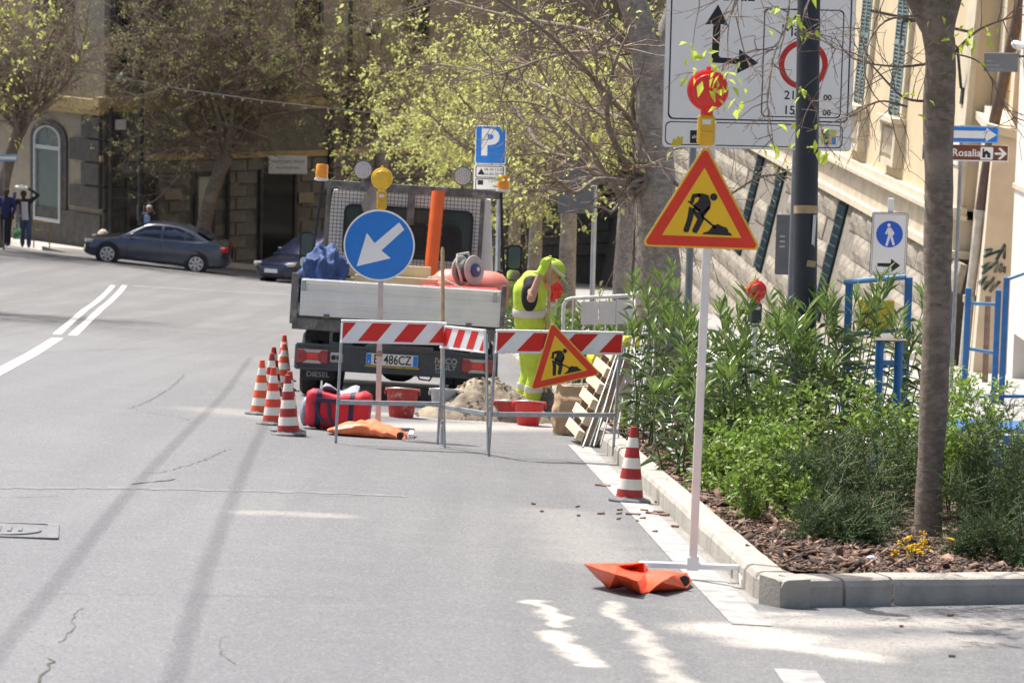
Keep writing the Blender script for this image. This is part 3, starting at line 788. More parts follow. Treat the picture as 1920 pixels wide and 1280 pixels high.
ZT = 2.666
_pc = (353.0, 1051.0)          # centroid of the triangle in the traced picture
def _tp(l): return [((x - _pc[0]) / 590 * .6, -(z - _pc[1]) / 590 * .6) for x, z in l]
PICT = [disc(.0185, 18, *_tp([(404, 974)])[0]),
        _tp([(318, 962), (350, 958), (378, 966), (392, 1003), (389, 1030), (352, 1062), (330, 1045), (306, 1040), (310, 1012), (328, 998), (334, 976)]),
        _tp([(300, 962), (342, 958), (338, 976), (312, 982), (307, 1008), (289, 1008), (292, 985)]),
        _tp([(281, 994), (344, 1043), (338, 1050), (277, 1001)]),
        _tp([(285, 1024), (314, 1036), (308, 1078), (291, 1143), (284, 1152), (266, 1151), (262, 1140), (278, 1085)]),
        _tp([(304, 1040), (354, 1056), (362, 1086), (334, 1146), (326, 1156), (307, 1150), (306, 1138), (328, 1086), (310, 1060)]),
        _tp([(384, 1015), (390, 1028), (360, 1072), (344, 1066)]),
        _tp([(352, 1066), (424, 1122), (418, 1130), (348, 1076)]),
        _tp([(356, 1159), (362, 1150), (384, 1143), (398, 1126), (407, 1112), (432, 1106), (452, 1116), (470, 1120), (480, 1130), (484, 1143), (496, 1150), (503, 1161)])]
def triangle_panel(parent, side=.6):
    k = side / .6; c = (0, side * .866 / 3)       # centroid above the base edge
    def sh(l): return [(x * k + 0, z * k + c[1]) for x, z in l]
    MB().prism(sh(rtri(.606, .022)), .002, .008).build('backing', ALU, parent)
    MB().prism(sh(rtri(.6, .02)), -.002, .002).build('yellow_edge', YEL, parent)
    MB().prism(sh(rtri(.572, .016)), -.0032, -.002).build('red_border', RED, parent)
    MB().prism(sh([(x * .66 * 1.0, z * .66) for x, z in rtri(.6, .001, 2)]), -.0044, -.0032).build('yellow_field', YEL, parent)
    q = MB()
    for pl in PICT: q.prism(sh([(x, z + .006) for x, z in pl]), -.0056, -.0044)
    q.build('pictogram', BLACK, parent)
def warning_lamp(name, label, loc, lens, rot=(0, 0, 0), dia=.19, body=None):
    o = thing(name, label, 'warning lamp', loc, rot); b = body or M('lamp_yellow', (.75, .42, .02), .4, .06, 8)
    MB().cbox((0, 0, .075), (.085, .07, .15), .012).build('battery_box', b, o)
    MB().cbox((0, -.037, .045), (.07, .012, .05), .004).build('latch', b, o)
    MB().bbox(-.022, .022, -.037, -.034, .105, .13).build('sticker', WPLATE, o)
    MB().cbox((0, 0, .165), (.06, .05, .045), .008).build('neck', lens, o)
    r = dia / 2
    MB().lathe([(r * .9, -.03), (r, -.022), (r, .022), (r * .9, .03), (r * .2, .036)], 36, (0, 0, .17 + r), 'y').build('lens_ring', lens, o, True, 25)
    MB().lathe([(r * .86, .026), (r * .82, .040), (r * .78, .0405), (r * .74, .046), (r * .4, .054), (0.001, .057)], 36, (0, 0, .17 + r), 'y').build('lens', lens, o, True, 30)
    MB().cbox((0, 0, .175 + dia), (.022, .03, .02), .004).build('top_tab', lens, o)
    return o
REDL = M('red_lens', (.75, .012, .008), .12, .08, 30, coat=.6)
YELL = M('yellow_lens', (.85, .50, .01), .12, .08, 30, coat=.6)
# --- the near triangular sign on its stand
p = G(1298, 1088)
lean = R(.75)
st = thing('roadworks_sign', 'large triangular roadworks sign on tall cream post beside the kerb', 'road sign', p, (0, lean, 0))
s0 = (p - CAM).dot(_f) / F_PX
zb = (1088 - 462) * s0
MB().cbox((0, .025, (zb + .62) / 2 + .05), (.042, .028, zb + .54), .004).build('post', POSTW, st)
pn = link('panel', None, None, st, (-.03, 0, zb)); triangle_panel(pn)
q = MB(); q.cbox((.0, .03, .07), (.54, .028, .028), .003); q.cbox((0, .03, .085), (.06, .05, .07), .004)
q.build('cross_bar', WHITE, st)
for s_ in (-1, 1):
    MB().cbox((s_ * .255, -.02, .03), (.042, .26, .045), .004).build('foot', WHITE, st)
MB().tube([(.2, .02, .06), (.2, -.0, .02)], .006, 5).build('wing_bolt', ALU, st)
top = p + Euler((0, lean, 0)).to_matrix() @ Vector((-.032, -.012, zb + .515))
warning_lamp('warning_lamp', 'round red warning lamp with yellow box on top of the large roadworks sign', top, REDL, (0, lean, 0), .205)

# --- sandbags
def sandbag(name, label, px, py, length, wid, thick, seed, mt, yaw=0, flap=True):
    p_ = G(px, py); o = thing(name, label, 'sandbag', p_, (TILT[0], TILT[1], yaw)); rings = []
    n, m_ = 44, 40
    for i in range(n):
        t = i / (n - 1); x = (t - .5) * length
        if flap:
            w_ = wid * min(1, (t / .38) ** .75 if t < .38 else 1) * (1 if t < .8 else 1 - (t - .8) * 2.2); h_ = thick * (.12 + .95 * min(1, t / .5)) * (1 if t < .85 else 1 - (t - .85) * 1.5); lift = .105 * max(0, 1 - t / .5) ** 1.25
        else:
            w_ = wid * (math.sin(math.pi * (.04 + t * .92)) ** .28); h_ = thick * (.06 + .94 * math.sin(math.pi * (.02 + t * .96)) ** .75); lift = .02 * max(0, 1 - t / .2)
        ring = []
        for k in range(m_):
            a = 2 * math.pi * k / m_; cx_, cz_ = math.cos(a), math.sin(a)
            y = w_ / 2 * (abs(cx_) ** .7) * (1 if cx_ > 0 else -1); z = h_ / 2 * (abs(cz_) ** .8) * (1 if cz_ > 0 else -1)
            vd = mnoise.voronoi(Vector((x * 6.5 + seed, y * 6.5 + .3 * seed, .0)))[0]; cr = (min(vd[1] - vd[0], .45) - .2) * 1.5 + .4 * ((1 - abs(mnoise.noise(Vector((x * 3.5 + y * 5 + seed, y * 5 - x * 2, .5))))) ** 4 * .5 - (1 - abs(mnoise.noise(Vector((x * 2.6 - y * 6 + seed * 2, y * 3, 4.5))))) ** 5 * .55)
            nz = cr + .45 * mnoise.noise(Vector((x * 4 + seed, y * 5, 2.0)))
            fold = flap and t < .62 and y > 0
            z2 = z + h_ / 2 + lift + (nz * thick * (.8 if flap else .34) if cz_ > -.2 else nz * .01) * min(1, t * 5) + (y * .22 * (1 - t / .62) if fold else 0) - (0 if y > 0 or not flap else lift * .55 * min(1, -y / (wid * .3)))
            ring.append((x + nz * .012, y + nz * .03, max(.004, z2)))
        rings.append(ring)
    q = MB(); q.loft(rings); q.build('bag', mt, o, True, 32)
    e = rings[-4]; cx_ = sum(v[0] for v in e) / m_; cz_ = max(v[2] for v in e); cy_ = min(v[1] for v in e)
    MB().lathe([(.026, 0), (.03, .004), (.03, .022), (.018, .028)], 16, (cx_ + .01, cy_ + .012, cz_ * .55), 'y').build('filler_cap', M('cap_black', (.02, .02, .02), .5, .1), o, True)
    return o
ORNG = M('orange_vinyl', (.82, .095, .028), .38, .08, 5, bump=.15, bscale=25, dirt=(.72, .22, .10), dscale=7, damt=.62)
ORNG2 = M('faded_orange_vinyl', (.82, .20, .075), .42, .08, 5, bump=.15, bscale=25)
def ground_hit(px, py, h):
    d = ray(px, py); a, b = 4.0, 60.0
    for _ in range(45):
        mid_ = (a + b) / 2; p_ = CAM + d * mid_
        if p_.z > gz(p_.x, p_.y) + h: a = mid_
        else: b = mid_
    return CAM + d * a
SBP = dict(A=(1094, 1056, .115), B=(1126, 1056, .105), C=(1207, 1055, .10), D=(1217, 1067, .06), E=(1245, 1068, .075), F=(1288, 1073, .055), G=(1297, 1087, .035), H=(1288, 1102, .012), I=(1248, 1108, .006), J=(1216, 1109, .006), K=(1201, 1113, .006), L=(1199, 1100, .05), M=(1142, 1104, .006),
           N=(1154, 1076, .10), O=(1195, 1088, .085), P=(1214, 1090, .03), Q=(1262, 1078, .085), R=(1209, 1073, .055), S=(1158, 1060, .095), T=(1240, 1090, .07), U=(1118, 1082, .05), V=(1170, 1100, .02), W=(1180, 1066, .06))
SBF = 'ABN AUN UMN MVN NVO VLO VKL KJP KPL OLP BSN SWN WRO WON RDE ROP REP EQT EPT PTJ JTI TIH TQH QFH FGH EFQ BCS SCW CRW CDR'.split()
sb_o = G(1196, 1100); sbo = thing('sandbag', 'crumpled orange sandbag lying on the foot of the large roadworks sign', 'sandbag', sb_o)
ks = sorted(SBP); bm = bmesh.new(); vv = {k: bm.verts.new(ground_hit(*SBP[k]) - sb_o) for k in ks}
for f_ in SBF:
    try: bm.faces.new([vv[c] for c in f_])
    except Exception: pass
bmesh.ops.subdivide_edges(bm, edges=list(bm.edges), cuts=3, use_grid_fill=True, smooth=.25)
for v_ in bm.verts: v_.co.z += mnoise.noise(v_.co * 22) * .006; v_.co.z = max(v_.co.z, gz(sb_o.x + v_.co.x, sb_o.y + v_.co.y) - sb_o.z + .004)
bmesh.ops.recalc_face_normals(bm, faces=list(bm.faces))
me = bpy.data.meshes.new('bag'); bm.to_mesh(me); bm.free(); me.polygons.foreach_set('use_smooth', [True] * len(me.polygons))
try: me.set_sharp_from_angle(angle=R(24))
except Exception: pass
ob_ = link('bag', me, ORNG, sbo); md = ob_.modifiers.new('s', 'SOLIDIFY'); md.thickness = .007; md.offset = -1
cp_ = ground_hit(1283, 1087, .05) - sb_o
MB().lathe([(.022, 0), (.027, .004), (.027, .02), (.016, .024)], 18, cp_, 'y').build('filler_cap', M('cap_black', (.02, .02, .02), .5, .1), sbo, True)
sandbag('sandbag', 'faded orange sandbag in front of the red holdall at the round blue sign', 688, 818, .66, .40, .13, 7.9, ORNG2, R(-3), False)

# --- cones
CONE_R = [M('cone_red_dark', (.36, .022, .018), .5, .12, 10, dirt=(.25, .03, .03), dscale=14, damt=.62), M('cone_red_bright', (.62, .06, .025), .5, .1, 10), M('cone_orange', (.72, .10, .025), .5, .1, 10)]
CONE_W = M('cone_white', (.76, .72, .63), .5, .06, 8, dirt=(.5, .46, .40), dscale=12, damt=.64)
def make_cone(rm):
    o = thing('traffic_cone', '', 'traffic cone', group='red and white traffic cones')
    MB().lathe([(.02, .012), (.150, .0), (.152, .012), (.145, .02), (.10, .03), (.09, .04)], 8, (0, 0, 0), 'z', R(22.5)).build('base', RUB, o)
    zs_ = [.034, .085, .155, .225, .295, .365, .43, .5]
    def rad(z): return .092 - (z - .03) / .47 * .070
    for i in range(7):
        z0, z1 = zs_[i], zs_[i + 1]; e = .0008 if i % 2 else 0
        pr = [(rad(z0) + e, z0), (rad((z0 + z1) / 2) + e, (z0 + z1) / 2), (rad(z1) + e, z1)]
        if i == 6: pr += [(rad(z1) - .005, z1 + .003), (.010, z1 + .002), (.009, z1 - .05)]
        MB().lathe(pr, 28).build('red_band' if i % 2 == 0 else 'white_band', rm if i % 2 == 0 else CONE_W, o, True, 50)
    return o
protos = [make_cone(m_) for m_ in CONE_R]; used = [False] * 3
def cone(px, py, kind, label, dz=0, rz=0, tl=0):
    o = protos[kind] if not used[kind] else copy_tree(protos[kind]); used[kind] = True
    g = G(px, py); o.location = g + Vector((0, 0, dz)); o.rotation_euler = (TILT[0] * .9 + tl, TILT[1], rz); o['label'] = label
cone(1180, 940, 0, 'dark red and white cone standing alone by the kerb near the large sign')
cone(540, 814, 0, 'dark red and white cone nearest the camera in the row beside the truck', .022, .3)
cone(541, 816, 0, 'lower cone of the stacked pair beside the red holdall, mostly hidden', 0, .7)
cone(512, 796, 1, 'bright red and white cone just behind the dark red front one', 0, .5)
cone(488, 777, 2, 'orange and white cone at the outer road side of the cone row', 0, .2)
cone(505, 758, 0, 'dark red and white cone half hidden behind the orange one', 0, 0)
cone(512, 741, 0, 'dark red and white cone, second from the truck in the row', 0, .4)
cone(530, 730, 1, 'tallest looking red and white cone nearest the truck tail, top of its stack', .09, .2)
cone(530, 731, 2, 'cone at the bottom of the stack nearest the truck tail', 0, .2)

# --- folding barriers
BWHITE = M('board_white', (.88, .87, .85), .45, .04, 6, dirt=(.5, .49, .47), dscale=16, damt=.68)
BRED = M('board_red', (.70, .024, .018), .45, .06, 6, dirt=(.45, .06, .05), dscale=20, damt=.7)
def barrier(name, label, A, B_, ztop_px, period, wht, shift, stripe0, hboard=.163, tf=.6):
    """A, B_: foot points on the road"""
    d = B_ - A; d.z = 0; L_ = d.length; yaw_ = math.atan2(d.y, d.x)
    slope = (gz(B_.x, B_.y) - gz(A.x, A.y)) / L_
    o = thing(name, label, 'barrier', A, (0, -math.atan(slope) * tf, yaw_), 'red and white roadwork barriers')
    H = ztop_px
    MB().bbox(0, L_, -.008, .012, H - hboard, H).build('board', BWHITE, o)
    bw, bh = .008, .008; x = stripe0 - period
    while x < L_:
        a0_, a1_ = x + wht, x + period          # red between the white stripes (at the bottom edge)
        poly = []
        def clip(xb0, xb1):
            z0, z1 = H - hboard + bh, H - bh; hh = z1 - z0; pl = [(xb0, z0), (xb1, z0), (xb1 + shift, z1), (xb0 + shift, z1)]
            lo, hi = bw, L_ - bw; 
            for side, lim in ((0, lo), (1, hi)):
                out = []
                for i in range(len(pl)):
                    p0, p1 = pl[i], pl[(i + 1) % len(pl)]
                    in0 = p0[0] >= lim if side == 0 else p0[0] <= lim; in1 = p1[0] >= lim if side == 0 else p1[0] <= lim
                    if in0: out.append(p0)
                    if in0 != in1:
                        t = (lim - p0[0]) / (p1[0] - p0[0]); out.append((lim, p0[1] + t * (p1[1] - p0[1])))
                pl = out
                if len(pl) < 3: return None
            return pl
        pl = clip(a0_, a1_)
        if pl: MB().prism(pl, -.0095, -.008).build('red_stripe', BRED, o)
        x += period
    q = MB(); q.bbox(-.004, L_ + .004, -.012, .016, H, H + .012); q.bbox(-.004, L_ + .004, -.012, .016, H - hboard - .01, H - hboard); q.build('frame', WHITE, o)
    for x_ in (.006, L_ - .006):
        q = MB(); q.cbox((x_, .018, (H - .02) / 2), (.022, .014, H - .02), .003); q.build('leg', GALV, o)
    q = MB(); q.cbox((L_ / 2, .004, .335), (L_ - .03, .016, .036), .003); q.build('rail', GALV, o)
    q = MB()
    for z_ in (.2, .9): MB().tube([(L_ + .0, .018, z_), (L_ + .03, .018, z_), (L_ + .03, .018, z_ - .05)], .006, 5).build('hook', GALV, o)
    return o
fa, fb, fc, fd = G(629, 831), G(823, 839), G(913, 855), G(1152, 863)
sa = (fa - CAM).dot(_f) / F_PX; Hb = (831 - 600) * sa
barrier('barrier', 'red and white striped barrier panel in front of the truck number plate', fa, fb, Hb, .295, .135, .115, 0.0)
barrier('barrier', 'middle barrier panel folded at an angle between two straight panels', fb + Vector((.028, 0, 0)), fc - Vector((.004, 0, 0)), Hb - .005, .235, .115, .11, .12, tf=1.0)
bx = barrier('barrier', 'red and white barrier panel carrying the tilted small triangular sign', fc + Vector((.014, 0, 0)), fd, Hb + .005, .355, .155, .14, .02)
# small triangular sign hung on the third panel
zt = 24.0
for _ in range(30):
    c_ = at(1052, 679, zt); tt = (c_.x - fc.x) / (fd.x - fc.x); zt += (fc.y + (fd.y - fc.y) * tt - .085) - c_.y
tr = thing('small_roadworks_sign', 'small triangular roadworks sign hung crooked on the barrier in front of the worker', 'road sign', c_, (0, R(-14.3), 0))
pn = link('panel', None, None, tr, (0, 0, -.57 * .866 / 3)); triangle_panel(pn, .575)
MB().tube([(.0, .01, .30), (.0, .04, .36), (.0, .10, .34)], .004, 5).build('hook', GALV, tr)
# wooden handle leaning at the hinge
p0, p1 = G(829, 838) + Vector((0, .12, 0)), at(830, 463, 24.95)
hd = thing('tool_pole', 'upright wooden tool handle standing where two barrier panels meet', 'tool handle', p0)
WOOD = M('handle_wood', (.44, .31, .17), .6, .2, 12, bump=.2)
MB().tube([(0, 0, 0), (p1 - p0) * .5, (p1 - p0) * .98, p1 - p0], [.019, .018, .0165, .010], 10).build('shaft', WOOD, hd, True)
MB().tube([(0, 0, -.0), (0, 0, .16)], .021, 10).build('ferrule', GALV, hd, True)

# --- round blue sign with arrow
zc = 25.9; pb = on_ground(708, zc); cz = at(712, 455, zc)
bs = thing('direction_sign', 'round blue sign with white arrow pointing down, on a post at the truck tail', 'road sign', pb, (0, R(.2), 0))
h_ = (cz - pb).z; r_ = .302
MB().cbox((0, .02, (h_ - r_) / 2 + .05), (.045, .022, h_ - r_ + .1), .003).build('post', POSTP, bs)
MB().cbox((0, .018, .70), (.05, .03, .05), .003).build('clamp', M('brown_tape', (.33, .22, .15), .6, .1), bs)
pnl = link('panel', None, None, bs, ((cz - pb).x, -.005, h_))
MB().prism(disc(r_, 48), .0, .012).build('backing', ALU, pnl)
MB().prism(disc(r_ - .001, 48), -.002, 0).build('white_rim', WHITE, pnl)
MB().prism(disc(r_ - .014, 48), -.0032, -.002).build('blue_field', BLUE, pnl)
ar = [(568, 805), (635, 570), (690, 640), (858, 490), (895, 540), (738, 690), (805, 742)]
MB().prism([((x - 722) / 247 * .3, -(z - 655) / 247 * .3) for x, z in ar], -.0045, -.0032).build('arrow', WHITE, pnl)
q = MB(); q.cbox((0, .03, .05), (.62, .03, .03), .003); q.build('cross_bar', RUB, bs)
for s_ in (-1, 1): MB().cbox((s_ * .29, 0, .025), (.04, .36, .045), .003).build('foot', WHITE, bs)
warning_lamp('warning_lamp', 'round yellow warning lamp on top of the blue arrow sign', Vector(cz) + Vector((.01, 0, .285)), YELL, (0, 0, 0), .185)

# ------------------------------------------------------------------ the truck
tb = on_ground(736, 31.2)
tz = .0
tk = thing('flatbed_truck', 'white dropside flatbed truck parked with its tail towards the barriers', 'truck', tb, (TILT[0], TILT[1] + R(.2), R(.5)))
TALU = M('dropside_aluminium', (.80, .78, .74), .45, .06, 3, metal=.0, dirt=(.60, .57, .52), dscale=2.2, damt=.62)
TST = M('grimy_steel', (.14, .135, .125), .7, .3, 8, dirt=(.28, .26, .23), dscale=7, damt=.52, bump=.2)
CHAS = M('chassis_black', (.025, .025, .027), .7, .3, 8)
BUMP = M('bumper_grey', (.055, .06, .066), .6, .15, 8, dirt=(.10, .10, .095), dscale=6, damt=.6)
TYRE = M('tyre_rubber', (.022, .022, .023), .85, .2, 14)
CABW = M('cab_white', (.82, .81, .79), .3, .04, 4, coat=.3)
TGLS = M('cab_glass', (.045, .065, .055), .08, .35, 4, spec=.5)
W = 1.08; ZB, ZT_ = .855, 1.235
q = MB()
q.bbox(-W + .07, W - .02, 0, .03, ZB, ZT_)
tg = q.build('tailgate', TALU, tk)
q = MB()
for z_, d_ in ((ZT_ - .035, .02), (ZB + .25, .008), (ZB + .135, .012), (ZB + .07, .008), (ZB + .01, .012)): q.cbox((.02, -.004, z_), (2 * W - .13, .02 + d_, .05 if d_ > .015 else .014), .004)
q.build('tailgate_rib', TALU, tg)
for s_ in (-1, 1):
    MB().cbox((s_ * (W - .10), -.02, ZT_ - .07), (.035, .03, .11), .005).build('latch', GALV, tg)
    MB().cbox((s_ * (W - .35), -.012, ZB + .0), (.06, .03, .05), .006).build('hinge', TST, tg)
    MB().cbox((s_ * (W - .01) , .02, ZB + .17), (.075 if s_ < 0 else .05, .07, .52), .006).build('corner_post', TST, tk)
q = MB()
for s_ in (-1, 1): MB().bbox(s_ * W - .02 * (s_ > 0) , s_ * W + .02 * (s_ < 0), .06, 2.95, ZB, ZT_).build('side_board', TALU, tk)
MB().bbox(-W + .02, W - .02, .03, 3.0, ZB - .03, ZB).build('bed_floor', TST, tk)
MB().cbox((0, .05, ZB - .085), (2 * W, .1, .12), .006).build('rear_beam', TST, tk)
q = MB()
for s_ in (-1, 1): q.bbox(s_ * .42 - .04, s_ * .42 + .04, .15, 4.6, .52, ZB - .03)
for y_ in (.2, 1.0, 1.9, 2.8): q.bbox(-1.0, 1.0, y_, y_ + .07, ZB - .12, ZB - .031)
q.bbox(-.95, .95, .32, .4, .60, .76)
q.build('chassis', CHAS, tk)
q = MB()
for s_ in (-1, 1): q = MB(); ring_prism(q, rrect(s_ * .57 - .12, s_ * .57 + .12, .565, .72, .02, 2), rrect(s_ * .57 - .09, s_ * .57 + .09, .60, .70, .02, 2), .05, .08); q.build('tow_bracket', TST, tk)
bp = MB().cbox((0, -.02, .44), (2.06, .09, .27), .02).build('bumper', BUMP, tk)
q = MB(); q.cbox((0, -.035, .555), (2.0, .07, .03), .006); q.cbox((0, -.035, .325), (2.02, .08, .03), .006); q.build('bumper_lip', BUMP, bp)
TRED = M('tail_red', (.30, .018, .022), .25, .1, 20, coat=.5); TREDB = M('tail_red_bright', (.75, .02, .015), .25, .1, 20, coat=.5); TCLR = M('tail_clear', (.42, .38, .36), .25, .1, 20, coat=.5)
for s_ in (-1, 1):
    tl_ = link('tail_light', MB().cbox((s_ * .845, -.07, .445), (.32, .03, .145), .01).mesh('tail_light'), TRED, tk)
    MB().cbox((s_ * .845, -.088, .445), (.115, .012, .06), .004).build('brake_lens', TREDB, tl_)
    for z_ in (.1, -.1):
        k = 1 if z_ > 0 else -1
        MB().prism([(s_ * .845 - .095, .445 + k * .07), (s_ * .845 + .095, .445 + k * .07), (s_ * .845 + .06, .445 + k * .038), (s_ * .845 - .06, .445 + k * .038)], -.092, -.07).build('clear_lens', TCLR, tl_)
q = MB().cbox((-.60, -.07, .445), (.13, .03, .10), .01); so2 = q.build('trailer_socket', TCLR, tk)
q = MB()
for x_ in (-.63, -.575): q.lathe([(.026, 0), (.026, .006)], 14, (x_, -.086, .445), 'y')
q.build('socket_hole', CHAS, so2)
# number plate
npx = -.03
pl_ = link('number_plate', MB().cbox((npx, -.078, .455), (.53, .014, .118), .003).mesh('number_plate'), M('plate_white', (.72, .70, .66), .4, .04), tk)
for x_ in (-.238, .238): MB().bbox(npx + x_ - .024, npx + x_ + .024, -.0868, -.085, .4, .51).build('blue_band', BLUE, pl_)
PTX = M('plate_black', (.02, .017, .016), .5, .1)
text('EF', .13, PTX, pl_, npx - .145, .453, -.0866, sx=.72, bold=.002); text('486CZ', .13, PTX, pl_, npx + .055, .453, -.0866, sx=.76, bold=.002)
text('I', .045, WHITE, pl_, npx - .238, .425, -.0875)
MB().bbox(npx - .28, npx + .28, -.075, -.066, .375, .39).build('plate_trim', M('yellow_trim', (.45, .33, .03), .5, .3, 20), pl_)
GRT = M('badge_grey', (.33, .33, .32), .4, .1)
text('IVECO', .085, GRT, bp, .52, .475, -.0665, sx=.95, bold=.002); text('DAILY', .075, GRT, bp, .52, .41, -.0665, sx=1.05, bold=.001); text('3.0', .04, GRT, bp, .44, .36, -.0665)
# mud flaps and wheels
for s_ in (-1, 1):
    mf = link('mud_flap', MB().prism(rrect(s_ * .80 - .18, s_ * .80 + .18, .185, .36, .05, 4), .33, .35).mesh('mud_flap'), CHAS, tk)
    if s_ < 0: text('DIESEL', .075, GRT, mf, s_ * .80, .245, .3285, sx=1.1, bold=.001); text('TURBO DAILY', .05, GRT, mf, s_ * .80, .305, .3285, sx=1.0, bold=.001)
    for y_, w2 in ((.85, (.66, .90)), (4.15, (.78,))):
        for x_ in w2:
            wl = link('wheel', MB().lathe([(.18, -.10), (.30, -.10), (.335, -.07), (.345, 0), (.335, .07), (.30, .10), (.18, .10)], 28, (s_ * x_, y_, .345), 'x').mesh('tyre'), TYRE, tk)
            MB().lathe([(.185, -.08), (.19, .0), (.185, .08), (.06, .05), (.05, .07)], 20, (s_ * x_, y_, .345), 'x').build('rim', TST, wl)
q = MB(); q.tube([(-.8, .85, .345), (.8, .85, .345)], .055, 10); q.ellipsoid((0.02, .85, .345), (.2, .17, .15)); q.build('rear_axle', CHAS, tk, True)
q = MB(); q.tube([(.38, .2, .34), (.38, 1.2, .40), (.3, 2.6, .42)], .05, 8); q.tube([(-.3, .3, .5), (-.27, .25, .30), (-.24, .2, .33), (-.2, .22, .45)], .012, 5); q.tube([(.2, .15, .36), (.26, .12, .27), (.36, .15, .26), (.42, .2, .38)], .01, 5)
q.bbox(-.62, -.56, .8, .9, .25, .5); q.bbox(.5, .6, .3, .36, .22, .5); q.build('underbody_pipe', CHAS, tk)
MB().bbox(-.95, -.55, 1.5, 2.6, .36, .7).build('fuel_tank', CHAS, tk)
# cab
Y0, Y1 = 3.08, 4.95
prof = [(Y0, .62), (Y0, 2.225), (Y0 + .05, 2.255), (Y0 + .9, 2.26), (Y0 + 1.2, 2.16), (Y0 + 1.75, 1.42), (Y1 + .45, 1.2), (Y1 + .5, .45), (Y0, .45)]
q = MB(); rings = []
for x_, k in ((-.99, .93), (-.97, .985), (-.9, 1.0), (.9, 1.0), (.97, .985), (.99, .93)):
    rings.append([(x_ * (1 - .10 * max(0, (z_ - 1.3))), Y0 + .01 + (y_ - Y0) * (k if y_ > Y0 + .2 else 1), z_ if z_ < 1 else 1 + (z_ - 1) * k) for y_, z_ in prof])
q.loft(rings); cb = q.build('cab', CABW, tk, True, 25)
for s_ in (-1, 1):
    pl = [(Y0 + .25, 1.4), (Y0 + .25, 2.02), (Y0 + 1.0, 2.02), (Y0 + 1.35, 1.5), (Y0 + 1.35, 1.4)]
    MB().add([(s_ * (.99 - .09 * (z_ - 1.3) ) + s_ * .004, y_, z_) for y_, z_ in pl], [tuple(range(5))]).build('side_window', TGLS, cb)
for x0, x1 in ((-.72, .68),):
    wq = link('rear_window', MB().prism(rrect(x0, x1, 1.52, 2.04, .07), Y0 - .012, Y0 + .02).mesh('rear_window'), TGLS, cb)
    q = MB(); ring_prism(q, rrect(x0 - .03, x1 + .03, 1.49, 2.07, .09), rrect(x0, x1, 1.52, 2.04, .07), Y0 - .02, Y0 + .01); q.build('rubber_seal', CHAS, wq)
for x0 in (-.45, .10, .45): MB().prism(rrect(x0 - .14, x0 + .14, 1.53, 1.9, .12), Y0 - .018, Y0 - .013).build('seat_back', CHAS, cb)
for k in range(4):
    for x0 in (-.24, .28): MB().bbox(x0 - .09, x0 + .09, Y0 - .018, Y0 - .013, 1.62 + k * .08, 1.655 + k * .08).build('seen_through_glass', M('pale_through_glass', (.22, .27, .24), .4, .1), cb)
# headboard guard with wire mesh
q = MB(); gy = 2.99
q.cbox((0, gy, 2.27), (1.98, .06, .10), .005); q.cbox((-.93, gy, 1.55), (.05, .05, 1.4), .005); q.cbox((.80, gy, 1.55), (.05, .05, 1.4), .005); q.cbox((-.0, gy, 2.05), (.085, .05, .36), .005)
q.cbox((0, gy, 1.0), (1.95, .05, .06), .005); q.cbox((0, gy, 1.32), (1.9, .04, .05), .005)
q.build('headboard_frame', TST, tk)
q = MB(); x_ = -.905
while x_ < .775: q.box((x_, gy, 1.77), (.0055, .004, .92)); x_ += .042
z_ = 1.33
while z_ < 2.22: q.box((-.065, gy + .004, z_), (1.69, .004, .0055)); z_ += .042
tag(q.build('wire_mesh', BLK, tk), kind='stuff')
for s_ in (-1, 1):
    q = MB(); q.tube([(s_ * 1.0, gy - .03, 2.33), (s_ * 1.05, gy - .03, 1.7), (s_ * 1.12, gy - .05, 1.2)], .018, 6); bpole = q.build('beacon_pole', CHAS, tk)
    OR = M('beacon_orange', (.85, .30, .01), .2, .06, 20, coat=.5)
    bc = MB().lathe([(.0, 2.335), (.066, 2.335), (.07, 2.35), (.07, 2.47), (.06, 2.49), (.0, 2.495)], 16, (s_ * 1.02, gy - .03, 0)).build('beacon', OR, tk, True, 40)
    MB().lathe([(.05, 2.30), (.08, 2.31), (.08, 2.335)], 16, (s_ * 1.02, gy - .03, 0)).build('beacon_base', WPLATE, bc)
    wl_ = MB().lathe([(.04, -.06), (.09, -.02), (.098, .0), (.105, .012), (.095, .016), (.05, .024), (.001, .026)], 28, (s_ * .56, gy - .03, 2.455), 'y').build('work_lamp', M('lamp_glass', (.78, .75, .72), .2, .1, 60, coat=.6), tk, True, 40)
    q = MB()
    for k in range(-4, 5): q.box((s_ * .56 + k * .02, gy - .058, 2.455), (.003, .004, 2 * math.sqrt(max(.0001, .085 ** 2 - (k * .02) ** 2))))
    ring_prism(q, disc(.107, 28, s_ * .56, 2.455), disc(.096, 28, s_ * .56, 2.455), gy - .052, gy - .03); q.build('lamp_rim', TST, wl_)
    MB().tube([(s_ * .56, gy, 2.3), (s_ * .56, gy, 2.36)], .015, 6).build('lamp_bracket', TST, wl_)
    mr = link('mirror', MB().prism(rrect(s_ * 1.21 - .09, s_ * 1.21 + .09, 1.31, 1.73, .06), Y0 + 1.3, Y0 + 1.42).mesh('mirror'), CHAS, tk)
    MB().prism(rrect(s_ * 1.21 - .072, s_ * 1.21 + .072, 1.45, 1.71, .045), Y0 + 1.29, Y0 + 1.305).build('mirror_glass', M('mirror_glass', (.10, .125, .12), .08, .05, metal=.8), mr)
    MB().prism(rrect(s_ * 1.21 - .075, s_ * 1.21 + .075, 1.32, 1.435, .04), Y0 + 1.285, Y0 + 1.305).build('wide_mirror', M('chrome_glass', (.75, .75, .74), .05, .05, metal=1), mr)
    MB().tube([(s_ * .97, Y0 + 1.4, 1.38), (s_ * 1.2, Y0 + 1.36, 1.42)], .02, 6).build('mirror_arm', CHAS, mr)
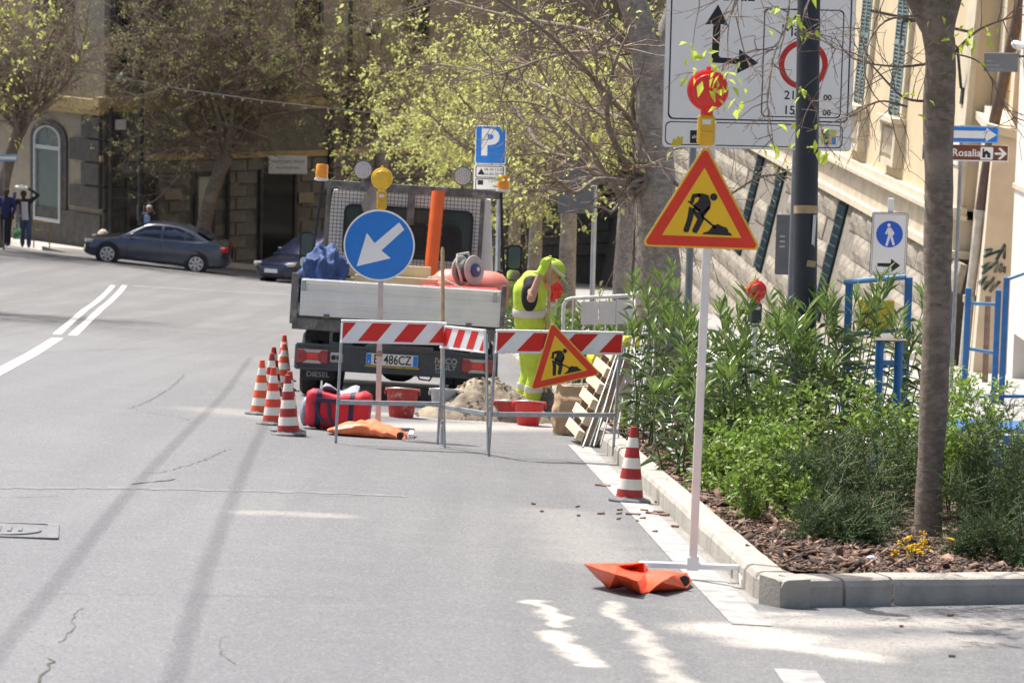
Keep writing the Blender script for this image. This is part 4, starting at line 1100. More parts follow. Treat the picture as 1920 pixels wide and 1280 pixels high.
# --- load on the truck (each its own thing, standing on the bed)
TM = Matrix.Translation(tb) @ Euler((TILT[0], TILT[1] + R(.2), R(.5))).to_matrix().to_4x4()
def bed(x, y, z): return TM @ Vector((x, y, z))
def cargo(name, label, cat, x, y, z, rz=0): return thing(name, label, cat, bed(x, y, z), (TILT[0], TILT[1], rz))
TARP = M('blue_cloth', (.035, .075, .20), .75, .25, 5, bump=.4, bscale=18)
cg = cargo('blue_tarp', 'bundled dark blue cloth tarpaulin on the truck bed behind the tailgate corner', 'tarpaulin', -.80, .45, ZB)
q = MB(); rings = []
for i in range(44):
    t = math.pi * (i + .5) / 44; ring = []
    for k in range(64):
        a = 2 * math.pi * k / 64; v = Vector((math.sin(t) * math.cos(a), math.sin(t) * math.sin(a), -math.cos(t)))
        f_ = 1 + .42 * mnoise.noise(v * 2.2 + Vector((4, 0, 0))) + .22 * (1 - abs(mnoise.noise(v * 3.2))) ** 2 - .10 + .02 * (1 - abs(mnoise.noise(v * 9 + Vector((0, 7, 0))))) ** 2
        ring.append((v.x * .24 * f_, v.y * .28 * f_, max(0, .30 + v.z * .37 * f_)))
    rings.append(ring)
q.loft(rings); q.build('cloth', TARP, cg, True, 179)
TIMB = M('pale_timber', (.58, .47, .29), .7, .12, 4, bump=.15, bscale=30)
for k, (x, y, z, l_, hh, ww, rz) in enumerate(((-.17, .50, .50, .945, .035, .12, 1.5), (-.05, .36, .405, .86, -.01, .11, -1.5), (-.12, .60, .21, 1.1, .30, .34, 1))):
    lb_ = ('upper squared timber beam across the truck bed', 'middle squared timber beam under the upper one on the truck', 'lowest timber baulk lying on the truck bed')[k]
    o = cargo('timber_beam', lb_, 'timber', x, y, ZB + z, R(rz)); MB().cbox((0, 0, 0), (l_, ww, hh + .105), .006).build('beam', TIMB, o)
MB  # cargo continues
o = cargo('corrugated_tube', 'bright orange plastic tube standing upright on the truck bed', 'pipe', .26, 2.5, ZB)
OTUB = M('orange_plastic', (.85, .14, .02), .4, .06, 5)
MB().tube([(0, 0, 0), (.015, .1, .6), (.04, .25, 1.40)], .075, 20).build('tube', OTUB, o, True)
o = cargo('shovel', 'shovel standing blade up against the truck headboard', 'shovel', -.80, 2.3, ZB)
q = MB(); q.tube([(0, 0, 0), (.17, .25, .6), (.34, .5, 1.12)], .018, 8); q.build('handle', WOOD, o, True)
q = MB(); a = Vector((.34, .5, 1.10))
q.loft([[a + Vector((x, .01 - abs(x) * .25, 0)) for x in (-.05, 0, .05)] + [a + Vector((x, .02 - abs(x) * .25, 0)) for x in (.05, 0, -.05)],
        [a + Vector((.02 + x, .04 - abs(x) * .2, .12)) for x in (-.12, 0, .12)] + [a + Vector((.02 + x, .05 - abs(x) * .2, .12)) for x in (.12, 0, -.12)],
        [a + Vector((.08 + x, .08 - abs(x) * .2, .3)) for x in (-.10, 0, .10)] + [a + Vector((.08 + x, .09 - abs(x) * .2, .3)) for x in (.10, 0, -.10)],
        [a + Vector((.11 + x, .1, .38)) for x in (-.03, 0, .03)] + [a + Vector((.11 + x, .11, .38)) for x in (.03, 0, -.03)]])
q.build('blade', M('shovel_steel', (.30, .26, .22), .6, .2, 6, metal=.3), o)
o = cargo('pickaxe', 'pickaxe leaning on the truck headboard beside the shovel', 'pickaxe', -.55, 2.2, ZB)
q = MB(); q.tube([(0, 0, 0), (.1, .3, .5), (.2, .55, .98)], .019, 8); q.build('handle', WOOD, o, True)
q = MB(); q.tube([(.06, .53, 1.05), (.2, .55, 1.0), (.34, .57, .93)], [.008, .022, .008], 6); q.build('head', TST, o)
# salmon generator in a red tray with cable reel
SALM = M('salmon_tank', (.62, .20, .15), .45, .08, 5); TRAY = M('red_tray', (.62, .04, .03), .5, .1, 6)
o = cargo('red_tray', 'shallow red metal tray on the truck bed by the tailgate', 'tray', .62, .35, ZB)
q = MB(); q.cbox((0, 0, .345), (.80, .45, .10), .02); q.cbox((0, 0, .15), (.7, .4, .3), .02); q.build('tray_body', TRAY, o)
o = cargo('compressor', 'rounded salmon coloured compressor tank behind the red tray on the truck', 'compressor', .72, .9, ZB)
q = MB(); q.cbox((0, 0, .08), (.7, .35, .16), .02); q.build('skid', TST, o)
rings = []
for i in range(13):
    x_ = -.41 + i * .82 / 12; e = min(i, 12 - i); r1 = .23 * min(1, (.55, .85, .97, 1)[min(e, 3)])
    rings.append([(x_, .2 * r1 / .23 * math.cos(2 * math.pi * k / 18), .34 + r1 * math.sin(2 * math.pi * k / 18)) for k in range(18)])
q = MB(); q.loft(rings); q.build('tank', SALM, o, True, 60)
o = cargo('cable_reel', 'grey cable reel with blue hub lying on the compressor', 'cable reel', .70, .55, ZB + .40, R(52))
REEL = M('reel_grey', (.50, .49, .45), .5, .1, 8)
for y_ in (-.085, .085):
    MB().lathe([(.05, -.008), (.155, -.008), (.16, 0), (.155, .008), (.05, .01)], 28, (0, y_, .16), 'y').build('flange', REEL, o, True, 30)
MB().lathe([(.10, -.075), (.118, -.03), (.122, .02), (.10, .075)], 20, (0, 0, .16), 'y').build('cable', M('dark_cable', (.06, .06, .06), .6, .3, 60), o)
MB().lathe([(.07, 0), (.07, .03), (.04, .045), (.02, .045)], 20, (0, -.095, .16), 'y').build('hub', M('hub_blue', (.05, .09, .22), .4, .1), o, True, 30)
MB().lathe([(.022, 0), (.02, .006)], 12, (.0, -.141, .17), 'y').build('socket', WPLATE, o)
MB().tube([(-.14, -.03, .05), (-.2, -.02, .25), (-.16, 0, .33), (.02, 0, .345), (.05, 0, .25)], .014, 8).build('carry_handle', REEL, o, True)
o = cargo('wire_bundle', 'thin light wire loop on the red tray edge', 'wire', .40, .2, ZB + .40)
MB().tube([(-.12, 0, .06), (-.02, -.05, .09), (.14, -.08, .02), (.26, -.1, -.03)], .008, 5).build('wire', REEL, o, True)

# ================================================================== MORE SITE THINGS
# --- red holdall
p = G(632, 806); o = thing('holdall', 'red and navy sports holdall standing open beside the cones', 'bag', p, (TILT[0], TILT[1], R(-6)))
BRD = M('bag_red', (.58, .018, .035), .65, .12, 6, bump=.25, bscale=16); NAVY = M('bag_navy', (.022, .025, .06), .7, .2, 8); BGR = M('bag_grey', (.26, .27, .34), .6, .15, 10)
def bag_ring(x, k=1.0, n=26):
    t = abs(x) / .27; e = max(0, 1 - max(0, t - .82) / .18 * .22)
    r = []
    for i in range(n):
        a = 2 * math.pi * i / n; c_, s_ = math.cos(a), math.sin(a)
        y = .15 * e * k * (abs(c_) ** .55) * (1 if c_ > 0 else -1); z = .185 + .175 * e * k * (abs(s_) ** .55) * (1 if s_ > 0 else -1)
        z -= .05 * max(0, s_) * (1 - t) * .9
        w_ = mnoise.noise(Vector((x * 9, y * 9, z * 9))) * .018
        r.append((x + w_ * .5, y + w_, max(.004, z + w_)))
    return r
q = MB(); q.loft([bag_ring(-.27 + i * .54 / 22) for i in range(23)]); q.build('body', BRD, o, True, 60)
for x_ in (-.16, .13):
    q = MB(); rr = [bag_ring(x_ + d_, 1.025) for d_ in (-.022, .022)]; q.loft(rr, cap=False); q.build('strap', NAVY, o, True, 60)
q = MB(); q.loft([[(x_, -.165 - .012, .24), (x_, -.165 - .012, .275), (x_, -.15, .275), (x_, -.15, .24)] for x_ in (-.17, 0, .14)]); q.build('band', NAVY, o)
for s_ in (-1, 1):
    q = MB(); q.tube([(s_ * .06 - .12, -.17, .24), (s_ * .05 - .09, -.185, .12), (s_ * .03 - .03, -.185, .05)], .016, 6, sx=.4); q.build('handle', NAVY, o, True)
q = MB(); q.ellipsoid((-.285, 0, .14), (.045, .11, .13), 14, 9); q.build('end_pocket', BGR, o, True)
q = MB(); rr = []
for i in range(9):
    t = i / 8; rr.append([(-.14 + t * .30, -.10 + .03 * math.sin(t * 6), .33 + .05 * math.sin(math.pi * t * 1.5 + .8)), (-.13 + t * .3, .02, .37 + .03 * math.cos(t * 7)), (-.14 + t * .3, .10, .33), (-.14 + t * .3, .02, .31)])
q.loft(rr); q.build('open_flap', BGR, o, True, 60)
# --- buckets
BKT = M('bucket_red', (.45, .035, .03), .55, .15, 7, dirt=(.48, .33, .27), dscale=9, damt=.56); BKG = M('bucket_grey', (.38, .42, .46), .55, .15, 7, dirt=(.5, .47, .4), dscale=7, damt=.5)
def bucket(label, px, py, r0, r1, h, mt, Z=None, rz=0):
    p_ = on_ground(px, Z) if Z else G(px, py); o = thing('bucket', label, 'bucket', p_, (TILT[0], TILT[1], rz), 'mortar buckets')
    q = MB(); q.lathe([(r0, 0), (r0 + (r1 - r0) * .5, h * .5), (r1, h - .02), (r1 + .012, h - .02), (r1 + .012, h), (r1 - .004, h), (r1 - .006, h - .02), (r0 - .004, .02), (.001, .015)], 28)
    q.build('pail', mt, o, True, 35)
    q = MB(); q.tube([(-r1 - .01, 0, h - .03)] + [(-(r1 + .01) * math.cos(R(a)), -(r1 + .03) * math.sin(R(a)) * .9, h - .02 + .03 * math.sin(R(a))) for a in range(20, 170, 20)] + [(r1 + .01, 0, h - .03)], .005, 5)
    q.build('handle', GALV, o, True)
    for s_ in (-1, 1): MB().cbox((s_ * (r1 + .006), 0, h - .045), (.02, .04, .04), .005).build('lug', mt, o)
bucket('bright red bucket in front of the sand pile by the barrier', 990, 797, .10, .15, .23, M('bucket_bright', (.60, .03, .03), .5, .12, 7, dirt=(.5, .2, .17), dscale=9, damt=.62))
bucket('red bucket half hidden behind the bright one at the sand pile', 950, 790, .085, .125, .20, BKT)
bucket('dusty red bucket streaked with mortar under the truck tail', 752, 788, .115, .155, .275, BKT, 28.9)
bucket('grey blue bucket under the truck tail next to the sand', 830, 780, .09, .135, .27, BKG, 29.4)
# --- sand heap
p = on_ground(908, 29.5); sp_ = thing('sand_pile', 'heap of grey brown sand behind the buckets', 'sand pile', p, (TILT[0], TILT[1], 0))
rr = random.Random(4); V = []; Fs = []; nr, na = 46, 110
for i in range(nr + 1):
    for k in range(na):
        a = 2 * math.pi * k / na; t = i / nr
        Rm = .62 + .10 * math.sin(a * 2 + 1) + .05 * math.sin(a * 5)
        x, y = Rm * t * math.cos(a) * .95, Rm * t * math.sin(a) * .8
        h = .46 * max(0, 1 - t) ** .92 * (1 - .25 * math.exp(-(t / .12) ** 2))
        nz = mnoise.fractal(Vector((x * 9, y * 9, 0)), .9, 2.1, 5) * .028 + mnoise.noise(Vector((x * 40, y * 40, 5))) * .008
        V.append((x, y, h + nz * min(1, (1 - t) * 6) + .003))
Fs = [(i * na + k, i * na + (k + 1) % na, (i + 1) * na + (k + 1) % na, (i + 1) * na + k) for i in range(nr) for k in range(na)]
SAND = M('damp_sand', (.31, .26, .19), .95, .2, 9, bump=.6, bscale=60, dirt=(.21, .175, .125), dscale=7, damt=.55)
me = fast_mesh('heap', V, Fs); link('heap', me, SAND, sp_)
q = MB()
for _ in range(260):
    a, t = rr.uniform(0, 6.28), rr.uniform(.15, 1.12); Rm = .62 + .10 * math.sin(a * 2 + 1)
    x, y = Rm * t * math.cos(a) * .95, Rm * t * math.sin(a) * .8; h = .46 * max(0, 1 - t) ** .92; r = rr.uniform(.006, .02)
    q.ellipsoid((x, y, h + r * .3), (r * 1.2, r, r * .8), 6, 4)
tag(q.build('clod', SAND, sp_), kind='stuff')
# --- cement sacks
SACK = M('paper_sack', (.46, .31, .18), .8, .12, 5, bump=.25, bscale=14); SPR = M('sack_print', (.10, .16, .30), .8, .2, 12)
def sack(label, px, Z, wx, wy, h, lean_, seed, rz=0, dz=0, flat=False):
    p_ = on_ground(px, Z, dz); o = thing('cement_sack', label, 'sack', p_, (TILT[0], lean_, rz), 'paper cement sacks'); rings = []
    for i in range(17):
        t = i / 16; k = .82 + .25 * math.sin(math.pi * min(1, t * 1.1)) - (.28 * max(0, t - .72) / .28)
        kx = 1 + .12 * t
        rings.append([(wx / 2 * kx * (abs(math.cos(a)) ** .6) * (1 if math.cos(a) > 0 else -1) * (k if t < .75 else 1) + .02 * mnoise.noise(Vector((a * 2, t * 6, seed))),
                       wy / 2 * k * (abs(math.sin(a)) ** .7) * (1 if math.sin(a) > 0 else -1) * (1 if t < .8 else .5) + .025 * mnoise.noise(Vector((a * 3, t * 5, seed + 3))), t * h + .02 * mnoise.noise(Vector((a * 2, 3, seed)))) for a in [2 * math.pi * j / 26 for j in range(26)]])
    q = MB(); q.loft(rings); q.build('bag', SACK, o, True, 50)
    if not flat:
        q = MB(); q.poly([(-.02, -wy * .56, h * .2), (.10, -wy * .57, h * .22), (.08, -wy * .57, h * .62), (.0, -wy * .56, h * .6)]); q.build('print', SPR, o)
        MB().tube([(wx * .2, -wy * .2, h * .93), (wx * .38, -wy * .3, h * 1.0), (wx * .5, -wy * .15, h * .9)], [.03, .04, .01], 6, sx=.4).build('torn_flap', SACK, o)
    return o
sack('upright brown paper cement sack leaning behind the small triangular sign', 1062, 27.6, .30, .20, .44, R(10), 2.0, R(8))
sack('brown paper cement sack standing behind the leaning one beside the pallet', 1096, 28.4, .30, .2, .42, R(-3), 6.0)
sack('brown sack on the planting bed beyond the leaning pallet', 1163, 29.5, .36, .22, .46, R(2), 9.0, 0, .1)
# flattened sack near
# --- pallet leaning
ph = G(1087, 836)
pp = thing('wooden_pallet', 'wooden pallet tipped on its edge and leaning over the kerb', 'pallet', ph, (0, R(23), R(8)))
PWD = M('pallet_dark', (.36, .25, .16), .75, .15, 7, bump=.2); PWL = M('pallet_pale', (.66, .53, .36), .75, .12, 7, bump=.2)
H_ = .90
for y_, nm in ((0, 'stringer'), (.36, 'stringer'), (.72, 'stringer')): MB().cbox((.05, y_, H_ / 2), (.095, .03, H_), .004).build(nm, PWD, pp)
for k in range(6): MB().cbox((-.018, .36, .085 + k * .146), (.022, .80, .088), .004).build('deck_board', PWL, pp)
for k in range(6): MB().cbox((-.05, -.01, .085 + k * .146), (.045, .05, .088), .004).build('board_end', PWL, pp)
for k in range(3): MB().cbox((.11, .36, .1 + k * .36), (.022, .78, .09), .004).build('bottom_board', PWD, pp)
# --- folded trestles leaning
GSH = M('weathered_steel', (.27, .28, .28), .55, .2, 10, metal=.3)
def trestle(label, px0, py0, px1, py1, Z0, Z1, w_, rz):
    a, b_ = at(px0, py0, Z0), at(px1, py1, Z1); o = thing('steel_trestle', label, 'trestle', a, (0, 0, 0), 'folded galvanised barrier trestles')
    d = b_ - a; sx_ = Vector((math.cos(rz), math.sin(rz), 0)) * w_
    for k in (0, 1):
        q = MB(); q.tube([sx_ * k, d + sx_ * k], .0095, 6); q.build('leg', GSH, o)
        q = MB(); q.tube([sx_ * k + Vector((.09, .05, 0)), d + sx_ * k + Vector((.02, .02, 0))], .009, 6); q.build('rear_leg', GSH, o)
    for t in (.32, .62, .97): MB().tube([d * t, d * t + sx_], .008, 6).build('cross_bar', GSH, o)
    return o
trestle('folded steel trestle leaning nearest the pallet', 1093, 838, 1160, 655, 24.9, 25.8, .09, .9)
trestle('folded steel trestle leaning on the tree trunk beside the cone', 1158, 806, 1188, 625, 25.6, 27.2, .12, .5)
trestle('rear steel trestle resting against the thick tree trunk', 1178, 790, 1207, 612, 26.6, 28.6, .10, .4)
# --- pale block and yellow items on the bed
p = on_ground(1186, 29.2, .08); o = thing('concrete_box', 'pale concrete inspection box standing in front of the thick tree trunk', 'box', p, (0, 0, R(6)))
q = MB().cbox((0, 0, .30), (.34, .3, .60), .01); q.build('body', M('pale_concrete', (.55, .48, .40), .9, .1, 6, bump=.2), o); MB().cbox((0, 0, .615), (.37, .33, .03), .006).build('lid', M('pale_lid', (.62, .57, .5), .9, .1, 6), o)
YC = M('yellow_plastic', (.78, .66, .04), .5, .1, 6)
for px_, Z_, w_, h_, dz_, lab in ((1128, 30.2, .30, .16, .55, 'yellow plastic crate top behind the leaning pallet'), (1180, 30.6, .26, .12, .74, 'yellow plastic lid on the pale concrete box')):
    p = on_ground(px_, Z_, dz_); o = thing('yellow_crate', lab, 'crate', p, (0, R(4), R(12)))
    q = MB(); q.loft([rr_ for rr_ in ([(x * w_ / 2 * k, y * .12 * k, z) for x, y in ((-1, -1), (1, -1), (1, 1), (-1, 1))] for k, z in ((1, 0), (1, h_ * .55), (.8, h_ * .9), (.7, h_)))]); q.build('shell', YC, o)
    MB().bbox(-w_ / 2 - .01, w_ / 2 + .01, -.13, .13, -.02, 0).build('rim', BLK, o)
    if dz_ < .6: MB().cbox((0, 0, -.28), (.26, .2, .5), .01).build('stand', SACK, o)
# --- white crowd barrier behind the worker
pz = 33.0; a, b_ = on_ground(1052, pz, .02), on_ground(1196, pz, .05); cbx = thing('crowd_barrier', 'white tubular crowd barrier with blank white plates behind the worker', 'barrier', a, (0, 0, math.atan2((b_ - a).y, (b_ - a).x)))
WT = M('barrier_white', (.82, .83, .80), .45, .06, 6); sq = pz / F_PX; Lb = (b_ - a).length; Hc = (at(1060, 556, pz) - a).z
q = MB(); q.tube([(0, 0, 0), (0, 0, Hc - .08), (.025, 0, Hc - .02), (.08, 0, Hc), (Lb - .08, 0, Hc + .05), (Lb, 0, Hc - .03), (Lb, 0, 0)], .02, 8); q.build('frame', WT, cbx, True)
MB().tube([(.0, 0, .22), (Lb, 0, .22)], .013, 6).build('lower_rail', WT, cbx)
for k in range(3):
    x0 = .19 + k * .19; MB().bbox(x0, x0 + .185, -.006, .006, Hc - .28 + k * .008, Hc - .03 + k * .012).build('plate', WT, cbx)
for k in range(6): MB().tube([(.10 + k * .12, .012, .22), (.10 + k * .12, .012, Hc)], .008, 5).build('bar', WT, cbx)
zl_ = 31.8; p = at(1036, 592, zl_); warning_lamp('warning_lamp', 'round red warning lamp with pale box beside the worker', p, REDL, (0, 0, 0), .205, M('lamp_pale', (.52, .62, .30), .5, .1, 8))
q = thing('lamp_stand', 'thin dark stake carrying the red lamp beside the worker', 'stake', Vector((p.x, p.y + .02, gz(p.x, p.y + .02)))); hh = (p - q.location).z
MB().cbox((0, .03, hh / 2 + .03), (.03, .02, hh + .06), .003).build('stake', GREYP, q); MB().cbox((0, .03, .01), (.2, .2, .02), .003).build('foot', GREYP, q)
zl_ = 23.2; p = at(1416, 605, zl_); warning_lamp('warning_lamp', 'round red warning lamp half sunk in the oleander leaves', p, REDL, (0, 0, R(20)), .155, M('lamp_dark', (.05, .06, .045), .5, .1, 8))
q = thing('lamp_stand', 'stake hidden in the oleander under the half sunk red lamp', 'stake', Vector((p.x, p.y + .02, gz(p.x, p.y + .02)))); hh = (p - q.location).z
MB().cbox((0, .03, hh / 2 + .03), (.03, .02, hh + .06), .003).build('stake', WT, q); MB().cbox((0, .03, .01), (.2, .2, .02), .003).build('foot', WT, q)

# ------------------------------------------------------------------ people
def limb(mb, pts, rs):
    mb.tube(pts, rs, 12)
    for p_, r in zip(pts, rs): mb.ellipsoid(p_, (r * .99, r * .99, r * .99), 12, 8)
def hand(mb, c, d, up, s=1.0, curl=1.0):
    """palm with four fingers and a thumb; d: direction of the fingers, up: back of the hand"""
    d = Vector(d).normalized(); up = Vector(up).normalized(); sd_ = d.cross(up).normalized(); up = sd_.cross(d); c = Vector(c)
    mb.ellipsoid(c + d * .035 * s, (.042 * s, .042 * s, .042 * s), 10, 7); mb.tube([c, c + d * .07 * s], [.034 * s, .04 * s], 10)
    for k, l_ in enumerate((.06, .072, .068, .055)):
        b = c + d * .075 * s + sd_ * (k - 1.5) * .021 * s
        limb(mb, [b, b + (d * .5 - up * .5 * curl) * l_ * .6 * s, b + (d * .35 - up * 1.1 * curl) * l_ * s], [.0115 * s, .0105 * s, .009 * s])
    b = c + d * .025 * s - sd_ * .036 * s
    limb(mb, [b, b + (d * .5 - sd_ * .5 - up * .3) * .045 * s, b + (d * .8 - sd_ * .2 - up * .8 * curl) * .062 * s], [.014 * s, .012 * s, .010 * s])
def head(mb, c, fwd, r=.1):
    """skull, jaw, nose, ears; fwd: where the face looks"""
    f_ = Vector(fwd).normalized(); up = Vector((0, 0, 1)); sd_ = f_.cross(up).normalized(); up = sd_.cross(f_); c = Vector(c)
    mb.ellipsoid(c, (r * .86, r * .86, r * 1.0), 16, 11); mb.ellipsoid(c + f_ * r * .22 - up * r * .38, (r * .68, r * .68, r * .75), 14, 9)
    mb.ellipsoid(c + f_ * r * .45 - up * r * .85, (r * .38, r * .38, r * .34), 10, 7)
    mb.tube([c + f_ * r * .84 + up * r * .1, c + f_ * r * 1.08 - up * r * .28, c + f_ * r * .82 - up * r * .36], [r * .1, r * .17, r * .12], 8)
    for s_ in (-1, 1): mb.ellipsoid(c + sd_ * s_ * r * .88 - up * r * .1, (r * .16, r * .16, r * .3), 8, 6)
    return f_, sd_, up, c
def face(parent, c, fwd, r, skin_dark):
    f_ = Vector(fwd).normalized(); up = Vector((0, 0, 1)); sd_ = f_.cross(up).normalized(); up = sd_.cross(f_); c = Vector(c)
    q = MB()
    for s_ in (-1, 1): q.ellipsoid(c + f_ * r * .83 + sd_ * s_ * r * .34 + up * r * .08, (r * .11,) * 3, 8, 6)
    q.build('eyes', M('eye_dark', (.03, .025, .02), .2, .1), parent, True)
    q = MB(); q.tube([c + f_ * r * .86 + sd_ * r * .26 - up * r * .6, c + f_ * r * .95 - up * r * .58, c + f_ * r * .86 - sd_ * r * .26 - up * r * .6], [r * .03, r * .06, r * .03], 6); q.build('mouth', M('lip', (.30, .12, .09), .5, .1), parent)
SKIN = M('tan_skin', (.46, .26, .17), .55, .08, 12)
HIV = M('hivis_yellow', (.46, .60, .055), .75, .16, 5, bump=.7, bscale=9, dirt=(.36, .47, .06), dscale=5, damt=.58)
REFL = M('reflective_band', (.58, .56, .54), .4, .05, 8); TEE = M('black_tee', (.012, .012, .014), .8, .2, 8)
wp_ = on_ground(998, 30.0)
wk = thing('person', 'worker in yellow high visibility vest and cap leaning on a tool handle behind the barrier', 'person', wp_, (0, 0, R(4)))
J = dict(pel=(-.04, 0, .80), wai=(-.05, 0, 1.0), che=(-.05, 0, 1.24), nec=(.02, 0, 1.42), hd=(.165, 0, 1.465), shN=(-.06, -.18, 1.37), elN=(-.065, -.34, 1.24), wrN=(.03, -.275, 1.485), haN=(.052, -.265, 1.535),
         shF=(-.03, .17, 1.36), elF=(.03, .24, 1.10), wrF=(.10, .03, 1.02), hipN=(-.04, -.1, .80), knN=(.03, -.11, .44), anN=(-.05, -.11, .09), toN=(.10, -.12, .045), hipF=(-.04, .1, .80), knF=(-.02, .12, .43), anF=(-.12, .13, .09), toF=(.03, .14, .045))
b = MB()
limb(b, [J['pel'], J['wai'], J['che'], J['nec']], [.13, .125, .15, .06]); limb(b, [J['nec'], J['hd']], [.055, .06])
fw = (.72, 0, -.62); head(b, J['hd'], fw, .108)
for s_ in 'NF':
    limb(b, [J['che'], J['sh' + s_]], [.12, .07]); limb(b, [J['sh' + s_], J['el' + s_], J['wr' + s_]], [.062, .047, .034])
    limb(b, [J['hip' + s_], J['kn' + s_], J['an' + s_]], [.095, .065, .045]); limb(b, [J['an' + s_], J['to' + s_]], [.045, .035])
remesh('body', b, SKIN, .014, wk, 3); face(wk, J['hd'], fw, .108, SKIN)
b = MB(); limb(b, [(-.045, 0, .94), J['wai'], (-.055, 0, 1.15), (-.05, 0, 1.26), (-.03, 0, 1.36)], [.158, .155, .165, .175, .12]); limb(b, [(-.05, -.08, 1.38), (-.05, .08, 1.38)], [.085, .085])
v_ = remesh('vest', b, HIV, .016, wk, 4)
q = MB(); q.lathe([(.166, 1.02), (.172, 1.045), (.172, 1.075), (.168, 1.09)], 30, (-.05, 0, 0)); q.build('reflective_band', REFL, v_, True)
for s_ in (-1, 1):
    b = MB(); b.ellipsoid((-.065, s_ * .135, 1.24), (.085, .075, .165), 18, 12); limb(b, [J['sh' + ('N' if s_ < 0 else 'F')], Vector(J['sh' + ('N' if s_ < 0 else 'F')]).lerp(Vector(J['el' + ('N' if s_ < 0 else 'F')]), .35)], [.078, .068]); remesh('t_shirt_sleeve', b, TEE, .014, wk, 3)
b = MB()
for s_ in 'NF': limb(b, [J['hip' + s_], J['kn' + s_], Vector(J['kn' + s_]).lerp(Vector(J['an' + s_]), .5), Vector(J['an' + s_]) + Vector((0, 0, .04))], [.125, .098, .09, .085])
limb(b, [(-.04, -.06, .83), (-.04, .06, .83)], [.135, .135]); limb(b, [(-.045, 0, .82), (-.045, 0, .95)], [.15, .14])
t_ = remesh('trousers', b, HIV, .016, wk, 3)
for s_ in 'NF':
    c_ = Vector(J['kn' + s_]).lerp(Vector(J['an' + s_]), .35); MB().lathe([(.096, -.03), (.099, 0), (.095, .03)], 20, c_).build('reflective_band', REFL, t_, True)
    b = MB(); limb(b, [Vector(J['an' + s_]) + Vector((-.02, 0, -.03)), Vector(J['to' + s_])], [.062, .048]); remesh('boot', b, CHAS, .014, wk, 2)
f_ = Vector(fw).normalized(); up = Vector((f_.z * -1, 0, f_.x)).normalized(); hc = Vector(J['hd'])
if up.z < 0: up = -up
cp = MB(); rings = []
ax_s = Vector((0, 1, 0))
for i in range(9):
    t = R(2 + i * 11); rings.append([hc + up * (.118 * math.cos(t) + .0) + (f_ * math.cos(a) * 1.12 + ax_s * math.sin(a)) * .108 * math.sin(t) + up * .012 for a in [2 * math.pi * j / 24 for j in range(24)]])
cp.loft(rings); cap_ = cp.build('cap', HIV, wk, True, 70)
br = MB(); brim = []
for j in range(13):
    a = R(-75 + j * 12.5); e = hc + up * .02 + (f_ * math.cos(a) * 1.12 + ax_s * math.sin(a)) * .108; o2 = e + f_ * (.085 * math.cos(a * .9)) - up * .018 * math.cos(a)
    brim.append((e, o2))
br.loft([[e, o2, o2 + up * .006, e + up * .008] for e, o2 in brim]); br.build('brim', HIV, cap_, True)
cp = MB(); cp.loft([[hc + up * (.028 + h2) + (f_ * math.cos(a) * 1.12 + ax_s * math.sin(a)) * (.112 - h2 * .1) for a in [2 * math.pi * j / 24 for j in range(24)]] for h2 in (0, .026)], cap=False); cp.build('cap_band', REFL, cap_, True)
GLV = M('glove_yellow', (.46, .72, .04), .7, .1, 8)
b = MB(); limb(b, [J['wrN'], J['haN']], [.043, .04]); hand(b, J['haN'], (.35, .15, .9), (-.8, -.35, .35), 1.12); remesh('glove', b, GLV, .008, wk, 1)
b = MB(); limb(b, [J['wrF'], (.12, -.02, 1.02)], [.042, .04]); hand(b, (.11, -.0, 1.02), (.5, -.85, .1), (.2, .3, .9), 1.1); remesh('glove', b, GLV, .008, wk, 1)
# the tool he holds
tp = wk.location + Euler((0, 0, R(4))).to_matrix() @ Vector((.118, -.24, 1.645)); bp_ = wk.location + Euler((0, 0, R(4))).to_matrix() @ Vector((.115, -.12, .03))
o = thing('spade', 'long wooden handled spade gripped by the worker in yellow', 'spade', bp_); d = tp - bp_
MB().tube([d * .16, d * .55, d], [.017, .017, .016], 10).build('handle', WOOD, o, True)
MB().loft([[(-.08, -.02, 0), (.08, -.02, 0), (.08, -.008, 0), (-.08, -.008, 0)], [(-.10, .0, .22), (.10, .0, .22), (.10, .01, .22), (-.10, .01, .22)], [(-.02, .02, .30), (.03, .02, .30), (.03, .035, .30), (-.02, .035, .30)]]).build('blade', TST, o)

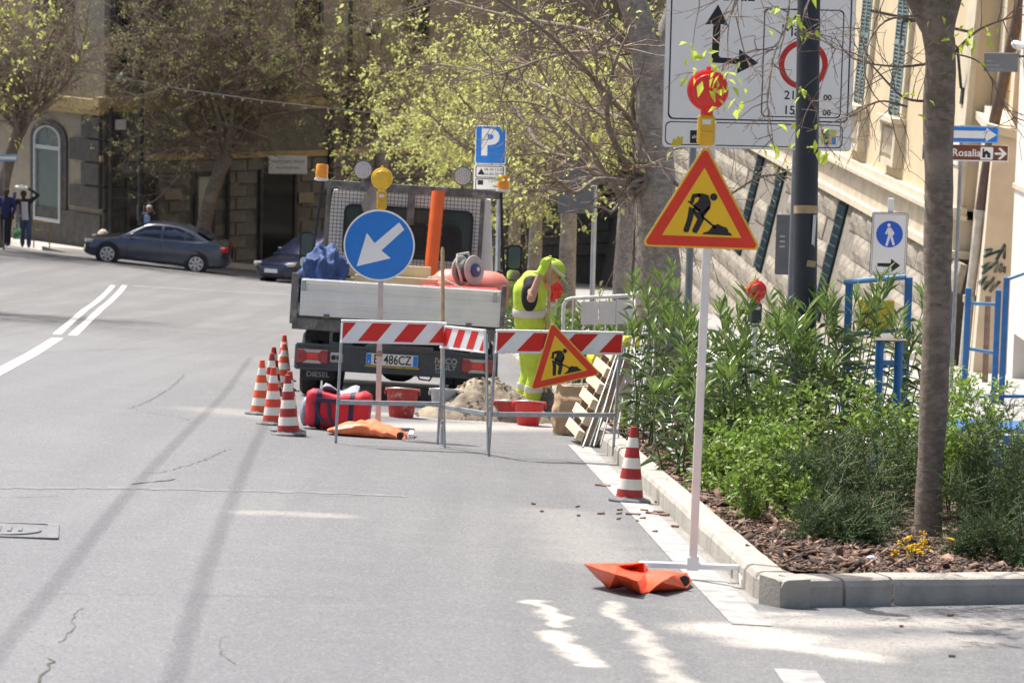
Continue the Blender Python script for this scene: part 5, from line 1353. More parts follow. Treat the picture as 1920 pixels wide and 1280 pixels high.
def pedestrian(label, loc, yaw_, top_c, leg_c, skin_c, arms, lean_=0, step=.12, extra=None, inner=None):
    o = thing('person', label, 'person', loc, (0, 0, yaw_)); key = label[:14]
    sk = M('skin_' + key, skin_c, .5, .08, 12); tc_ = M('top_' + key, top_c, .8, .15, 8, bump=.2); lc_ = M('leg_' + key, leg_c, .8, .15, 8, bump=.2)
    pel, che, nec, hd_ = Vector((0, 0, .92)), Vector((lean_ * .5, 0, 1.32)), Vector((lean_, 0, 1.5)), Vector((lean_ * 1.1, -.02, 1.64))
    b = MB(); limb(b, [pel, che, nec], [.14, .15, .06]); limb(b, [nec, hd_], [.055, .06]); head(b, hd_, (0, -1, -.05), .105)
    legs = []
    for s_ in (-1, 1):
        hp = pel + Vector((s_ * .09, 0, 0)); kn = Vector((s_ * .1, -step * s_ * .6 - .03, .5)); an = Vector((s_ * .1, -step * s_, .09)); legs.append((hp, kn, an))
        limb(b, [hp, kn, an], [.095, .06, .045]); limb(b, [an, an + Vector((0, -.14, -.045))], [.045, .034])
        sh = che + Vector((s_ * .19, 0, .12)); el, wr = (Vector(q_) for q_ in arms[0 if s_ < 0 else 1]); limb(b, [che, sh], [.1, .065]); limb(b, [sh, el, wr], [.055, .045, .034]); hand(b, wr, (wr - el), (0, -1, 0.3))
    remesh('body', b, sk, .016, o, 2); face(o, hd_, (0, -1, -.05), .105, sk)
    b = MB(); limb(b, [pel + Vector((0, 0, .02)), che, nec - Vector((0, 0, .05))], [.162, .175, .09])
    for s_ in (-1, 1):
        sh = che + Vector((s_ * .19, 0, .12)); el, wr = (Vector(q_) for q_ in arms[0 if s_ < 0 else 1]); limb(b, [che + Vector((0, 0, .06)), sh], [.12, .08]); limb(b, [sh, el, el.lerp(wr, .85)], [.075, .062, .05])
    remesh('jacket', b, tc_, .018, o, 3)
    b = MB()
    for hp, kn, an in legs: limb(b, [hp, kn, an + Vector((0, 0, .02))], [.115, .085, .075])
    limb(b, [pel + Vector((-.05, 0, 0)), pel + Vector((.05, 0, 0))], [.145, .145]); remesh('trousers', b, lc_, .018, o, 3)
    for hp, kn, an in legs:
        b = MB(); limb(b, [an + Vector((0, .03, -.03)), an + Vector((0, -.15, -.045))], [.055, .042]); remesh('shoe', b, CHAS, .016, o, 2)
    b = MB(); b.ellipsoid(hd_ + Vector((0, .025, .035)), (.098, .1, .085), 14, 9); b.build('hair', M('hair_' + key, (.02, .017, .015) if skin_c[0] < .2 else (.5, .48, .46), .8, .2, 20), o, True)
    if inner:
        b = MB(); b.loft([[(che.x * t_ + x_, -.14 - .045 * (1 - abs(x_) / .1 * .3) - .0, z_) for x_ in (-.1, -.05, 0, .05, .1)] + [(che.x * t_ + x_, -.10, z_) for x_ in (.1, .05, 0, -.05, -.1)] for z_, t_ in ((.86, .3), (1.05, .6), (1.25, 1), (1.42, 1.1))]); b.build('shirt', M('inner_' + key, inner, .8, .05), o, True)
    return o
p1_ = on_ground(48, 94.5, .18)
pedestrian('person in white shirt, black jacket and jeans with one arm raised, at the arched window', p1_, R(8), (.02, .02, .026), (.06, .09, .16), (.05, .03, .022), (((-.42, -.05, 1.28), (-.62, -.1, 1.2)), ((.38, 0, 1.62), (.16, .0, 1.78))), -.06, .12, None, (.62, .58, .60))
p2_ = on_ground(12, 94.0, .18)
pedestrian('person in navy jacket and dark trousers cut by the picture edge', p2_, R(-10), (.02, .022, .10), (.012, .012, .016), (.05, .03, .022), (((-.26, -.05, 1.2), (-.24, -.12, .95)), ((.28, -.03, 1.2), (.25, -.12, .95))), 0, .1)
rg = Vector(p1_) + Vector((-.12, -.05, 1.86)); o = thing('ring_tray', 'white ring shaped tray balanced above the person in the white shirt', 'tray', rg, (R(8), R(6), 0))
q = MB(); pts_ = [(.17 * math.cos(R(a)), .12 * math.sin(R(a)), 0) for a in range(0, 361, 15)]; q.tube(pts_, .045, 8, cap=False); q.build('ring', WPLATE, o, True)
MB().lathe([(.05, -.03), (.15, -.028), (.15, -.02)], 16).build('base', GREYP, o)
MB().cbox((-.2, .02, -.35), (.1, .05, .34), .01).build('hanging_goods', M('goods_mix', (.16, .17, .32), .6, .5, 14), o)
o = thing('shopping_bag', 'green and white carrier bag beside the navy jacket person', 'bag', p2_ + Vector((.34, -.1, .22)))
MB().loft([[(-.1, -.05, 0), (.1, -.05, 0), (.1, .05, 0), (-.1, .05, 0)], [(-.13, -.06, .2), (.13, -.06, .2), (.13, .06, .2), (-.13, .06, .2)], [(-.11, -.01, .34), (.11, -.01, .34), (.11, .01, .34), (-.11, .01, .34)]]).build('sack', M('carrier_green', (.10, .38, .10), .6, .5, 9, dirt=(.6, .62, .6), dscale=8, damt=.5), o)
MB().tube([(-.06, 0, .33), (-.04, 0, .5), (.04, 0, .5), (.06, 0, .33)], .01, 5).build('handle', WPLATE, o)
p3_ = on_ground(279, 98.5, .1)
pedestrian('grey haired person in dark jacket and blue shirt behind the grey car roof', p3_, R(-20), (.02, .022, .035), (.02, .02, .03), (.42, .22, .16), (((-.26, 0, 1.2), (-.22, -.1, .98)), ((.26, 0, 1.2), (.22, -.1, .98))), 0, .1, None, (.30, .38, .62))

# ------------------------------------------------------------------ cars
def interp(tab, x):
    for (x0, *a), (x1, *b_) in zip(tab[:-1], tab[1:]):
        if x0 <= x <= x1:
            t = (x - x0) / (x1 - x0); return [p_ + (q_ - p_) * t for p_, q_ in zip(a, b_)]
    return list(tab[-1][1:])
def make_car(name, label, loc, rot, paint, hatch=False):
    o = thing(name, label, 'car', loc, rot)
    # station: x, top z, half width, bottom z
    T = [(0, .56, .52, .30), (.06, .66, .68, .24), (.25, .74, .80, .20), (.7, .81, .87, .19), (1.25, .92, .895, .19), (1.6, .955, .90, .19), (2.5, .975, .905, .19), (3.4, 1.0, .905, .19), (3.95, 1.04, .895, .2), (4.3, 1.02, .85, .24), (4.46, .96, .75, .28), (4.52, .80, .62, .34)]
    xs_ = [.0, .06, .15, .25, .45] + [.7 + i * .15 for i in range(22)] + [4.0, 4.15, 4.3, 4.4, 4.46, 4.52]
    q = MB(); rings = []
    for x in xs_:
        zt_, hw, zb_ = interp(T, x); m_ = (zt_ + zb_) / 2
        half = [(hw * .80, zb_), (hw * .95, zb_ + .05), (hw * 1.0, zb_ + .22), (hw * .995, m_ + .08), (hw * .97, zt_ - .14), (hw * .92, zt_ - .04), (hw * .80, zt_), (hw * .4, zt_ + .02)]
        ring = [(x - 2.26, y, z) for y, z in half] + [(x - 2.26, -y, z) for y, z in half[::-1]]
        rings.append(ring)
    q.loft(rings); q.build('body', paint, o, True, 35)
    Rf = [(1.12, .92, .76), (1.45, 1.13, .70), (1.85, 1.34, .62), (2.15, 1.405, .60), (2.6, 1.425, .60), (3.0, 1.40, .59), (3.35, 1.31, .60), (3.7, 1.15, .66), (3.98, 1.04, .72)]
    if hatch: Rf = [(.95, .92, .76), (1.45, 1.22, .70), (1.8, 1.42, .63), (2.2, 1.50, .61), (2.8, 1.52, .61), (3.5, 1.48, .6), (4.0, 1.38, .62), (4.35, 1.05, .7)]
    q = MB(); rings = []
    for x, z, hw in Rf: rings.append([(x - 2.26, .80, .88), (x - 2.26, (hw + .8) / 2 + .01, (z + .9) / 2), (x - 2.26, hw, z - .04), (x - 2.26, hw * .85, z), (x - 2.26, -hw * .85, z), (x - 2.26, -hw, z - .04), (x - 2.26, -(hw + .8) / 2 - .01, (z + .9) / 2), (x - 2.26, -.80, .88)])
    q.loft(rings, closed=False); q.build('roof', paint, o, True, 50)
    CG = glass_mat('car_glass', (.02, .028, .036), .05)
    for s_ in (-1, 1):
        def sw(pl, nm):
            vs_ = []
            for x, z in pl:
                rz_, hw = interp(Rf, x); t = min(1, max(0, (z - .88) / max(.05, rz_ - .04 - .88))); y = .80 + (hw - .80) * t + .012 + .012 * math.sin(math.pi * t)
                vs_.append((x - 2.26, s_ * y, z))
            MB().add(vs_, [tuple(range(len(vs_)))]).build(nm, CG, o)
        sw([(1.42, 1.0), (1.75, 1.2), (1.98, 1.325), (2.38, 1.36), (2.38, 1.0)], 'front_window')
        sw([(2.46, 1.0), (2.46, 1.36), (2.85, 1.35), (3.12, 1.28), (3.12, 1.02)], 'rear_window')
        sw([(3.17, 1.02), (3.17, 1.26), (3.38, 1.18), (3.5, 1.08), (3.42, 1.03)], 'quarter_window')
        MB().cbox((1.5 - 2.26, s_ * .98, 1.0), (.12, .18, .12), .03).build('wing_mirror', paint, o)
        for x in (.80, 3.58):
            wl = link('wheel', MB().lathe([(.20, -.11), (.29, -.11), (.325, -.08), (.33, 0), (.325, .08), (.29, .11), (.20, .11)], 26, (x - 2.26, s_ * .80, .33), 'y').mesh('tyre'), TYRE, o)
            q = MB(); yy_ = s_ * .905
            ring_prism(q, disc(.222, 30, x - 2.26, .33), disc(.19, 30, x - 2.26, .33), yy_ - .012, yy_ + .012)
            for k in range(7):
                a = 2 * math.pi * k / 7; ca, sa_ = math.cos(a), math.sin(a)
                q.prism([(x - 2.26 + ca * r_ - sa_ * w_, .33 + sa_ * r_ + ca * w_) for r_, w_ in ((.02, -.03), (.2, -.045), (.2, .045), (.02, .03))], yy_ - .01, yy_ + .01)
            q.build('rim', M('rim_silver', (.62, .62, .63), .3, .05, metal=.5), wl)
            MB().lathe([(.37, -.05), (.385, 0), (.385, .012)], 26, (x - 2.26, s_ * .885, .34), 'y').build('wheel_arch', CHAS, o)
        MB().cbox((.2 - 2.26, s_ * .66, .66), (.32, .24, .12), .03, (0, 0, s_ * R(-24))).build('headlight', M('headlight', (.5, .5, .5), .1, .1, coat=.6), o)
        MB().cbox((4.38 - 2.26, s_ * .72, .84), (.22, .26, .17), .03, (0, 0, s_ * R(18))).build('tail_light', M('car_red', (.55, .015, .012), .2, .1, coat=.5), o)
    for pl, nm in (([(1.18, .72, .97), (1.82, .58, 1.335), (1.82, -.58, 1.335), (1.18, -.72, .97)], 'windscreen'), ([(3.42, .54, 1.305), (3.9, .64, 1.09), (3.9, -.64, 1.09), (3.42, -.54, 1.305)], 'rear_screen')):
        if not hatch or nm == 'windscreen': MB().add([(x - 2.26 + (-.03 if nm == 'windscreen' else .03), y, z + .03) for x, y, z in pl], [(0, 1, 2, 3)]).build(nm, CG, o)
    MB().bbox(-.01 - 2.28, .03 - 2.26, -.26, .26, .40, .51).build('number_plate', WPLATE, o)
    MB().cbox((.02 - 2.26, 0, .33), (.06, 1.0, .12), .02).build('grille', CHAS, o)
    for x in (1.4, 2.42, 3.4): MB().bbox(x - 2.262, x - 2.256, -.912, -.903, .3, .95).build('door_seam', CHAS, o)
    for x in (2.22, 3.22): MB().cbox((x - 2.26, -.915, .84), (.16, .02, .03), .006).build('door_handle', paint, o)
    return o
ca = on_ground(295, 95.2)
dgl = math.atan((gz(ca.x + 2, ca.y) - gz(ca.x - 2, ca.y)) / 4)
GREYC = M('slate_paint', (.075, .085, .115), .22, .05, 2, metal=.55, coat=.8); NAVYC = M('navy_paint', (.012, .018, .05), .2, .05, 2, metal=.3, coat=.8)
make_car('parked_car', 'slate grey four door saloon car parked across the end of the street', ca, (0, -dgl, R(-2)), GREYC)
c2 = on_ground(556, 93.0)
make_car('parked_car', 'dark navy hatchback partly hidden behind the truck mirror', c2 + Vector((.7, .8, -.05)), (R(-2), R(1), R(52)), NAVYC, True)

# ------------------------------------------------------------------ permanent street signs and posts
GPOST = M('grey_post', (.22, .24, .26), .5, .12, 8, metal=.3)
DKPOLE = M('dark_lamp_post', (.019, .022, .028), .45, .15, 6, dirt=(.06, .065, .07), dscale=10, damt=.66)
# big white direction board
zs_ = 27.0; s1 = zs_ / F_PX; org = at(1411, 279, zs_); gp = on_ground(1500, zs_ + .12)
bo_ = thing('direction_board', 'large white direction board with black arrows and red ring behind the dark pole', 'road sign', org, (0, 0, 0))
def bp2(x, y): return ((x - 1411) * s1 - (y - 279) * s1 * .0225, (279 - y) * s1 + (x - 1411) * s1 * .0)
def brect(x0, x1, y0, y1, r): a, b_ = bp2(x0, y1), bp2(x1, y0); return rrect(a[0], b_[0], a[1], b_[1], r * s1)
def _off(pl, d):       # shrink a rounded rectangle outline towards its middle
    cx_ = sum(p_[0] for p_ in pl) / len(pl); cz_ = sum(p_[1] for p_ in pl) / len(pl)
    xs2 = [p_[0] for p_ in pl]; zs2 = [p_[1] for p_ in pl]; kx = 1 - 2 * d / (max(xs2) - min(xs2)); kz = 1 - 2 * d / (max(zs2) - min(zs2))
    return [(cx_ + (x - cx_) * kx, cz_ + (z - cz_) * kz) for x, z in pl]
BRDW = M('board_face', (.84, .81, .77), .5, .03, 3, dirt=(.78, .75, .71), dscale=3, damt=.6)
MB().prism(brect(1241, 1586, -120, 280, 8), 0, .02).build('backing', ALU, bo_)
MB().prism(_off(brect(1241, 1586, -120, 280, 8), .004), -.002, 0).build('white_field', BRDW, bo_)
def outline(x0, x1, y0, y1, r, wd, nm):
    pl = brect(x0, x1, y0, y1, r); q = MB(); ring_prism(q, pl, _off(pl, wd * s1), -.0032, -.002); q.build(nm, BLACK, bo_)
outline(1249, 1579, -112, 227, 10, 2.6, 'border'); outline(1246, 1578, 231, 275, 10, 1.8, 'lower_border'); outline(1423, 1568, 17, 219, 9, 2.0, 'inner_border')
q = MB(); q.prism([bp2(*t) for t in ((1332, 12), (1353, 51), (1339, 48), (1338, 106), (1341, 110), (1376, 112), (1376, 94), (1413, 119), (1374, 139), (1375, 122), (1325, 120), (1325, 48), (1310, 50))], -.0032, -.002); q.build('arrow', BLACK, bo_)
q = MB(); c_ = bp2(1497, 120); ring_prism(q, disc(46 * s1, 40, *c_), disc(35.5 * s1, 40, *c_), -.0032, -.002); q.build('red_ring', M('ring_red', (.52, .02, .015), .5, .06), bo_)
def btxt(s_, x, y, sz, al='LEFT', bold=.002, sx=1.0): t = bp2(x, y); text(s_, sz * s1, BLACK, bo_, t[0], t[1], -.0026, al, bold=bold, sx=sx)
btxt('Viale Diaz', 1262, -7, 38, bold=0, sx=.9); btxt('Z', 1471, 28, 30, bold=0); btxt('Mar', 1452, 58, 31, bold=0, sx=1.0)
btxt('21', 1464, 178, 23, bold=.0012); btxt('.00', 1484, 181, 15); btxt('00', 1538, 181, 15, sx=1.05); btxt('15', 1464, 206, 23, bold=.0012); btxt('.30', 1484, 209, 15); btxt('00', 1538, 209, 15, sx=1.05)
a, b_ = bp2(1293, 271), bp2(1313, 247); q = MB(); q.bbox(a[0], b_[0], -.0032, -.002, a[1], b_[1]); st_ = q.build('black_sticker', BLACK, bo_)
t = bp2(1303, 259); text('alm', 10 * s1, WHITE, st_, t[0], t[1], -.0036)
for k, c__ in enumerate(((.75, .7, .2), (.12, .06, .3), (.7, .45, .25), (.1, .25, .6), (.6, .05, .15), (.1, .4, .15), (.65, .55, .3), (.55, .6, .1))):
    i, j = k % 4, k // 4; a, b_ = bp2(1538 + i * 7, 268 - j * 14), bp2(1545 + i * 7, 254 - j * 14); MB().bbox(a[0], b_[0], -.0032, -.002, a[1], b_[1]).build('coloured_sticker', M('sticker%d' % k, c__, .5, .1), bo_)
MB().prism([bp2(*t) for t in ((1258, 276), (1262, 262), (1266, 266), (1270, 258), (1274, 262), (1280, 258), (1279, 272), (1272, 277))], -.0034, -.002).build('yellow_sticker', M('sticker_yellow', (.62, .5, .03), .5, .1), bo_)
for px_ in (1494, 1300):
    xx = (px_ - 1411) * s1; zg_ = gz(org.x + xx, org.y + .06) - org.z; MB().tube([(xx, .056, 1.75), (xx, .056, zg_)], .034, 10).build('post', GPOST, bo_, True)
# dark street lamp post in front of it
lz = 24.0; g_ = on_ground(1504, lz, .05); tp_ = at(1519, -160, lz)
lp = thing('lamp_post', 'thick dark lamp post rising from the oleanders in front of the direction board', 'lamp post', g_); d = tp_ - g_
MB().tube([(0, 0, 0), d * .3, d], [.098, .094, .09], 20).build('pole', DKPOLE, lp, True)
MB().tube([(0, 0, 0), (0, 0, .35)], [.14, .12], 20).build('base', DKPOLE, lp, True)
def on_pole(py): t_ = (at(1512, py, lz) - g_).z / d.z; return d * t_
TAPE = M('brown_tape2', (.40, .28, .15), .5, .12, 20); PAPR = M('paper', (.62, .62, .60), .7, .06, 20)
MB().tube([on_pole(401), on_pole(386)], .0965, 20).build('tape', TAPE, lp, True)
c_ = on_pole(440); MB().cbox((c_.x + .055, c_.y - .083, c_.z), (.03, .004, .33), .001, (0, R(2), R(30))).build('paper_strip', PAPR, lp)
c_ = on_pole(492); MB().cbox((c_.x + .04, c_.y - .088, c_.z), (.08, .004, .05), .001, (0, R(8), R(24))).build('tape', TAPE, lp)
# dark sign back left of the pole
z_ = 30; o_ = at(1470, 458, z_); sgb = thing('side_sign', 'dark grey rectangular sign seen left of the lamp post below the board', 'sign', o_)
MB().cbox((0, 0, 0), (.165, .04, .60), .008).build('panel', GREYS, sgb); g2 = Vector((.08, .04, gz(o_.x + .08, o_.y) - o_.z)); MB().tube([g2, (g2.x, .04, .35)], .025, 8).build('post', GPOST, sgb)
for k in range(3): MB().box((-.02, -.0215, -.02 + k * .05), (.05, .002, .018)).build('pictogram', GTXT, sgb)
# parking sign
z_ = 36.0; s2 = z_ / F_PX; o_ = at(920, 272, z_); g2 = on_ground(938, z_ + .05)
pk = thing('parking_sign', 'blue parking sign with white P and hours plates among the branches', 'road sign', o_, (0, 0, R(-3)))
hw, hh = 29 * s2, 36 * s2
MB().prism(rrect(-hw, hw, -hh, hh, .025), 0, .02).build('panel', WHITE, pk); MB().prism(rrect(-hw + .01, hw - .01, -hh + .01, hh - .01, .022), -.002, 0).build('blue_field', BLUE, pk)
text('P', 68 * s2, WHITE, pk, -.015, .015, -.003, bold=.014)
kk = 36.0 / 56.5
def KR(*v): return [x * kk for x in v]
MB().prism(rrect(-hw - .01, hw, -hh - .50 * kk, -hh - .02 * kk, .02), 0, .02).build('hours_plate', BRDW, pk)
q = MB()
for z0, z1 in ((-hh - .255 * kk, -hh - .035 * kk), (-hh - .485 * kk, -hh - .27 * kk)):
    pl = rrect(-hw + .01, hw - .02, z0, z1, .02); ring_prism(q, pl, _off(pl, .009), -.002, 0)
q.build('plate_border', BLACK, pk)
for k, s_ in enumerate(('08.30-13.00', '16.00-20.00')): text(s_, .075 * kk, BLACK, pk, .045, -hh - (.10 + k * .085) * kk, -.001)
q = MB(); q.prism([(-.15, -hh - .2 * kk), (-.06, -hh - .2 * kk), (-.105, -hh - .08 * kk)], -.002, 0); q.bbox(-.145, -.08, -.002, 0, -hh - .39 * kk, -hh - .30 * kk); q.build('pictogram', BLACK, pk)
text('1 ora', .06 * kk, BLACK, pk, .02, -hh - .32 * kk, -.001); text('max', .06 * kk, BLACK, pk, .07, -hh - .41 * kk, -.001)
gl = Vector((.11, .06, gz(o_.x + .11, o_.y) - o_.z)); MB().tube([(gl.x, .06, .2), (gl.x, gl.y, gl.z)], .03, 8).build('post', GPOST, pk); MB().cbox((gl.x - .15, .03, -hh - .92 * kk), (.11, .02, .34), .005).build('white_plate', BRDW, pk)
# dark panel on post further back
z_ = 48; o_ = at(1080, 355, z_); dpn = thing('dark_panel', 'dark back of a large sign panel seen through the bare branches', 'sign', o_)
MB().cbox((0, 0, 0), (.56, .04, .76), .01).build('panel', GREYS, dpn); g2 = Vector((.30, .03, gz(o_.x + .3, o_.y) - o_.z)); MB().tube([(g2.x, .03, .5), (g2.x, .03, g2.z)], .04, 8).build('post', ALU, dpn)
# pedestrian sign
z_ = 33; s2 = z_ / F_PX; o_ = at(1667, 457, z_); ps = thing('pedestrian_sign', 'white sign with blue walking figure disc and black arrow behind the oleanders', 'road sign', o_, (0, R(.6), R(-2)))
hw, hh = 33 * s2, 58 * s2
MB().prism(rrect(-hw - .006, hw + .006, -hh - .006, hh + .006, .03), 0, .02).build('backing', BLK, ps); MB().prism(rrect(-hw, hw, -hh, hh, .028), -.002, 0).build('white_field', BRDW, ps)
pl = rrect(-hw + .012, hw - .012, -hh + .012, hh - .012, .024); q = MB(); ring_prism(q, pl, _off(pl, .004), -.003, -.002); q.build('border', BLACK, ps)
MB().prism(disc(25 * s2, 36, .0, 18 * s2), -.0032, -.002).build('blue_disc', M('ped_blue', (.01, .10, .55), .4, .05), ps)
def pf(l): return [((x - 392) / 3.05 * s2, (300 - z) / 3.05 * s2 + 18 * s2) for x, z in l]
q = MB(); q.prism(disc(3.2 * s2, 12, *pf([(386, 248)])[0]), -.0044, -.0032)
for l in ([(382, 262), (398, 262), (408, 285), (410, 312), (384, 312), (380, 290)], [(378, 264), (386, 270), (374, 302), (366, 298)], [(400, 264), (418, 290), (416, 304), (410, 304), (408, 292), (396, 276)], [(384, 308), (398, 308), (384, 366), (374, 368), (372, 360)], [(394, 308), (408, 306), (424, 356), (422, 364), (412, 362)]): q.prism(pf(l), -.0044, -.0032)
q.build('walking_figure', WHITE, ps)
MB().prism([(x * s2, z * s2) for x, z in ((-20, -37), (5, -36.5), (5, -28), (23, -40), (7, -53), (6, -44), (-20, -43))], -.0032, -.002).build('arrow', BLACK, ps)
g2 = Vector((0, 0, gz(o_.x, o_.y) - o_.z)); MB().cbox((0, .035, (g2.z + 85 * s2) / 2), (.06, .03, 85 * s2 - g2.z), .004).build('post', WHITE, ps)
# one-way arrow and brown tourist sign
z_ = 42; s2 = z_ / F_PX; g2 = on_ground(1806, z_); o_ = at(1806, 300, z_)
ow_ = thing('one_way_sign', 'blue one way sign with long white arrow above the brown sign, half behind the trunk', 'road sign', at(1806, 252, z_), (0, 0, 0))
MB().prism(rrect(-70 * s2, 67 * s2, -15.5 * s2, 16 * s2, .02), 0, .02).build('panel', M('light_blue_rim', (.25, .42, .70), .45, .05), ow_)
MB().prism(rrect(-68 * s2, 64 * s2, -13 * s2, 13.5 * s2, .015), -.002, 0).build('blue_field', BLUE, ow_)
MB().prism([(x * s2, z * s2) for x, z in ((-64, -7), (43, -7), (43, -13), (63, 0), (43, 13), (43, 7), (-64, 7))], -.0032, -.002).build('arrow', BRDW, ow_)
br_ = thing('tourist_sign', 'brown church direction sign lettered in white under the blue arrow', 'road sign', at(1811, 287, z_), (0, 0, 0))
BRN = M('sign_brown', (.16, .045, .012), .5, .06, 6)
MB().prism(rrect(-82 * s2, 80 * s2, -15 * s2, 15 * s2, .008), 0, .02).build('panel', BRDW, br_); MB().prism(rrect(-81 * s2, 78.5 * s2, -13 * s2, 15 * s2, .006), -.002, 0).build('brown_field', BRN, br_)
text('S. Rosalia', 20 * s2, BRDW, br_, -8 * s2, 0, -.0028, bold=.002, sx=.95)
MB().prism(rrect(27 * s2, 51 * s2, -11.5 * s2, 12 * s2, .02), -.0032, -.002).build('white_square', BRDW, br_)
q = MB(); q.prism([(x * s2, z * s2) for x, z in ((31, -8), (31, 9), (34, 9), (34, 3), (38, 6), (46, 0), (46, -8), (40, -8), (40, -2), (37, -2), (37, -8))], -.0044, -.0032); q.build('church_symbol', BLACK, br_)
q = MB(); q.prism([(x * s2, z * s2) for x, z in ((54, -2), (68, -2), (60, -10), (65, -11), (77, 0), (65, 11), (60, 10), (68, 2), (54, 2))], -.0032, -.002); q.build('arrow', BRDW, br_)
o = thing('sign_post', 'slim grey post carrying the blue arrow and brown sign', 'post', g2); tp_ = at(1806, 236, z_); g2 = Vector((tp_.x, tp_.y + .05, gz(tp_.x, tp_.y))); o.location = g2; tp_ = tp_ - g2
MB().tube([(0, .06, 0), (tp_.x, .06, tp_.z)], .028, 10).build('pole', GPOST, o, True); MB().tube([(0, .06, 0), (0, .06, .12)], .045, 10).build('base', GPOST, o)
def flat_y(v): return Vector((v.x, 0, v.z))
# blue steel frames behind the shrubs
BLS = M('blue_steel', (.018, .135, .36), .45, .12, 8, dirt=(.10, .22, .40), dscale=10, damt=.62); BLT = M('blue_tube', (.10, .25, .45), .4, .15, 8)
z_ = 26; ga, gb = on_ground(1580, z_ + .2, .1), on_ground(1690, z_, .1); ta, tb_ = at(1578, 524, z_ + .2), at(1692, 514, z_)
ta.y = ga.y; tb_.y = gb.y
o = thing('blue_gate', 'tall blue steel frame with yellow panel standing behind the oleanders', 'frame', gb)
for g3, t3 in ((ga, ta), (gb, tb_)):
    hh = (t3 - g3).z; c_ = (g3 - gb); MB().cbox((c_.x, c_.y, hh / 2), (.062, .05, hh), .005).build('post', BLS, o)
MB().tube([ta - gb, tb_ - gb], .024, 8).build('top_rail', BLT, o)
for k in (.45, .75): MB().tube([(ta - gb) * 1 - Vector((0, 0, k)), (tb_ - gb) - Vector((0, 0, k))], .018, 8).build('rail', BLS, o)
c_ = (at(1642, 590, z_ + .5) - gb); MB().cbox(c_, (.32, .03, .26), .01).build('yellow_panel', M('yellow_board', (.66, .45, .03), .5, .1), o)
z_ = 23; g3 = on_ground(1660, z_, .1); o = thing('blue_stand', 'short blue steel stand with flat top plate in front of the tall blue frame', 'stand', g3); hh = (at(1660, 632, z_) - g3).z
MB().cbox((0, 0, hh), (.235, .12, .012), .003).build('top_plate', M('rusty_plate', (.13, .10, .09), .6, .3, 14), o)
for x_ in (-.085, .06): MB().tube([(x_, 0, 0), (x_, 0, hh)], .032, 12).build('leg', BLS, o, True)
MB().tube([(-.085, 0, hh - .17), (.06, 0, hh - .17)], .018, 8).build('cross_bar', BLT, o)
z_ = 38; s2 = z_ / F_PX; g3 = on_ground(1872, z_); o = thing('blue_railing', 'blue steel railing with two posts on the pavement by the white building', 'railing', g3)
for x_, y_ in ((1806, 536), (1862, 540), (1876, 516)):
    g4 = on_ground(x_, z_) - g3; hh = (at(x_, y_, z_) - g3).z - g4.z; MB().cbox((g4.x, 0, g4.z + hh / 2), (.07, .06, hh), .006).build('post', BLS, o)
for a, b_ in (((1806, 565), (1864, 567)), ((1806, 650), (1866, 660)), ((1880, 521), (1960, 492)), ((1796, 742), (1990, 742)), ((1796, 762), (1990, 762))): MB().tube([flat_y(at(*a, z_) - g3), flat_y(at(*b_, z_) - g3)], .022, 8).build('rail', BLT if a[1] < 700 else BLS, o)
g4 = on_ground(1985, z_) - g3; MB().cbox((g4.x, 0, g4.z + .8), (.07, .06, 1.6), .006).build('post', BLS, o)
z_ = 22; g3 = on_ground(1868, z_, -.02); o = thing('blue_bench_box', 'low blue slatted steel box half hidden by the rosemary', 'bench', g3, (0, 0, R(-3)))
for k in range(6): MB().cbox((0, 0, .07 + k * .085), (.82, .05, .07), .006).build('slat', BLS, o)
for x_ in (-.4, .4): MB().cbox((x_, .04, .28), (.05, .05, .56), .005).build('post', BLS, o)
MB().cbox((0, .2, .565), (.86, .42, .03), .005).build('top', BLS, o)
for x_ in (-.4, .4): MB().cbox((x_, .38, .28), (.05, .05, .55), .005).build('rear_post', BLS, o)
z_ = 46; g3 = on_ground(1846, z_); t3 = at(1853, 555, z_); o = thing('rusty_post', 'leaning rusty brown steel post on the pavement before the buttress', 'post', g3); MB().tube([(0, 0, 0), (t3 - g3)], .045, 4).build('bar', M('rust_brown', (.16, .10, .075), .7, .2, 8), o)
MB().tube([(0, 0, 0), (0, 0, .03)], .09, 8).build('base', M('rust_brown', (.16, .10, .075)), o)
# far street lamps, small signs
for px_, Z_, lab in ((263, 99.6, 'black street lamp post before the corner building beside the grey car'), (650, 99, 'dark street lamp post behind the truck near the leafy crown')):
    g3 = on_ground(px_, Z_); o = thing('street_lamp', lab, 'street lamp', g3, group='far street lamps')
    MB().tube([(0, 0, 0), (0, 0, 1.0), (0, 0, 9.6)], [.13, .10, .07], 12).build('pole', BLK, o, True); MB().tube([(0, 0, 0), (0, 0, .7)], [.2, .14], 12).build('base', BLK, o, True)
    for s_, h_ in ((-1, 5.9), (1, 8.0)):
        MB().tube([(0, 0, h_ + .3), (s_ * .35, 0, h_ + .42), (s_ * .62, 0, h_ + .25)], .03, 6).build('arm', BLK, o); MB().lathe([(.05, .22), (.16, .12), (.24, .0), (.2, -.02), (.12, -.1)], 14, (s_ * .62, 0, h_)).build('lantern', DKPOLE, o, True)
o_ = at(14, 296, 93.5); o = thing('street_name_sign', 'small pale blue street sign on a thin pole above the navy jacket person', 'sign', o_); MB().cbox((0, 0, 0), (.62, .04, .22), .01).build('panel', M('pale_blue', (.20, .36, .55), .5, .05), o); MB().bbox(-.28, .28, -.023, -.02, -.05, .05).build('white_band', WHITE, o)
MB().tube([(-.12, .05, .1), (-.12, .05, (on_ground(7, 93.5) - o_).z)], .03, 6).build('post', GPOST, o)
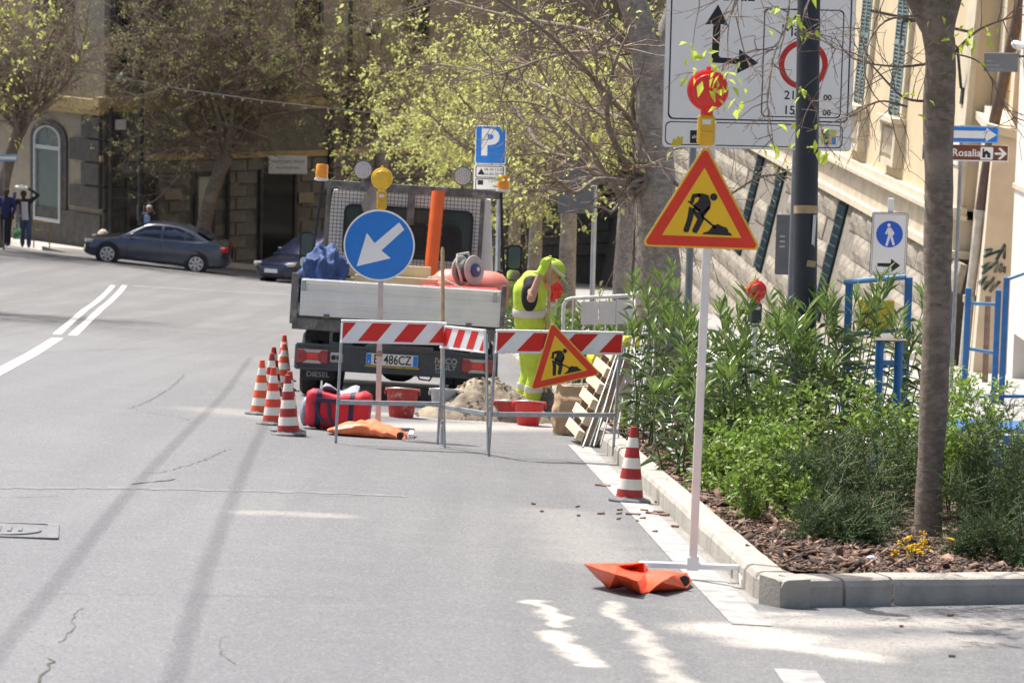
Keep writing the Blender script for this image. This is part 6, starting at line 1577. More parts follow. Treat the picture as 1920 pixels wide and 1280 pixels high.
o = thing('stone_bollard', 'rounded pale stone bollard on the far pavement beside the car bonnet', 'bollard', on_ground(193, 99, .15)); MB().lathe([(.18, 0), (.19, .25), (.2, .5), (.16, .66), (.06, .74)], 14).build('post', CREAM2, o, True); MB().lathe([(.21, 0), (.21, .06)], 14).build('base', CREAM2, o)
YDIM = M('dull_yellow', (.30, .21, .04), .6, .15, 8)
o = thing('cafe_stool', 'yellow metal barrier seat under the arched shop window', 'stool', on_ground(78, 96.5, .15)); 
for x_ in (-.25, .25): MB().tube([(x_, 0, 0), (x_, 0, .8)], .022, 6).build('leg', YDIM, o)
for z_ in (.55, .8): MB().tube([(-.25, 0, z_), (.25, 0, z_)], .022, 6).build('rail', YDIM, o)

# ================================================================== PLANTS
def rot_about(d, ang, rng):
    ax = d.cross(Vector((rng.gauss(0, 1), rng.gauss(0, 1), rng.gauss(0, 1))))
    if ax.length < 1e-6: ax = d.orthogonal()
    return Matrix.Rotation(ang, 3, ax.normalized()) @ d
def branch(rng, p, d, L, r, lvl, out, tips, sp):
    seg = sp['seg'][lvl]; n = max(3, int(L / seg)); st_ = L / n; p = Vector(p); d = Vector(d).normalized(); r0 = r
    for i in range(n):
        d = d + Vector((rng.gauss(0, 1), rng.gauss(0, 1), rng.gauss(0, 1))) * sp['wig'][lvl]; d.z += sp['up'][lvl]; d.normalize()
        q = p + d * st_; r1 = max(sp['rmin'], r * (1 - .8 * (i + 1) / n)); out.append((tuple(p), tuple(q), r0, r1, lvl)); r0 = r1
        if lvl > 0 and i >= sp['skip'][lvl]:
            k = sp['kids'][lvl]; k = int(k) + (rng.random() < k - int(k))
            for _ in range(k):
                cd = rot_about(d, R(rng.uniform(*sp['ang'])), rng)
                branch(rng, p.lerp(q, rng.random()), cd, L * rng.uniform(*sp['len']) * (1 - .35 * i / n), max(sp['rmin'], r1 * .55), lvl - 1, out, tips, sp)
        if lvl == 0 and i >= n - 2: tips.append((tuple(q), tuple(d)))
        p = q
    if lvl > 0: tips.append((tuple(p), tuple(d)))
def bark_mat(name, c, c2, sc=5):
    mt, t, b = _nodes(name); tc = t.nodes.new('ShaderNodeTexCoord')
    v = vmath(t, 'MULTIPLY', tc.outputs['Object'], (3.2, 3.2, 5)).outputs[0]
    f = ramp(t, noise_tex(t, v, sc, 6, .65), .38, .66); out = mixc(t, f, c, c2)
    f2 = ramp(t, noise_tex(t, vmath(t, 'MULTIPLY', tc.outputs['Object'], (3, 3, 40)).outputs[0], 2.2, 3), .62, .70); out = mixc(t, f2, out, tuple(x * .62 for x in c))
    f3 = ramp(t, noise_tex(t, tc.outputs['Object'], 2.6, 4), .5, .72); out = mixc(t, f3, out, (c2[0] * 1.15, c2[1] * 1.14, c2[2] * 1.12))
    lk(t, out, b.inputs['Base Color']); b.inputs['Roughness'].default_value = .9
    bn = t.nodes.new('ShaderNodeBump'); bn.inputs['Strength'].default_value = .4; bn.inputs['Distance'].default_value = .015
    lk(t, noise_tex(t, v, sc * 2, 6, .7), bn.inputs['Height']); lk(t, bn.outputs['Normal'], b.inputs['Normal']); return mt
BARK = bark_mat('grey_bark', (.155, .122, .094), (.25, .205, .165))
TWIG = M('twig_bark', (.22, .16, .12), .9, .2, 3, island=.3)
ELM = leaf_mat('spring_leaf', (.30, .345, .08), (.53, .55, .19), .45, .5)
BARK2 = bark_mat('pale_bark', (.22, .19, .16), (.36, .32, .275))
ELM2 = leaf_mat('far_spring_leaf', (.22, .255, .08), (.36, .385, .15), .4, .55)
def trunk_mesh(pts, rs, seed, n=18):
    q = MB(); P = [Vector(p) for p in pts]; den, dr = [], []
    for i in range(len(P) - 1):
        for k in range(5):
            t = k / 5
            a = P[max(i - 1, 0)]; b_, c_ = P[i], P[i + 1]; e = P[min(i + 2, len(P) - 1)]
            den.append(.5 * ((2 * b_) + (c_ - a) * t + (2 * a - 5 * b_ + 4 * c_ - e) * t * t + (-a + 3 * b_ - 3 * c_ + e) * t ** 3)); dr.append(rs[i] + (rs[i + 1] - rs[i]) * t)
    den.append(P[-1]); dr.append(rs[-1]); q.tube(den, dr, n)
    for i, v in enumerate(q.v):
        v = Vector(v); k = i // n; c_ = den[min(k, len(den) - 1)]; o_ = v - c_
        v = c_ + o_ * (1 + .10 * mnoise.noise(v * 3 + Vector((seed, 0, 0))) + .05 * mnoise.noise(v * 9)); q.v[i] = tuple(v)
    return q
SPEC = dict(seg=[.16, .2, .26, .34], wig=[.16, .15, .13, .09], up=[-.02, .012, .02, .03], rmin=.0035, kids=[0, 1.2, 1.5, 1.6], skip=[0, 1, 1, 1], ang=(25, 75), len=(.34, .62))
def finish_tree(o, segs, tips, rng, leaf_n, leaf_l, base, leaf_p=None, lm=ELM, tw=TWIG):
    big = [s_[:4] for s_ in segs if s_[4] >= 2]; small = [s_[:4] for s_ in segs if s_[4] < 2]
    b = Vector(base); sh = lambda L_: [(tuple(Vector(a) - b), tuple(Vector(c) - b), r0, r1) for a, c, r0, r1 in L_]
    if big: tag(link('branches', seg_mesh('branches', sh(big), 6), BARK, o), kind='stuff')
    if small: tag(link('twigs', seg_mesh('twigs', sh(small), 3), tw, o), kind='stuff')
    nr_ = np.random.default_rng(rng.randrange(10 ** 6)); P, D = [], []
    T = tips if leaf_p is None else [t for t in tips if rng.random() < leaf_p(Vector(t[0]))]
    if T and leaf_n:
        cl_ = None
        for j_ in range(leaf_n):
            if j_ % 6 == 0: cl_ = T[rng.randrange(len(T))]
            p_, d_ = cl_; P.append(Vector(p_) - b + Vector((rng.gauss(0, .055), rng.gauss(0, .055), rng.gauss(0, .055)))); D.append(Vector(d_) * .6 + Vector((rng.gauss(0, .7), rng.gauss(0, .7), rng.gauss(-.25, .5))))
        L_ = nr_.uniform(leaf_l * .4, leaf_l * 1.3, len(P)); tag(link('crown', leaf_mesh('crown', P, D, L_, L_ * .62, nr_), lm, o), kind='stuff')
def street_tree(label, px, Z, seed, trunk_h, r, limbs, spread, lean_=(0, 0), leaf_n=5200, leaf_l=.075, bias=(0, 0, 0), depth=3, leafp=None, dz=0.08, el_=(18, 62), bark=None, lm=ELM):
    g = on_ground(px, Z, dz); rng = random.Random(seed); o = thing('street_tree', label, 'tree', g, group='plane of street trees')
    o['group'] = 'street trees'
    tp_ = Vector((lean_[0], lean_[1], trunk_h)); pts = [Vector((0, 0, -.1)), Vector((lean_[0] * .15, lean_[1] * .15, trunk_h * .3)), Vector((lean_[0] * .5, lean_[1] * .5, trunk_h * .68)), tp_]
    trunk_mesh(pts, [r * 1.25, r, r * .93, r * .95], seed).build('trunk', bark or BARK2, o, True, 80)
    segs, tips = [], []
    for k in range(limbs):
        a = 2 * math.pi * (k + rng.uniform(-.3, .3)) / limbs; el = R(rng.uniform(*el_)); d = Vector((math.cos(a) * math.cos(el), math.sin(a) * math.cos(el), math.sin(el))) + Vector(bias) * rng.uniform(.4, 1)
        branch(rng, g + tp_ * rng.uniform(.86, 1.0), d, spread * rng.uniform(.75, 1.15), r * .42, depth, segs, tips, SPEC)
    finish_tree(o, segs, tips, rng, leaf_n, leaf_l, g, leafp, lm)
    return len(segs)
tot = 0
tot += street_tree('young bare branched tree standing second from the thick trunk in the planting bed', 1157, 42, 3, 2.6, .13, 6, 2.9, (.1, 0), 1500, .062, (-.5, -.1, .1))
tot += street_tree('tree with leafy crown over the road, third trunk down the planting bed', 1060, 58, 8, 2.9, .17, 8, 3.6, (0, 0), 10500, .075, (-.45, -.1, .1))
tot += street_tree('tree with leafy crown, fourth trunk down the planting bed behind the worker', 1000, 72, 13, 3.0, .17, 8, 4.0, (0, 0), 13500, .08, (-.4, -.1, .1))
tot += street_tree('farthest tree of the planting bed row, seen right of the truck mirror', 962, 86, 21, 3.2, .18, 8, 4.4, (0, 0), 13500, .085, (-.35, 0, .1))
tot += street_tree('forked tree on the far corner behind the grey car', 372, 99.0, 34, 3.6, .24, 9, 6.0, (.9, 0), 17000, .068, (-.2, -.12, .12), el_=(32, 78), bark=BARK, lm=ELM2)
tot += street_tree('slanting tree at the far left in front of the side wing', -8, 97.0, 41, 3.8, .2, 8, 5.2, (.8, 0), 8000, .062, (.1, -.1, .25), el_=(35, 75), bark=BARK, lm=ELM2)
tot += street_tree('tree beyond the truck with crown beside the shop sign', 720, 100.0, 55, 5.0, .2, 8, 4.6, (-.2, 0), 12000, .065, (-.1, -.1, .15), el_=(35, 75), lm=ELM2)
tot += street_tree('street tree just outside the picture at the far left, casting shade behind the people', -190, 93.0, 61, 3.4, .2, 9, 5.2, (.2, 0), 2500, .09, (.1, 0, .2))
tot += street_tree('roadside tree outside the picture on the left, shading the road edge', -300, 56.0, 67, 3.2, .18, 9, 4.8, (.2, 0), 9000, .10, (.1, 0, .2))
# --- thick trunk in the middle of the bed
g = on_ground(1236, 31.0, .07); rng = random.Random(77)
bt_ = thing('street_tree', 'thick grey trunk with tangled bare branches beside the direction board', 'tree', g, group='street trees')
tp = [at(x, y, 31.0) - g for x, y in ((1236, 790), (1232, 640), (1233, 500), (1230, 380), (1226, 270), (1222, 170), (1206, 70), (1182, -10), (1160, -110))]; tp[0].z = -.1
trunk_mesh(tp, [.26, .235, .225, .215, .195, .17, .16, .15, .13], 4.2, 22).build('trunk', BARK2, bt_, True, 80)
q2 = [at(x, y, 31.0) - g for x, y in ((1228, 150), (1250, 70), (1280, -20), (1300, -120))]; trunk_mesh(q2, [.14, .12, .10, .08], 1.1, 14).build('limb', BARK2, bt_, True, 80)
segs, tips = [], []
def path_branch(pts, r0, r1, kids, lvl, klen, sp=SPEC, dens=3, up=0):
    P = [at(*p_) for p_ in pts]; D = []
    for i in range(len(P) - 1):
        a, b_, c_, e = P[max(i - 1, 0)], P[i], P[i + 1], P[min(i + 2, len(P) - 1)]
        for k in range(6):
            t = k / 6; D.append(.5 * ((2 * b_) + (c_ - a) * t + (2 * a - 5 * b_ + 4 * c_ - e) * t * t + (-a + 3 * b_ - 3 * c_ + e) * t ** 3))
    D.append(P[-1]); n = len(D) - 1
    for i in range(n):
        ra, rb_ = r0 + (r1 - r0) * i / n, r0 + (r1 - r0) * (i + 1) / n; segs.append((tuple(D[i]), tuple(D[i + 1]), ra, rb_, 2))
    for _ in range(kids):
        i = rng.randrange(1, n); d = (D[i + 1] - D[i]).normalized(); cd = rot_about(d, R(rng.uniform(25, 80)), rng); cd.z += up
        branch(rng, D[i], cd, klen * rng.uniform(.5, 1.2), max(.004, (r0 + r1) / 2 * .45), lvl, segs, tips, sp)
SP2 = dict(SPEC, kids=[0, 1.0, 1.0, 1.0], up=[-.03, -.02, .0, .02], wig=[.18, .16, .14, .1])
path_branch([(1206, 252, 31), (1150, 190, 30.6), (1085, 118, 30.2), (1010, 50, 29.9), (920, -8, 29.6)], .032, .014, 22, 1, .9, SP2)
path_branch([(1212, 322, 30.9), (1180, 310, 30.6), (1140, 230, 30.3), (1150, 130, 30.1), (1180, 60, 30)], .045, .012, 16, 1, .8, SP2)
path_branch([(1210, 350, 30.9), (1160, 340, 30.4), (1118, 338, 30.1), (1078, 362, 29.9), (1040, 335, 29.6), (1018, 330, 29.5)], .04, .012, 14, 1, .6, SP2)
path_branch([(1208, 335, 30.8), (1185, 345, 30.5), (1150, 395, 30.2), (1125, 388, 30), (1060, 398, 29.8)], .025, .006, 8, 1, .5, SP2)
path_branch([(1222, 180, 31), (1150, 110, 31.5), (1060, 100, 32), (940, 140, 32.5)], .04, .012, 22, 1, .9, SP2)
path_branch([(1218, 130, 31), (1120, 30, 31), (1040, -30, 31)], .04, .015, 16, 1, .9, SP2)
path_branch([(1212, 300, 31), (1185, 200, 31), (1195, 100, 31), (1120, 20, 31)], .035, .01, 20, 1, .8, SP2)
path_branch([(1210, 340, 30.8), (1165, 365, 30.6), (1100, 270, 30.6), (1020, 200, 30.8), (930, 190, 31)], .025, .008, 22, 1, .9, SP2)
path_branch([(1225, 120, 31), (1110, 60, 33), (950, 30, 34), (800, -10, 35)], .04, .012, 26, 2, 1.1, SP2)
path_branch([(1215, 230, 31), (1090, 200, 33.5), (980, 150, 35), (820, 120, 36)], .03, .01, 26, 2, 1.0, SP2)
path_branch([(1245, 70, 31), (1300, 40, 30.5), (1380, 90, 30.2)], .03, .008, 8, 1, .8, SP2)
path_branch([(1250, 330, 31), (1330, 380, 30.6), (1430, 330, 30.4), (1500, 340, 30.3)], .02, .006, 14, 1, .6, SP2)
path_branch([(1250, 400, 31), (1300, 440, 30.6), (1370, 470, 30.4)], .016, .005, 8, 1, .5, SP2)
for _ in range(60):                                  # knot of shoots on the left of the trunk
    a = at(rng.uniform(1185, 1212), rng.uniform(315, 360), 30.85); branch(rng, a, Vector((rng.uniform(-1, -.1), rng.uniform(-1, .3), rng.uniform(-.6, 1))), rng.uniform(.2, .7), .009, 0, segs, tips, SP2)
q = MB()
kc = at(1200, 342, 30.9) - g; q.ellipsoid(kc, (.12, .14, .17), 12, 8); q.ellipsoid(kc + Vector((-.06, -.02, .12)), (.08, .09, .1), 12, 8); remesh('knot', q, BARK, .03, bt_, 2)
finish_tree(bt_, segs, tips, rng, 900, .065, g, lambda p_: .8 if p_.x < .9 else .25)
tot += len(segs)
# --- slim near tree on the right
g = G(1740, 1032); g.z += .06; rng = random.Random(99); segs, tips = [], []
nt_ = thing('street_tree', 'slim near tree whose trunk stands right of the direction board', 'tree', g, group='street trees'); z_ = (g - CAM).dot(_f)
tp = [at(x, y, z_) - g for x, y in ((1740, 1032), (1741, 930), (1750, 780), (1757, 600), (1758, 470), (1760, 330), (1760, 200), (1763, 100), (1752, 20), (1735, -60))]; tp[0].z = -.1
trunk_mesh(tp, [.092, .079, .080, .083, .084, .082, .092, .09, .10, .07], 2.0, 20).build('trunk', BARK, nt_, True, 80)
q2 = [at(x, y, z_) - g for x, y in ((1760, 110), (1772, 40), (1795, -40), (1830, -160))]; trunk_mesh(q2, [.075, .062, .06, .05], 5.0, 14).build('limb', BARK, nt_, True, 80)
q2 = [at(x, y, z_) - g for x, y in ((1752, 60), (1722, 10), (1690, -50), (1620, -160))]; trunk_mesh(q2, [.07, .055, .052, .045], 6.0, 14).build('limb', BARK, nt_, True, 80)
SP3 = dict(SPEC, seg=[.05, .08, .12, .2], kids=[0, .75, .8, 1.0], up=[-.03, -.03, -.02, 0], wig=[.16, .12, .1, .08], rmin=.0016, len=(.35, .7), ang=(25, 60))
def twigpath(pts, r0, r1, kids, klen, lvl=1): path_branch(pts, r0, r1, kids, lvl, klen, SP3)
# hanging twigs in front of the board
twigpath([(1690, -60, 18), (1620, -80, 17), (1500, -60, 16), (1475, 40, 15.6), (1450, 110, 15.4), (1438, 200, 15.3)], .010, .003, 14, .32)
twigpath([(1475, 40, 15.6), (1460, 90, 15.5), (1410, 95, 15.4), (1350, 125, 15.2), (1335, 140, 15.15)], .004, .002, 10, .25)
twigpath([(1600, -80, 17), (1420, -70, 15.8), (1372, 20, 15.5), (1350, 60, 15.4), (1322, 75, 15.3)], .006, .0018, 10, .3)
twigpath([(1420, -70, 15.8), (1370, 30, 15.5), (1365, 120, 15.4)], .005, .0018, 8, .28)
twigpath([(1560, -80, 16.6), (1340, -60, 15.4), (1310, 20, 15.3), (1298, 90, 15.25)], .005, .0016, 5, .2)
twigpath([(1438, 190, 15.3), (1445, 230, 15.3), (1450, 270, 15.3)], .003, .0015, 6, .2)
twigpath([(1620, -80, 17), (1540, -40, 16), (1500, 60, 15.7), (1530, 62, 15.7), (1585, 80, 15.8)], .006, .0018, 8, .25)
twigpath([(1450, 120, 15.4), (1520, 190, 15.4), (1540, 240, 15.4), (1550, 290, 15.4)], .003, .0015, 6, .2)
twigpath([(1380, 30, 15.5), (1400, 110, 15.5), (1430, 135, 15.5), (1470, 110, 15.5)], .0035, .0015, 6, .2)
# twigs crossing the cream facade
twigpath([(1738, 120, 18), (1680, 125, 17.8), (1600, 110, 17.6), (1560, 60, 17.5)], .010, .002, 8, .45)
twigpath([(1740, 190, 18), (1690, 180, 17.8), (1620, 110, 17.6), (1560, 90, 17.5)], .010, .002, 10, .45)
twigpath([(1780, 110, 18), (1830, 60, 17.8), (1890, 35, 17.6), (1940, 25, 17.5)], .010, .002, 8, .45)
twigpath([(1700, 200, 18), (1650, 190, 17.8), (1600, 215, 17.6), (1560, 230, 17.5)], .008, .002, 8, .4)
twigpath([(1785, 100, 18), (1840, 120, 17.8), (1880, 190, 17.7), (1910, 230, 17.6)], .006, .002, 8, .35)
twigpath([(1745, 30, 18), (1660, 40, 17.6), (1620, 110, 17.4), (1640, 180, 17.3), (1690, 215, 17.3)], .008, .002, 10, .4)
path_branch([(1735, -60, 18), (1640, -220, 17.2), (1500, -330, 16.3), (1380, -380, 15.4)], .035, .01, 26, 2, .9, SPEC)
path_branch([(1800, -100, 18), (1760, -260, 17), (1690, -360, 16), (1600, -420, 15)], .035, .01, 26, 2, .9, SPEC)
path_branch([(1830, -160, 18), (1900, -260, 17.2), (1920, -360, 16.2), (1880, -440, 15.2)], .03, .01, 22, 2, .9, SPEC)
for k in range(9):
    a = 2 * math.pi * k / 9; branch(rng, at(1745, -120, z_), Vector((math.cos(a), math.sin(a), rng.uniform(.1, .8))), rng.uniform(1.2, 2.0), .03, 2, segs, tips, SPEC)
finish_tree(nt_, segs, tips, rng, 3200, .075, g, lambda p_: 1.0 if p_.z > gz(p_.x, p_.y) + 3.7 else .01)
# bright young leaves at the tips in front of the sign
nl = np.random.default_rng(5); P, D = [], []
for cx_, cy_, n_, sp_x, sp_y, Zl in ((1300, 110, 7, 10, 22, 14.9), (1345, 140, 16, 22, 20, 14.85), (1325, 112, 6, 10, 10, 14.9), (1358, 178, 8, 12, 16, 14.85), (1500, 35, 13, 22, 18, 15.7), (1515, 252, 8, 22, 14, 15.4), (1545, 285, 5, 14, 14, 15.4), (1465, 25, 5, 14, 16, 15.6), (1450, 262, 5, 12, 12, 15.3),
                                       (1800, 75, 16, 35, 22, 17.6), (1770, 20, 6, 20, 14, 17.9), (1830, 60, 8, 22, 16, 17.6), (1700, 195, 5, 20, 10, 17.4), (1390, 165, 4, 12, 12, 15.3), (1505, 170, 3, 10, 10, 15.4)):
    for _ in range(n_):
        P.append(at(cx_ + nl.normal() * sp_x, cy_ + nl.normal() * sp_y, Zl + nl.normal() * .05) - g); D.append((nl.normal() * .6, nl.normal() * .6, -.5 + nl.normal() * .5))
L_ = nl.uniform(.035, .075, len(P)); tag(link('leaf_spray', leaf_mesh('leaf_spray', P, D, L_, L_ * .5, nl), leaf_mat('bright_leaf', (.34, .50, .04), (.52, .62, .09), .5, .45), nt_), kind='stuff')
tot += len(segs); print('tree segments', tot)

# ------------------------------------------------------------------ shrubs
OLE = leaf_mat('oleander_leaf', (.03, .065, .022), (.135, .20, .055), .18, .27, .75)
OLY = leaf_mat('oleander_young', (.085, .155, .03), (.19, .28, .06), .26, .3, .65)
LIME = leaf_mat('small_leaf', (.10, .20, .03), (.24, .36, .06), .35, .42, .45)
ROSE = leaf_mat('rosemary_leaf', (.022, .045, .018), (.08, .12, .045), .15, .6, .3)
STEM = M('shrub_stem', (.16, .12, .08), .85, .2, 8)
STEMG = M('green_stem', (.10, .15, .05), .7, .2, 8)
def shrub(name, label, base, h, sx_, sy_, nst, kind, seed, group, cat='shrub'):
    o = thing(name, label, cat, base, (0, 0, 0), group); rng = random.Random(seed); nr_ = np.random.default_rng(seed)
    segs_, P, D, LL = [], [], [], []; P2, D2, L2 = [], [], []
    for s_ in range(nst):
        a = rng.uniform(0, 6.283); rad = math.sqrt(rng.random()); p = Vector((math.cos(a) * rad * sx_ * .25, math.sin(a) * rad * sy_ * .25, -.03))
        d = Vector((math.cos(a) * rad * sx_ * .55, math.sin(a) * rad * sy_ * .55, h)).normalized(); L_ = h * rng.uniform(.72, 1.06) * (1 - .25 * rad)
        n = 12; r = .009 if kind == 'ole' else .006
        for i in range(n):
            d = (d + Vector((rng.gauss(0, .07), rng.gauss(0, .07), .015 if kind == 'ole' else .0))).normalized(); q = p + d * (L_ / n); segs_.append((tuple(p), tuple(q), r * (1 - i / n * .7), r * (1 - (i + 1) / n * .7)))
            t = (i + 1) / n
            if kind == 'ole':
                if t > .22:
                    for w_ in range(1 if t < .9 else 3):
                        for k in range(3):
                            a2 = rng.uniform(0, 6.28); e = R(rng.uniform(15, 50) if t > .85 else rng.uniform(-25, 40)); (P2 if t > .84 else P).append(p.lerp(q, rng.random())); (D2 if t > .84 else D).append((math.cos(a2) * math.cos(e), math.sin(a2) * math.cos(e), math.sin(e) + (.55 if t > .84 else .1))); (L2 if t > .84 else LL).append(rng.uniform(.09, .2) if t > .84 else rng.uniform(.12, .235))
            else:
                if t > .2:
                    for w_ in range(3 if kind == 'lime' else 4):
                        cd = rot_about(d, R(rng.uniform(35, 85)), rng); tl = rng.uniform(.08, .2) if kind == 'lime' else rng.uniform(.1, .22)
                        q2 = q + cd * tl; segs_.append((tuple(q), tuple(q2), .0028, .0015)); m_ = 7 if kind == 'lime' else 20
                        for k in range(m_):
                            P.append(q.lerp(q2, (k + .5) / m_)); a3 = rot_about(cd, R(rng.uniform(30, 80)), rng); D.append(tuple(a3)); LL.append(rng.uniform(.028, .055) if kind == 'lime' else rng.uniform(.018, .032))
            p = q
    tag(link('stems', seg_mesh('stems', segs_, 5 if kind == 'ole' else 3), STEMG if kind != 'lime' else STEM, o), kind='stuff')
    if P2: L2 = np.array(L2); tag(link('young_foliage', leaf_mesh('young_foliage', P2, D2, L2, L2 * .16, nr_, .2, .08), OLY, o), kind='stuff')
    LL = np.array(LL); wr = .17 if kind == 'ole' else .52 if kind == 'lime' else .12
    tag(link('foliage', leaf_mesh('foliage', P, D, LL, LL * wr if kind != 'rose' else np.full(len(LL), .0045), nr_, .2, .22 if kind == 'ole' else .05), {'ole': OLE, 'lime': LIME, 'rose': ROSE}[kind], o), kind='stuff')
    return len(P)
nlv = 0
ole = [(1208, 25.2, 1.25, .55, 8, 'oleander nearest the thick trunk, leaning over the kerb'), (1258, 25.8, 1.3, .55, 8, 'oleander just right of the thick trunk behind the near sign post'), (1300, 24.0, 1.15, .55, 8, 'oleander directly behind the near sign post'),
       (1365, 25.2, 1.1, .6, 7, 'oleander between near sign post and half sunk red lamp'), (1440, 24.6, 1.2, .6, 8, 'oleander behind the half sunk red lamp'), (1408, 22.3, 1.2, .55, 10, 'oleander in front of the half sunk red lamp'), (1512, 22.6, 1.35, .6, 9, 'tall oleander at the foot of the dark lamp post'),
       (1565, 23.8, 1.45, .6, 8, 'oleander right of the dark lamp post'), (1628, 24.2, 1.52, .7, 9, 'oleander in front of the tall blue gate'), (1672, 23.4, 1.15, .5, 6, 'oleander beside the short blue stand'), (1350, 22.0, .95, .7, 8, 'low oleander spreading towards the kerb'),
       (1270, 21.6, .62, .6, 5, 'small oleander clump with long leaves near the lone cone'), (1535, 25.8, 1.3, .6, 6, 'oleander at the back of the bed left of the blue gate')]
for k, (px_, Z_, h_, w_, n_, lab) in enumerate(ole): nlv += shrub('oleander', lab, on_ground(px_, Z_, .08), h_ * 1.28, w_, w_, n_, 'ole', 100 + k, 'oleander shrubs')
for k, (px_, Z_, h_, lab) in enumerate(((1060, 37, 1.0, 'leafy shrub behind the red lamp and worker'), (1105, 36, 1.05, 'leafy shrub behind the crowd barrier plates'), (1150, 35, 1.1, 'leafy shrub at the end of the crowd barrier'), (1185, 33.5, 1.0, 'leafy shrub between crowd barrier and thick trunk'),
                                         (1020, 44, 1.1, 'far leafy shrub right behind the worker'), (985, 50, 1.15, 'far leafy shrub between truck and worker'), (955, 56, 1.2, 'far leafy shrub beside the truck mirror'), (1080, 45, 1.2, 'far leafy shrub under the third tree'), (945, 66, 1.3, 'farthest leafy shrub right of the truck'))):
    nlv += shrub('hedge_shrub', lab, on_ground(px_, Z_, .08), h_, 1.3, 1.6, 16, 'ole', 140 + k, 'shrubs along the planting bed')
for k, (px_, Z_, h_, w_, n_, lab) in enumerate(((1420, 21.0, .62, .8, 11, 'lime green small leaved shrub in front of the oleanders'), (1490, 20.0, .62, .7, 11, 'small leaved green shrub left of the slim trunk'), (1380, 22.4, .8, .8, 10, 'yellow green shrub growing among the oleander stems'), (1540, 21.6, .95, .7, 9, 'yellow green shrub in the shade of the tall oleander'), (1345, 20.6, .32, .7, 8, 'low lime green plants spreading near the kerb'), (1450, 18.4, .42, .5, 9, 'low small leaved shrub nearest the kerb corner'),
                                                 (1700, 20.5, 1.05, .5, 9, 'small leaved shrub at the left of the slim trunk with orange tips'), (1790, 19.2, .92, .55, 11, 'small leaved shrub just right of the slim trunk'), (1845, 19.6, .75, .6, 10, 'small leaved shrub in front of the blue slatted box'), (1775, 25.0, .9, .7, 8, 'small leaved shrub before the blue railing'), (1170, 27.4, .35, .3, 5, 'small dark shrub at the foot of the steel trestles'))):
    nlv += shrub('small_leaved_shrub', lab, on_ground(px_, Z_, .08), h_, w_, w_, n_, 'lime', 180 + k, 'small leaved shrubs')
for k, (px_, Z_, h_, w_, n_, lab) in enumerate(((1570, 18.6, .58, .7, 13, 'dark rosemary bush left of the slim trunk'), (1640, 19.0, .72, .7, 13, 'dark rosemary bush touching the slim trunk'), (1545, 17.2, .24, .5, 9, 'low dark rosemary near the kerb corner'), (1880, 17.8, .72, .7, 13, 'dark rosemary bush at the right picture edge'), (1925, 18.8, .9, .7, 12, 'tall dark rosemary cut by the picture edge'), (1618, 17.3, .30, .4, 7, 'small rosemary left of the yellow flowers'), (1890, 16.6, .28, .5, 8, 'low rosemary by the front kerb at the right edge'))):
    nlv += shrub('rosemary_bush', lab, on_ground(px_, Z_, .08), h_, w_, w_, n_, 'rose', 220 + k, 'rosemary bushes')
print('shrub leaves', nlv)
# yellow flowers
g = G(1718, 1078); g.z += .08; o = thing('yellow_flowers', 'clump of bright yellow flower heads at the foot of the slim trunk', 'flower', g); rng = random.Random(8); q = MB(); sg_ = []
for k in range(26):
    x, y, z = rng.gauss(0, .055), rng.gauss(0, .05), rng.uniform(.03, .17) - .02; x += (.17 - z) * -.2; sg_.append(((x * .4, y * .4, -.02), (x, y, z), .002, .0015))
    for j in range(6): q.ellipsoid((x + rng.gauss(0, .008), y + rng.gauss(0, .008), z + rng.gauss(0, .006)), (.007, .007, .006), 6, 4)
tag(q.build('flower_heads', M('flower_yellow', (.75, .46, .01), .6, .15, 30), o), kind='stuff'); tag(link('stems', seg_mesh('stems', sg_, 3), STEMG, o), kind='stuff')

# ------------------------------------------------------------------ bark mulch, loose chips, hose
rng = random.Random(31); nm = np.random.default_rng(31)
CHIP = M('bark_chip', (.155, .098, .07), .9, .35, 20, island=.8)
def chip_arrays(pts, smin, smax):
    N = len(pts); P = np.array([tuple(p) for p in pts]); L_ = nm.uniform(smin, smax, N) ; W_ = L_ * nm.uniform(.25, .6, N); H_ = nm.uniform(.0015, .004, N); yw = nm.uniform(0, 6.28, N); pi_ = nm.normal(0, .35, N); ro = nm.normal(0, .3, N)
    cy_, sy_, cp, sp__, cr, sr = np.cos(yw), np.sin(yw), np.cos(pi_), np.sin(pi_), np.cos(ro), np.sin(ro)
    ux = np.stack([cy_ * cp, sy_ * cp, sp__], 1); uy = np.stack([-sy_ * cr, cy_ * cr, sr], 1); uz = np.cross(ux, uy)
    V = np.zeros((N, 8, 3)); i = 0
    for c_ in (-1, 1):
        for a, b_ in ((-1, -1), (1, -.7), (1, 1), (-1, .8)):
            V[:, i] = P + ux * (L_ * .5 * a)[:, None] + uy * (W_ * .5 * b_)[:, None] + uz * (H_ * c_)[:, None]; i += 1
    base = (np.arange(N) * 8)[:, None]
    F_ = np.concatenate([base + np.array([f]) for f in ((0, 3, 2, 1), (4, 5, 6, 7), (0, 1, 5, 4), (1, 2, 6, 5), (2, 3, 7, 6), (3, 0, 4, 7))], axis=0); return V.reshape(-1, 3), F_
pts = []
while len(pts) < 15000:
    y = Y_SOIL + .01 + (rng.random() ** 1.5) * 14; x = planter_l(y) + .02 + rng.random() * (planter_rr(y) - planter_l(y))
    if x > planter_l(y) + 3.4: continue
    pts.append((x, y, gz(x, y) + .085 + mnoise.noise(Vector((x * 2.1, y * 2.1, 3))) * .05 * .7 + rng.uniform(.006, .022)))
V, F_ = chip_arrays(pts, .012, .05)
V2_, F2_ = chip_arrays(rng.sample(pts, 1500), .05, .13); F_ = np.concatenate([F_, F2_ + len(V)]); V = np.concatenate([V, V2_])
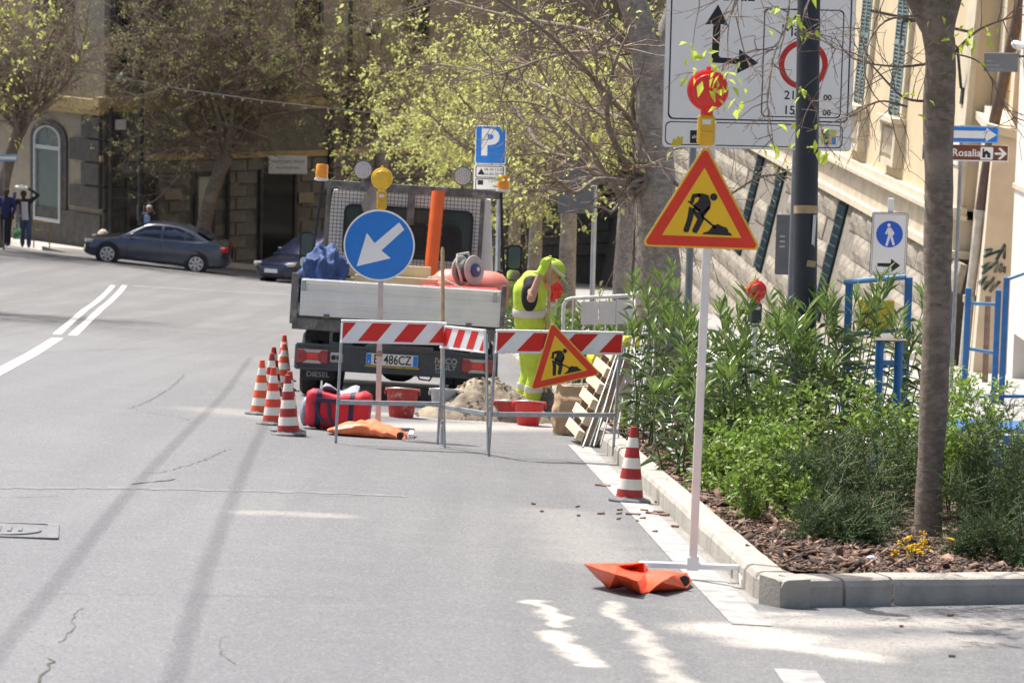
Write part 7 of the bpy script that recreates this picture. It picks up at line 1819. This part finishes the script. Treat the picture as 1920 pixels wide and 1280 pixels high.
tag(link('bark_mulch', fast_mesh('bark_mulch', V, F_), CHIP), 'brown bark chips covering the planting bed', 'mulch', kind='stuff')
for px_, py_, sz in ((1130, 911, .11), (1083, 951, .03), (1085, 968, .025), (1000, 946, .03), (1016, 960, .025), (1127, 964, .05), (1162, 957, .04), (1161, 964, .04), (1160, 974, .03), (1180, 965, .05), (1192, 966, .06), (1208, 958, .05), (1222, 964, .08), (1240, 966, .10), (1252, 966, .06), (1234, 961, .07), (1205, 973, .04), (1266, 988, .05), (1228, 998, .035), (1232, 943, .04), (1195, 978, .02), (1782, 1155, .035), (1690, 1176, .02), (1785, 1232, .03)):
    p = G(px_, py_); me = MB().cbox((0, 0, 0), (sz, sz * .38, .012), .003, (rng.gauss(0, .1), rng.gauss(0, .15), rng.uniform(-.5, .5))).mesh('bark_chip'); me.materials.append(CHIP)
    tag(link('bark_chip', me, None, None, p + Vector((0, 0, .008))), 'small brown bark chip fallen on the asphalt near the kerb', 'bark chip', 'bark chips fallen on the road')
STRP = M('bark_strip', (.24, .145, .10), .85, .2, 10)
for k, (pp_, lab) in enumerate(((((1376, 978), (1410, 985), (1440, 1000), (1458, 1018)), 'long curled bark strip on the mulch near the front kerb'), (((1345, 925), (1365, 945), (1362, 962)), 'short curled bark strip beside the grey hose'), (((1470, 1010), (1500, 1028), (1518, 1050)), 'pale bark strip by the kerb corner'))):
    P_ = [G(*x) + Vector((0, 0, .115)) for x in pp_]; o = thing('bark_strip', lab, 'bark', P_[0]); MB().tube([p_ - P_[0] for p_ in P_], .018, 6, sx=.5).build('strip', STRP, o, True)
HOSE = M('grey_hose', (.30, .31, .32), .5, .12, 10)
P_ = [G(x, y) + Vector((0, 0, .12)) for x, y in ((1180, 818), (1215, 838), (1250, 862), (1275, 900), (1300, 915), (1345, 930), (1372, 958), (1400, 972))]
o = thing('irrigation_hose', 'grey irrigation hose lying on the mulch along the kerb', 'hose', P_[0]); MB().tube([p_ - P_[0] for p_ in P_], .016, 8).build('hose', HOSE, o, True)
o = thing('paper_scrap', 'crumpled white paper scrap on the mulch behind the front kerb', 'litter', G(1632, 1088) + Vector((0, 0, .10))); q = MB(); q.ellipsoid((0, 0, .02), (.028, .02, .016), 7, 5); q.ellipsoid((.02, .004, .015), (.018, .016, .012), 6, 4); q.build('paper', PAPR, o)

# ------------------------------------------------------------------ overhead cables
CAB = M('cable_black', (.02, .02, .02), .6, .1)
def cable_over(name, label, shadow_px, h, r):
    """a cable hung so high that its shadow runs along the road"""
    P_ = []
    for x, y in shadow_px:
        g_ = G(x, y); P_.append(g_ - LIGHT * (h / -LIGHT.z))
    d0 = (P_[0] - P_[1]).normalized(); P_ = [P_[0] + d0 * 8] + P_
    o = thing(name, label, 'cable', P_[0]); MB().tube([p_ - P_[0] for p_ in P_], r, 8).build('cable', CAB, o, True)
cable_over('overhead_cable', 'thick overhead cable above the middle of the road, seen by its long shadow', [(-60, 1300), (0, 1218), (120, 1075), (230, 935), (330, 830), (420, 740), (470, 670)], 9.5, .014)
cable_over('overhead_cable', 'second overhead cable above the roadworks side, seen by its long shadow', [(320, 1300), (352, 1180), (385, 1070), (430, 950), (470, 850), (500, 790)], 9.5, .014)
P_ = [at(-30, 108, 90), at(150, 132, 90), at(330, 166, 90), at(500, 190, 89), at(700, 212, 88)]
o = thing('light_cable', 'thin festoon cable with small lamps strung across the far street', 'cable', P_[0]); MB().tube([p_ - P_[0] for p_ in P_], .013, 5).build('cable', M('cable_green', (.06, .08, .075), .6, .1), o)
BLB = M('bulb_pink', (.45, .25, .2), .3, .2)
for k in range(20):
    t = k / 19 * (len(P_) - 1); i = min(int(t), len(P_) - 2); c_ = P_[i].lerp(P_[i + 1], t - i) - P_[0]; MB().ellipsoid(c_ + Vector((0, 0, -.06)), (.035, .035, .045), 7, 5).build('bulb', BLB, o)
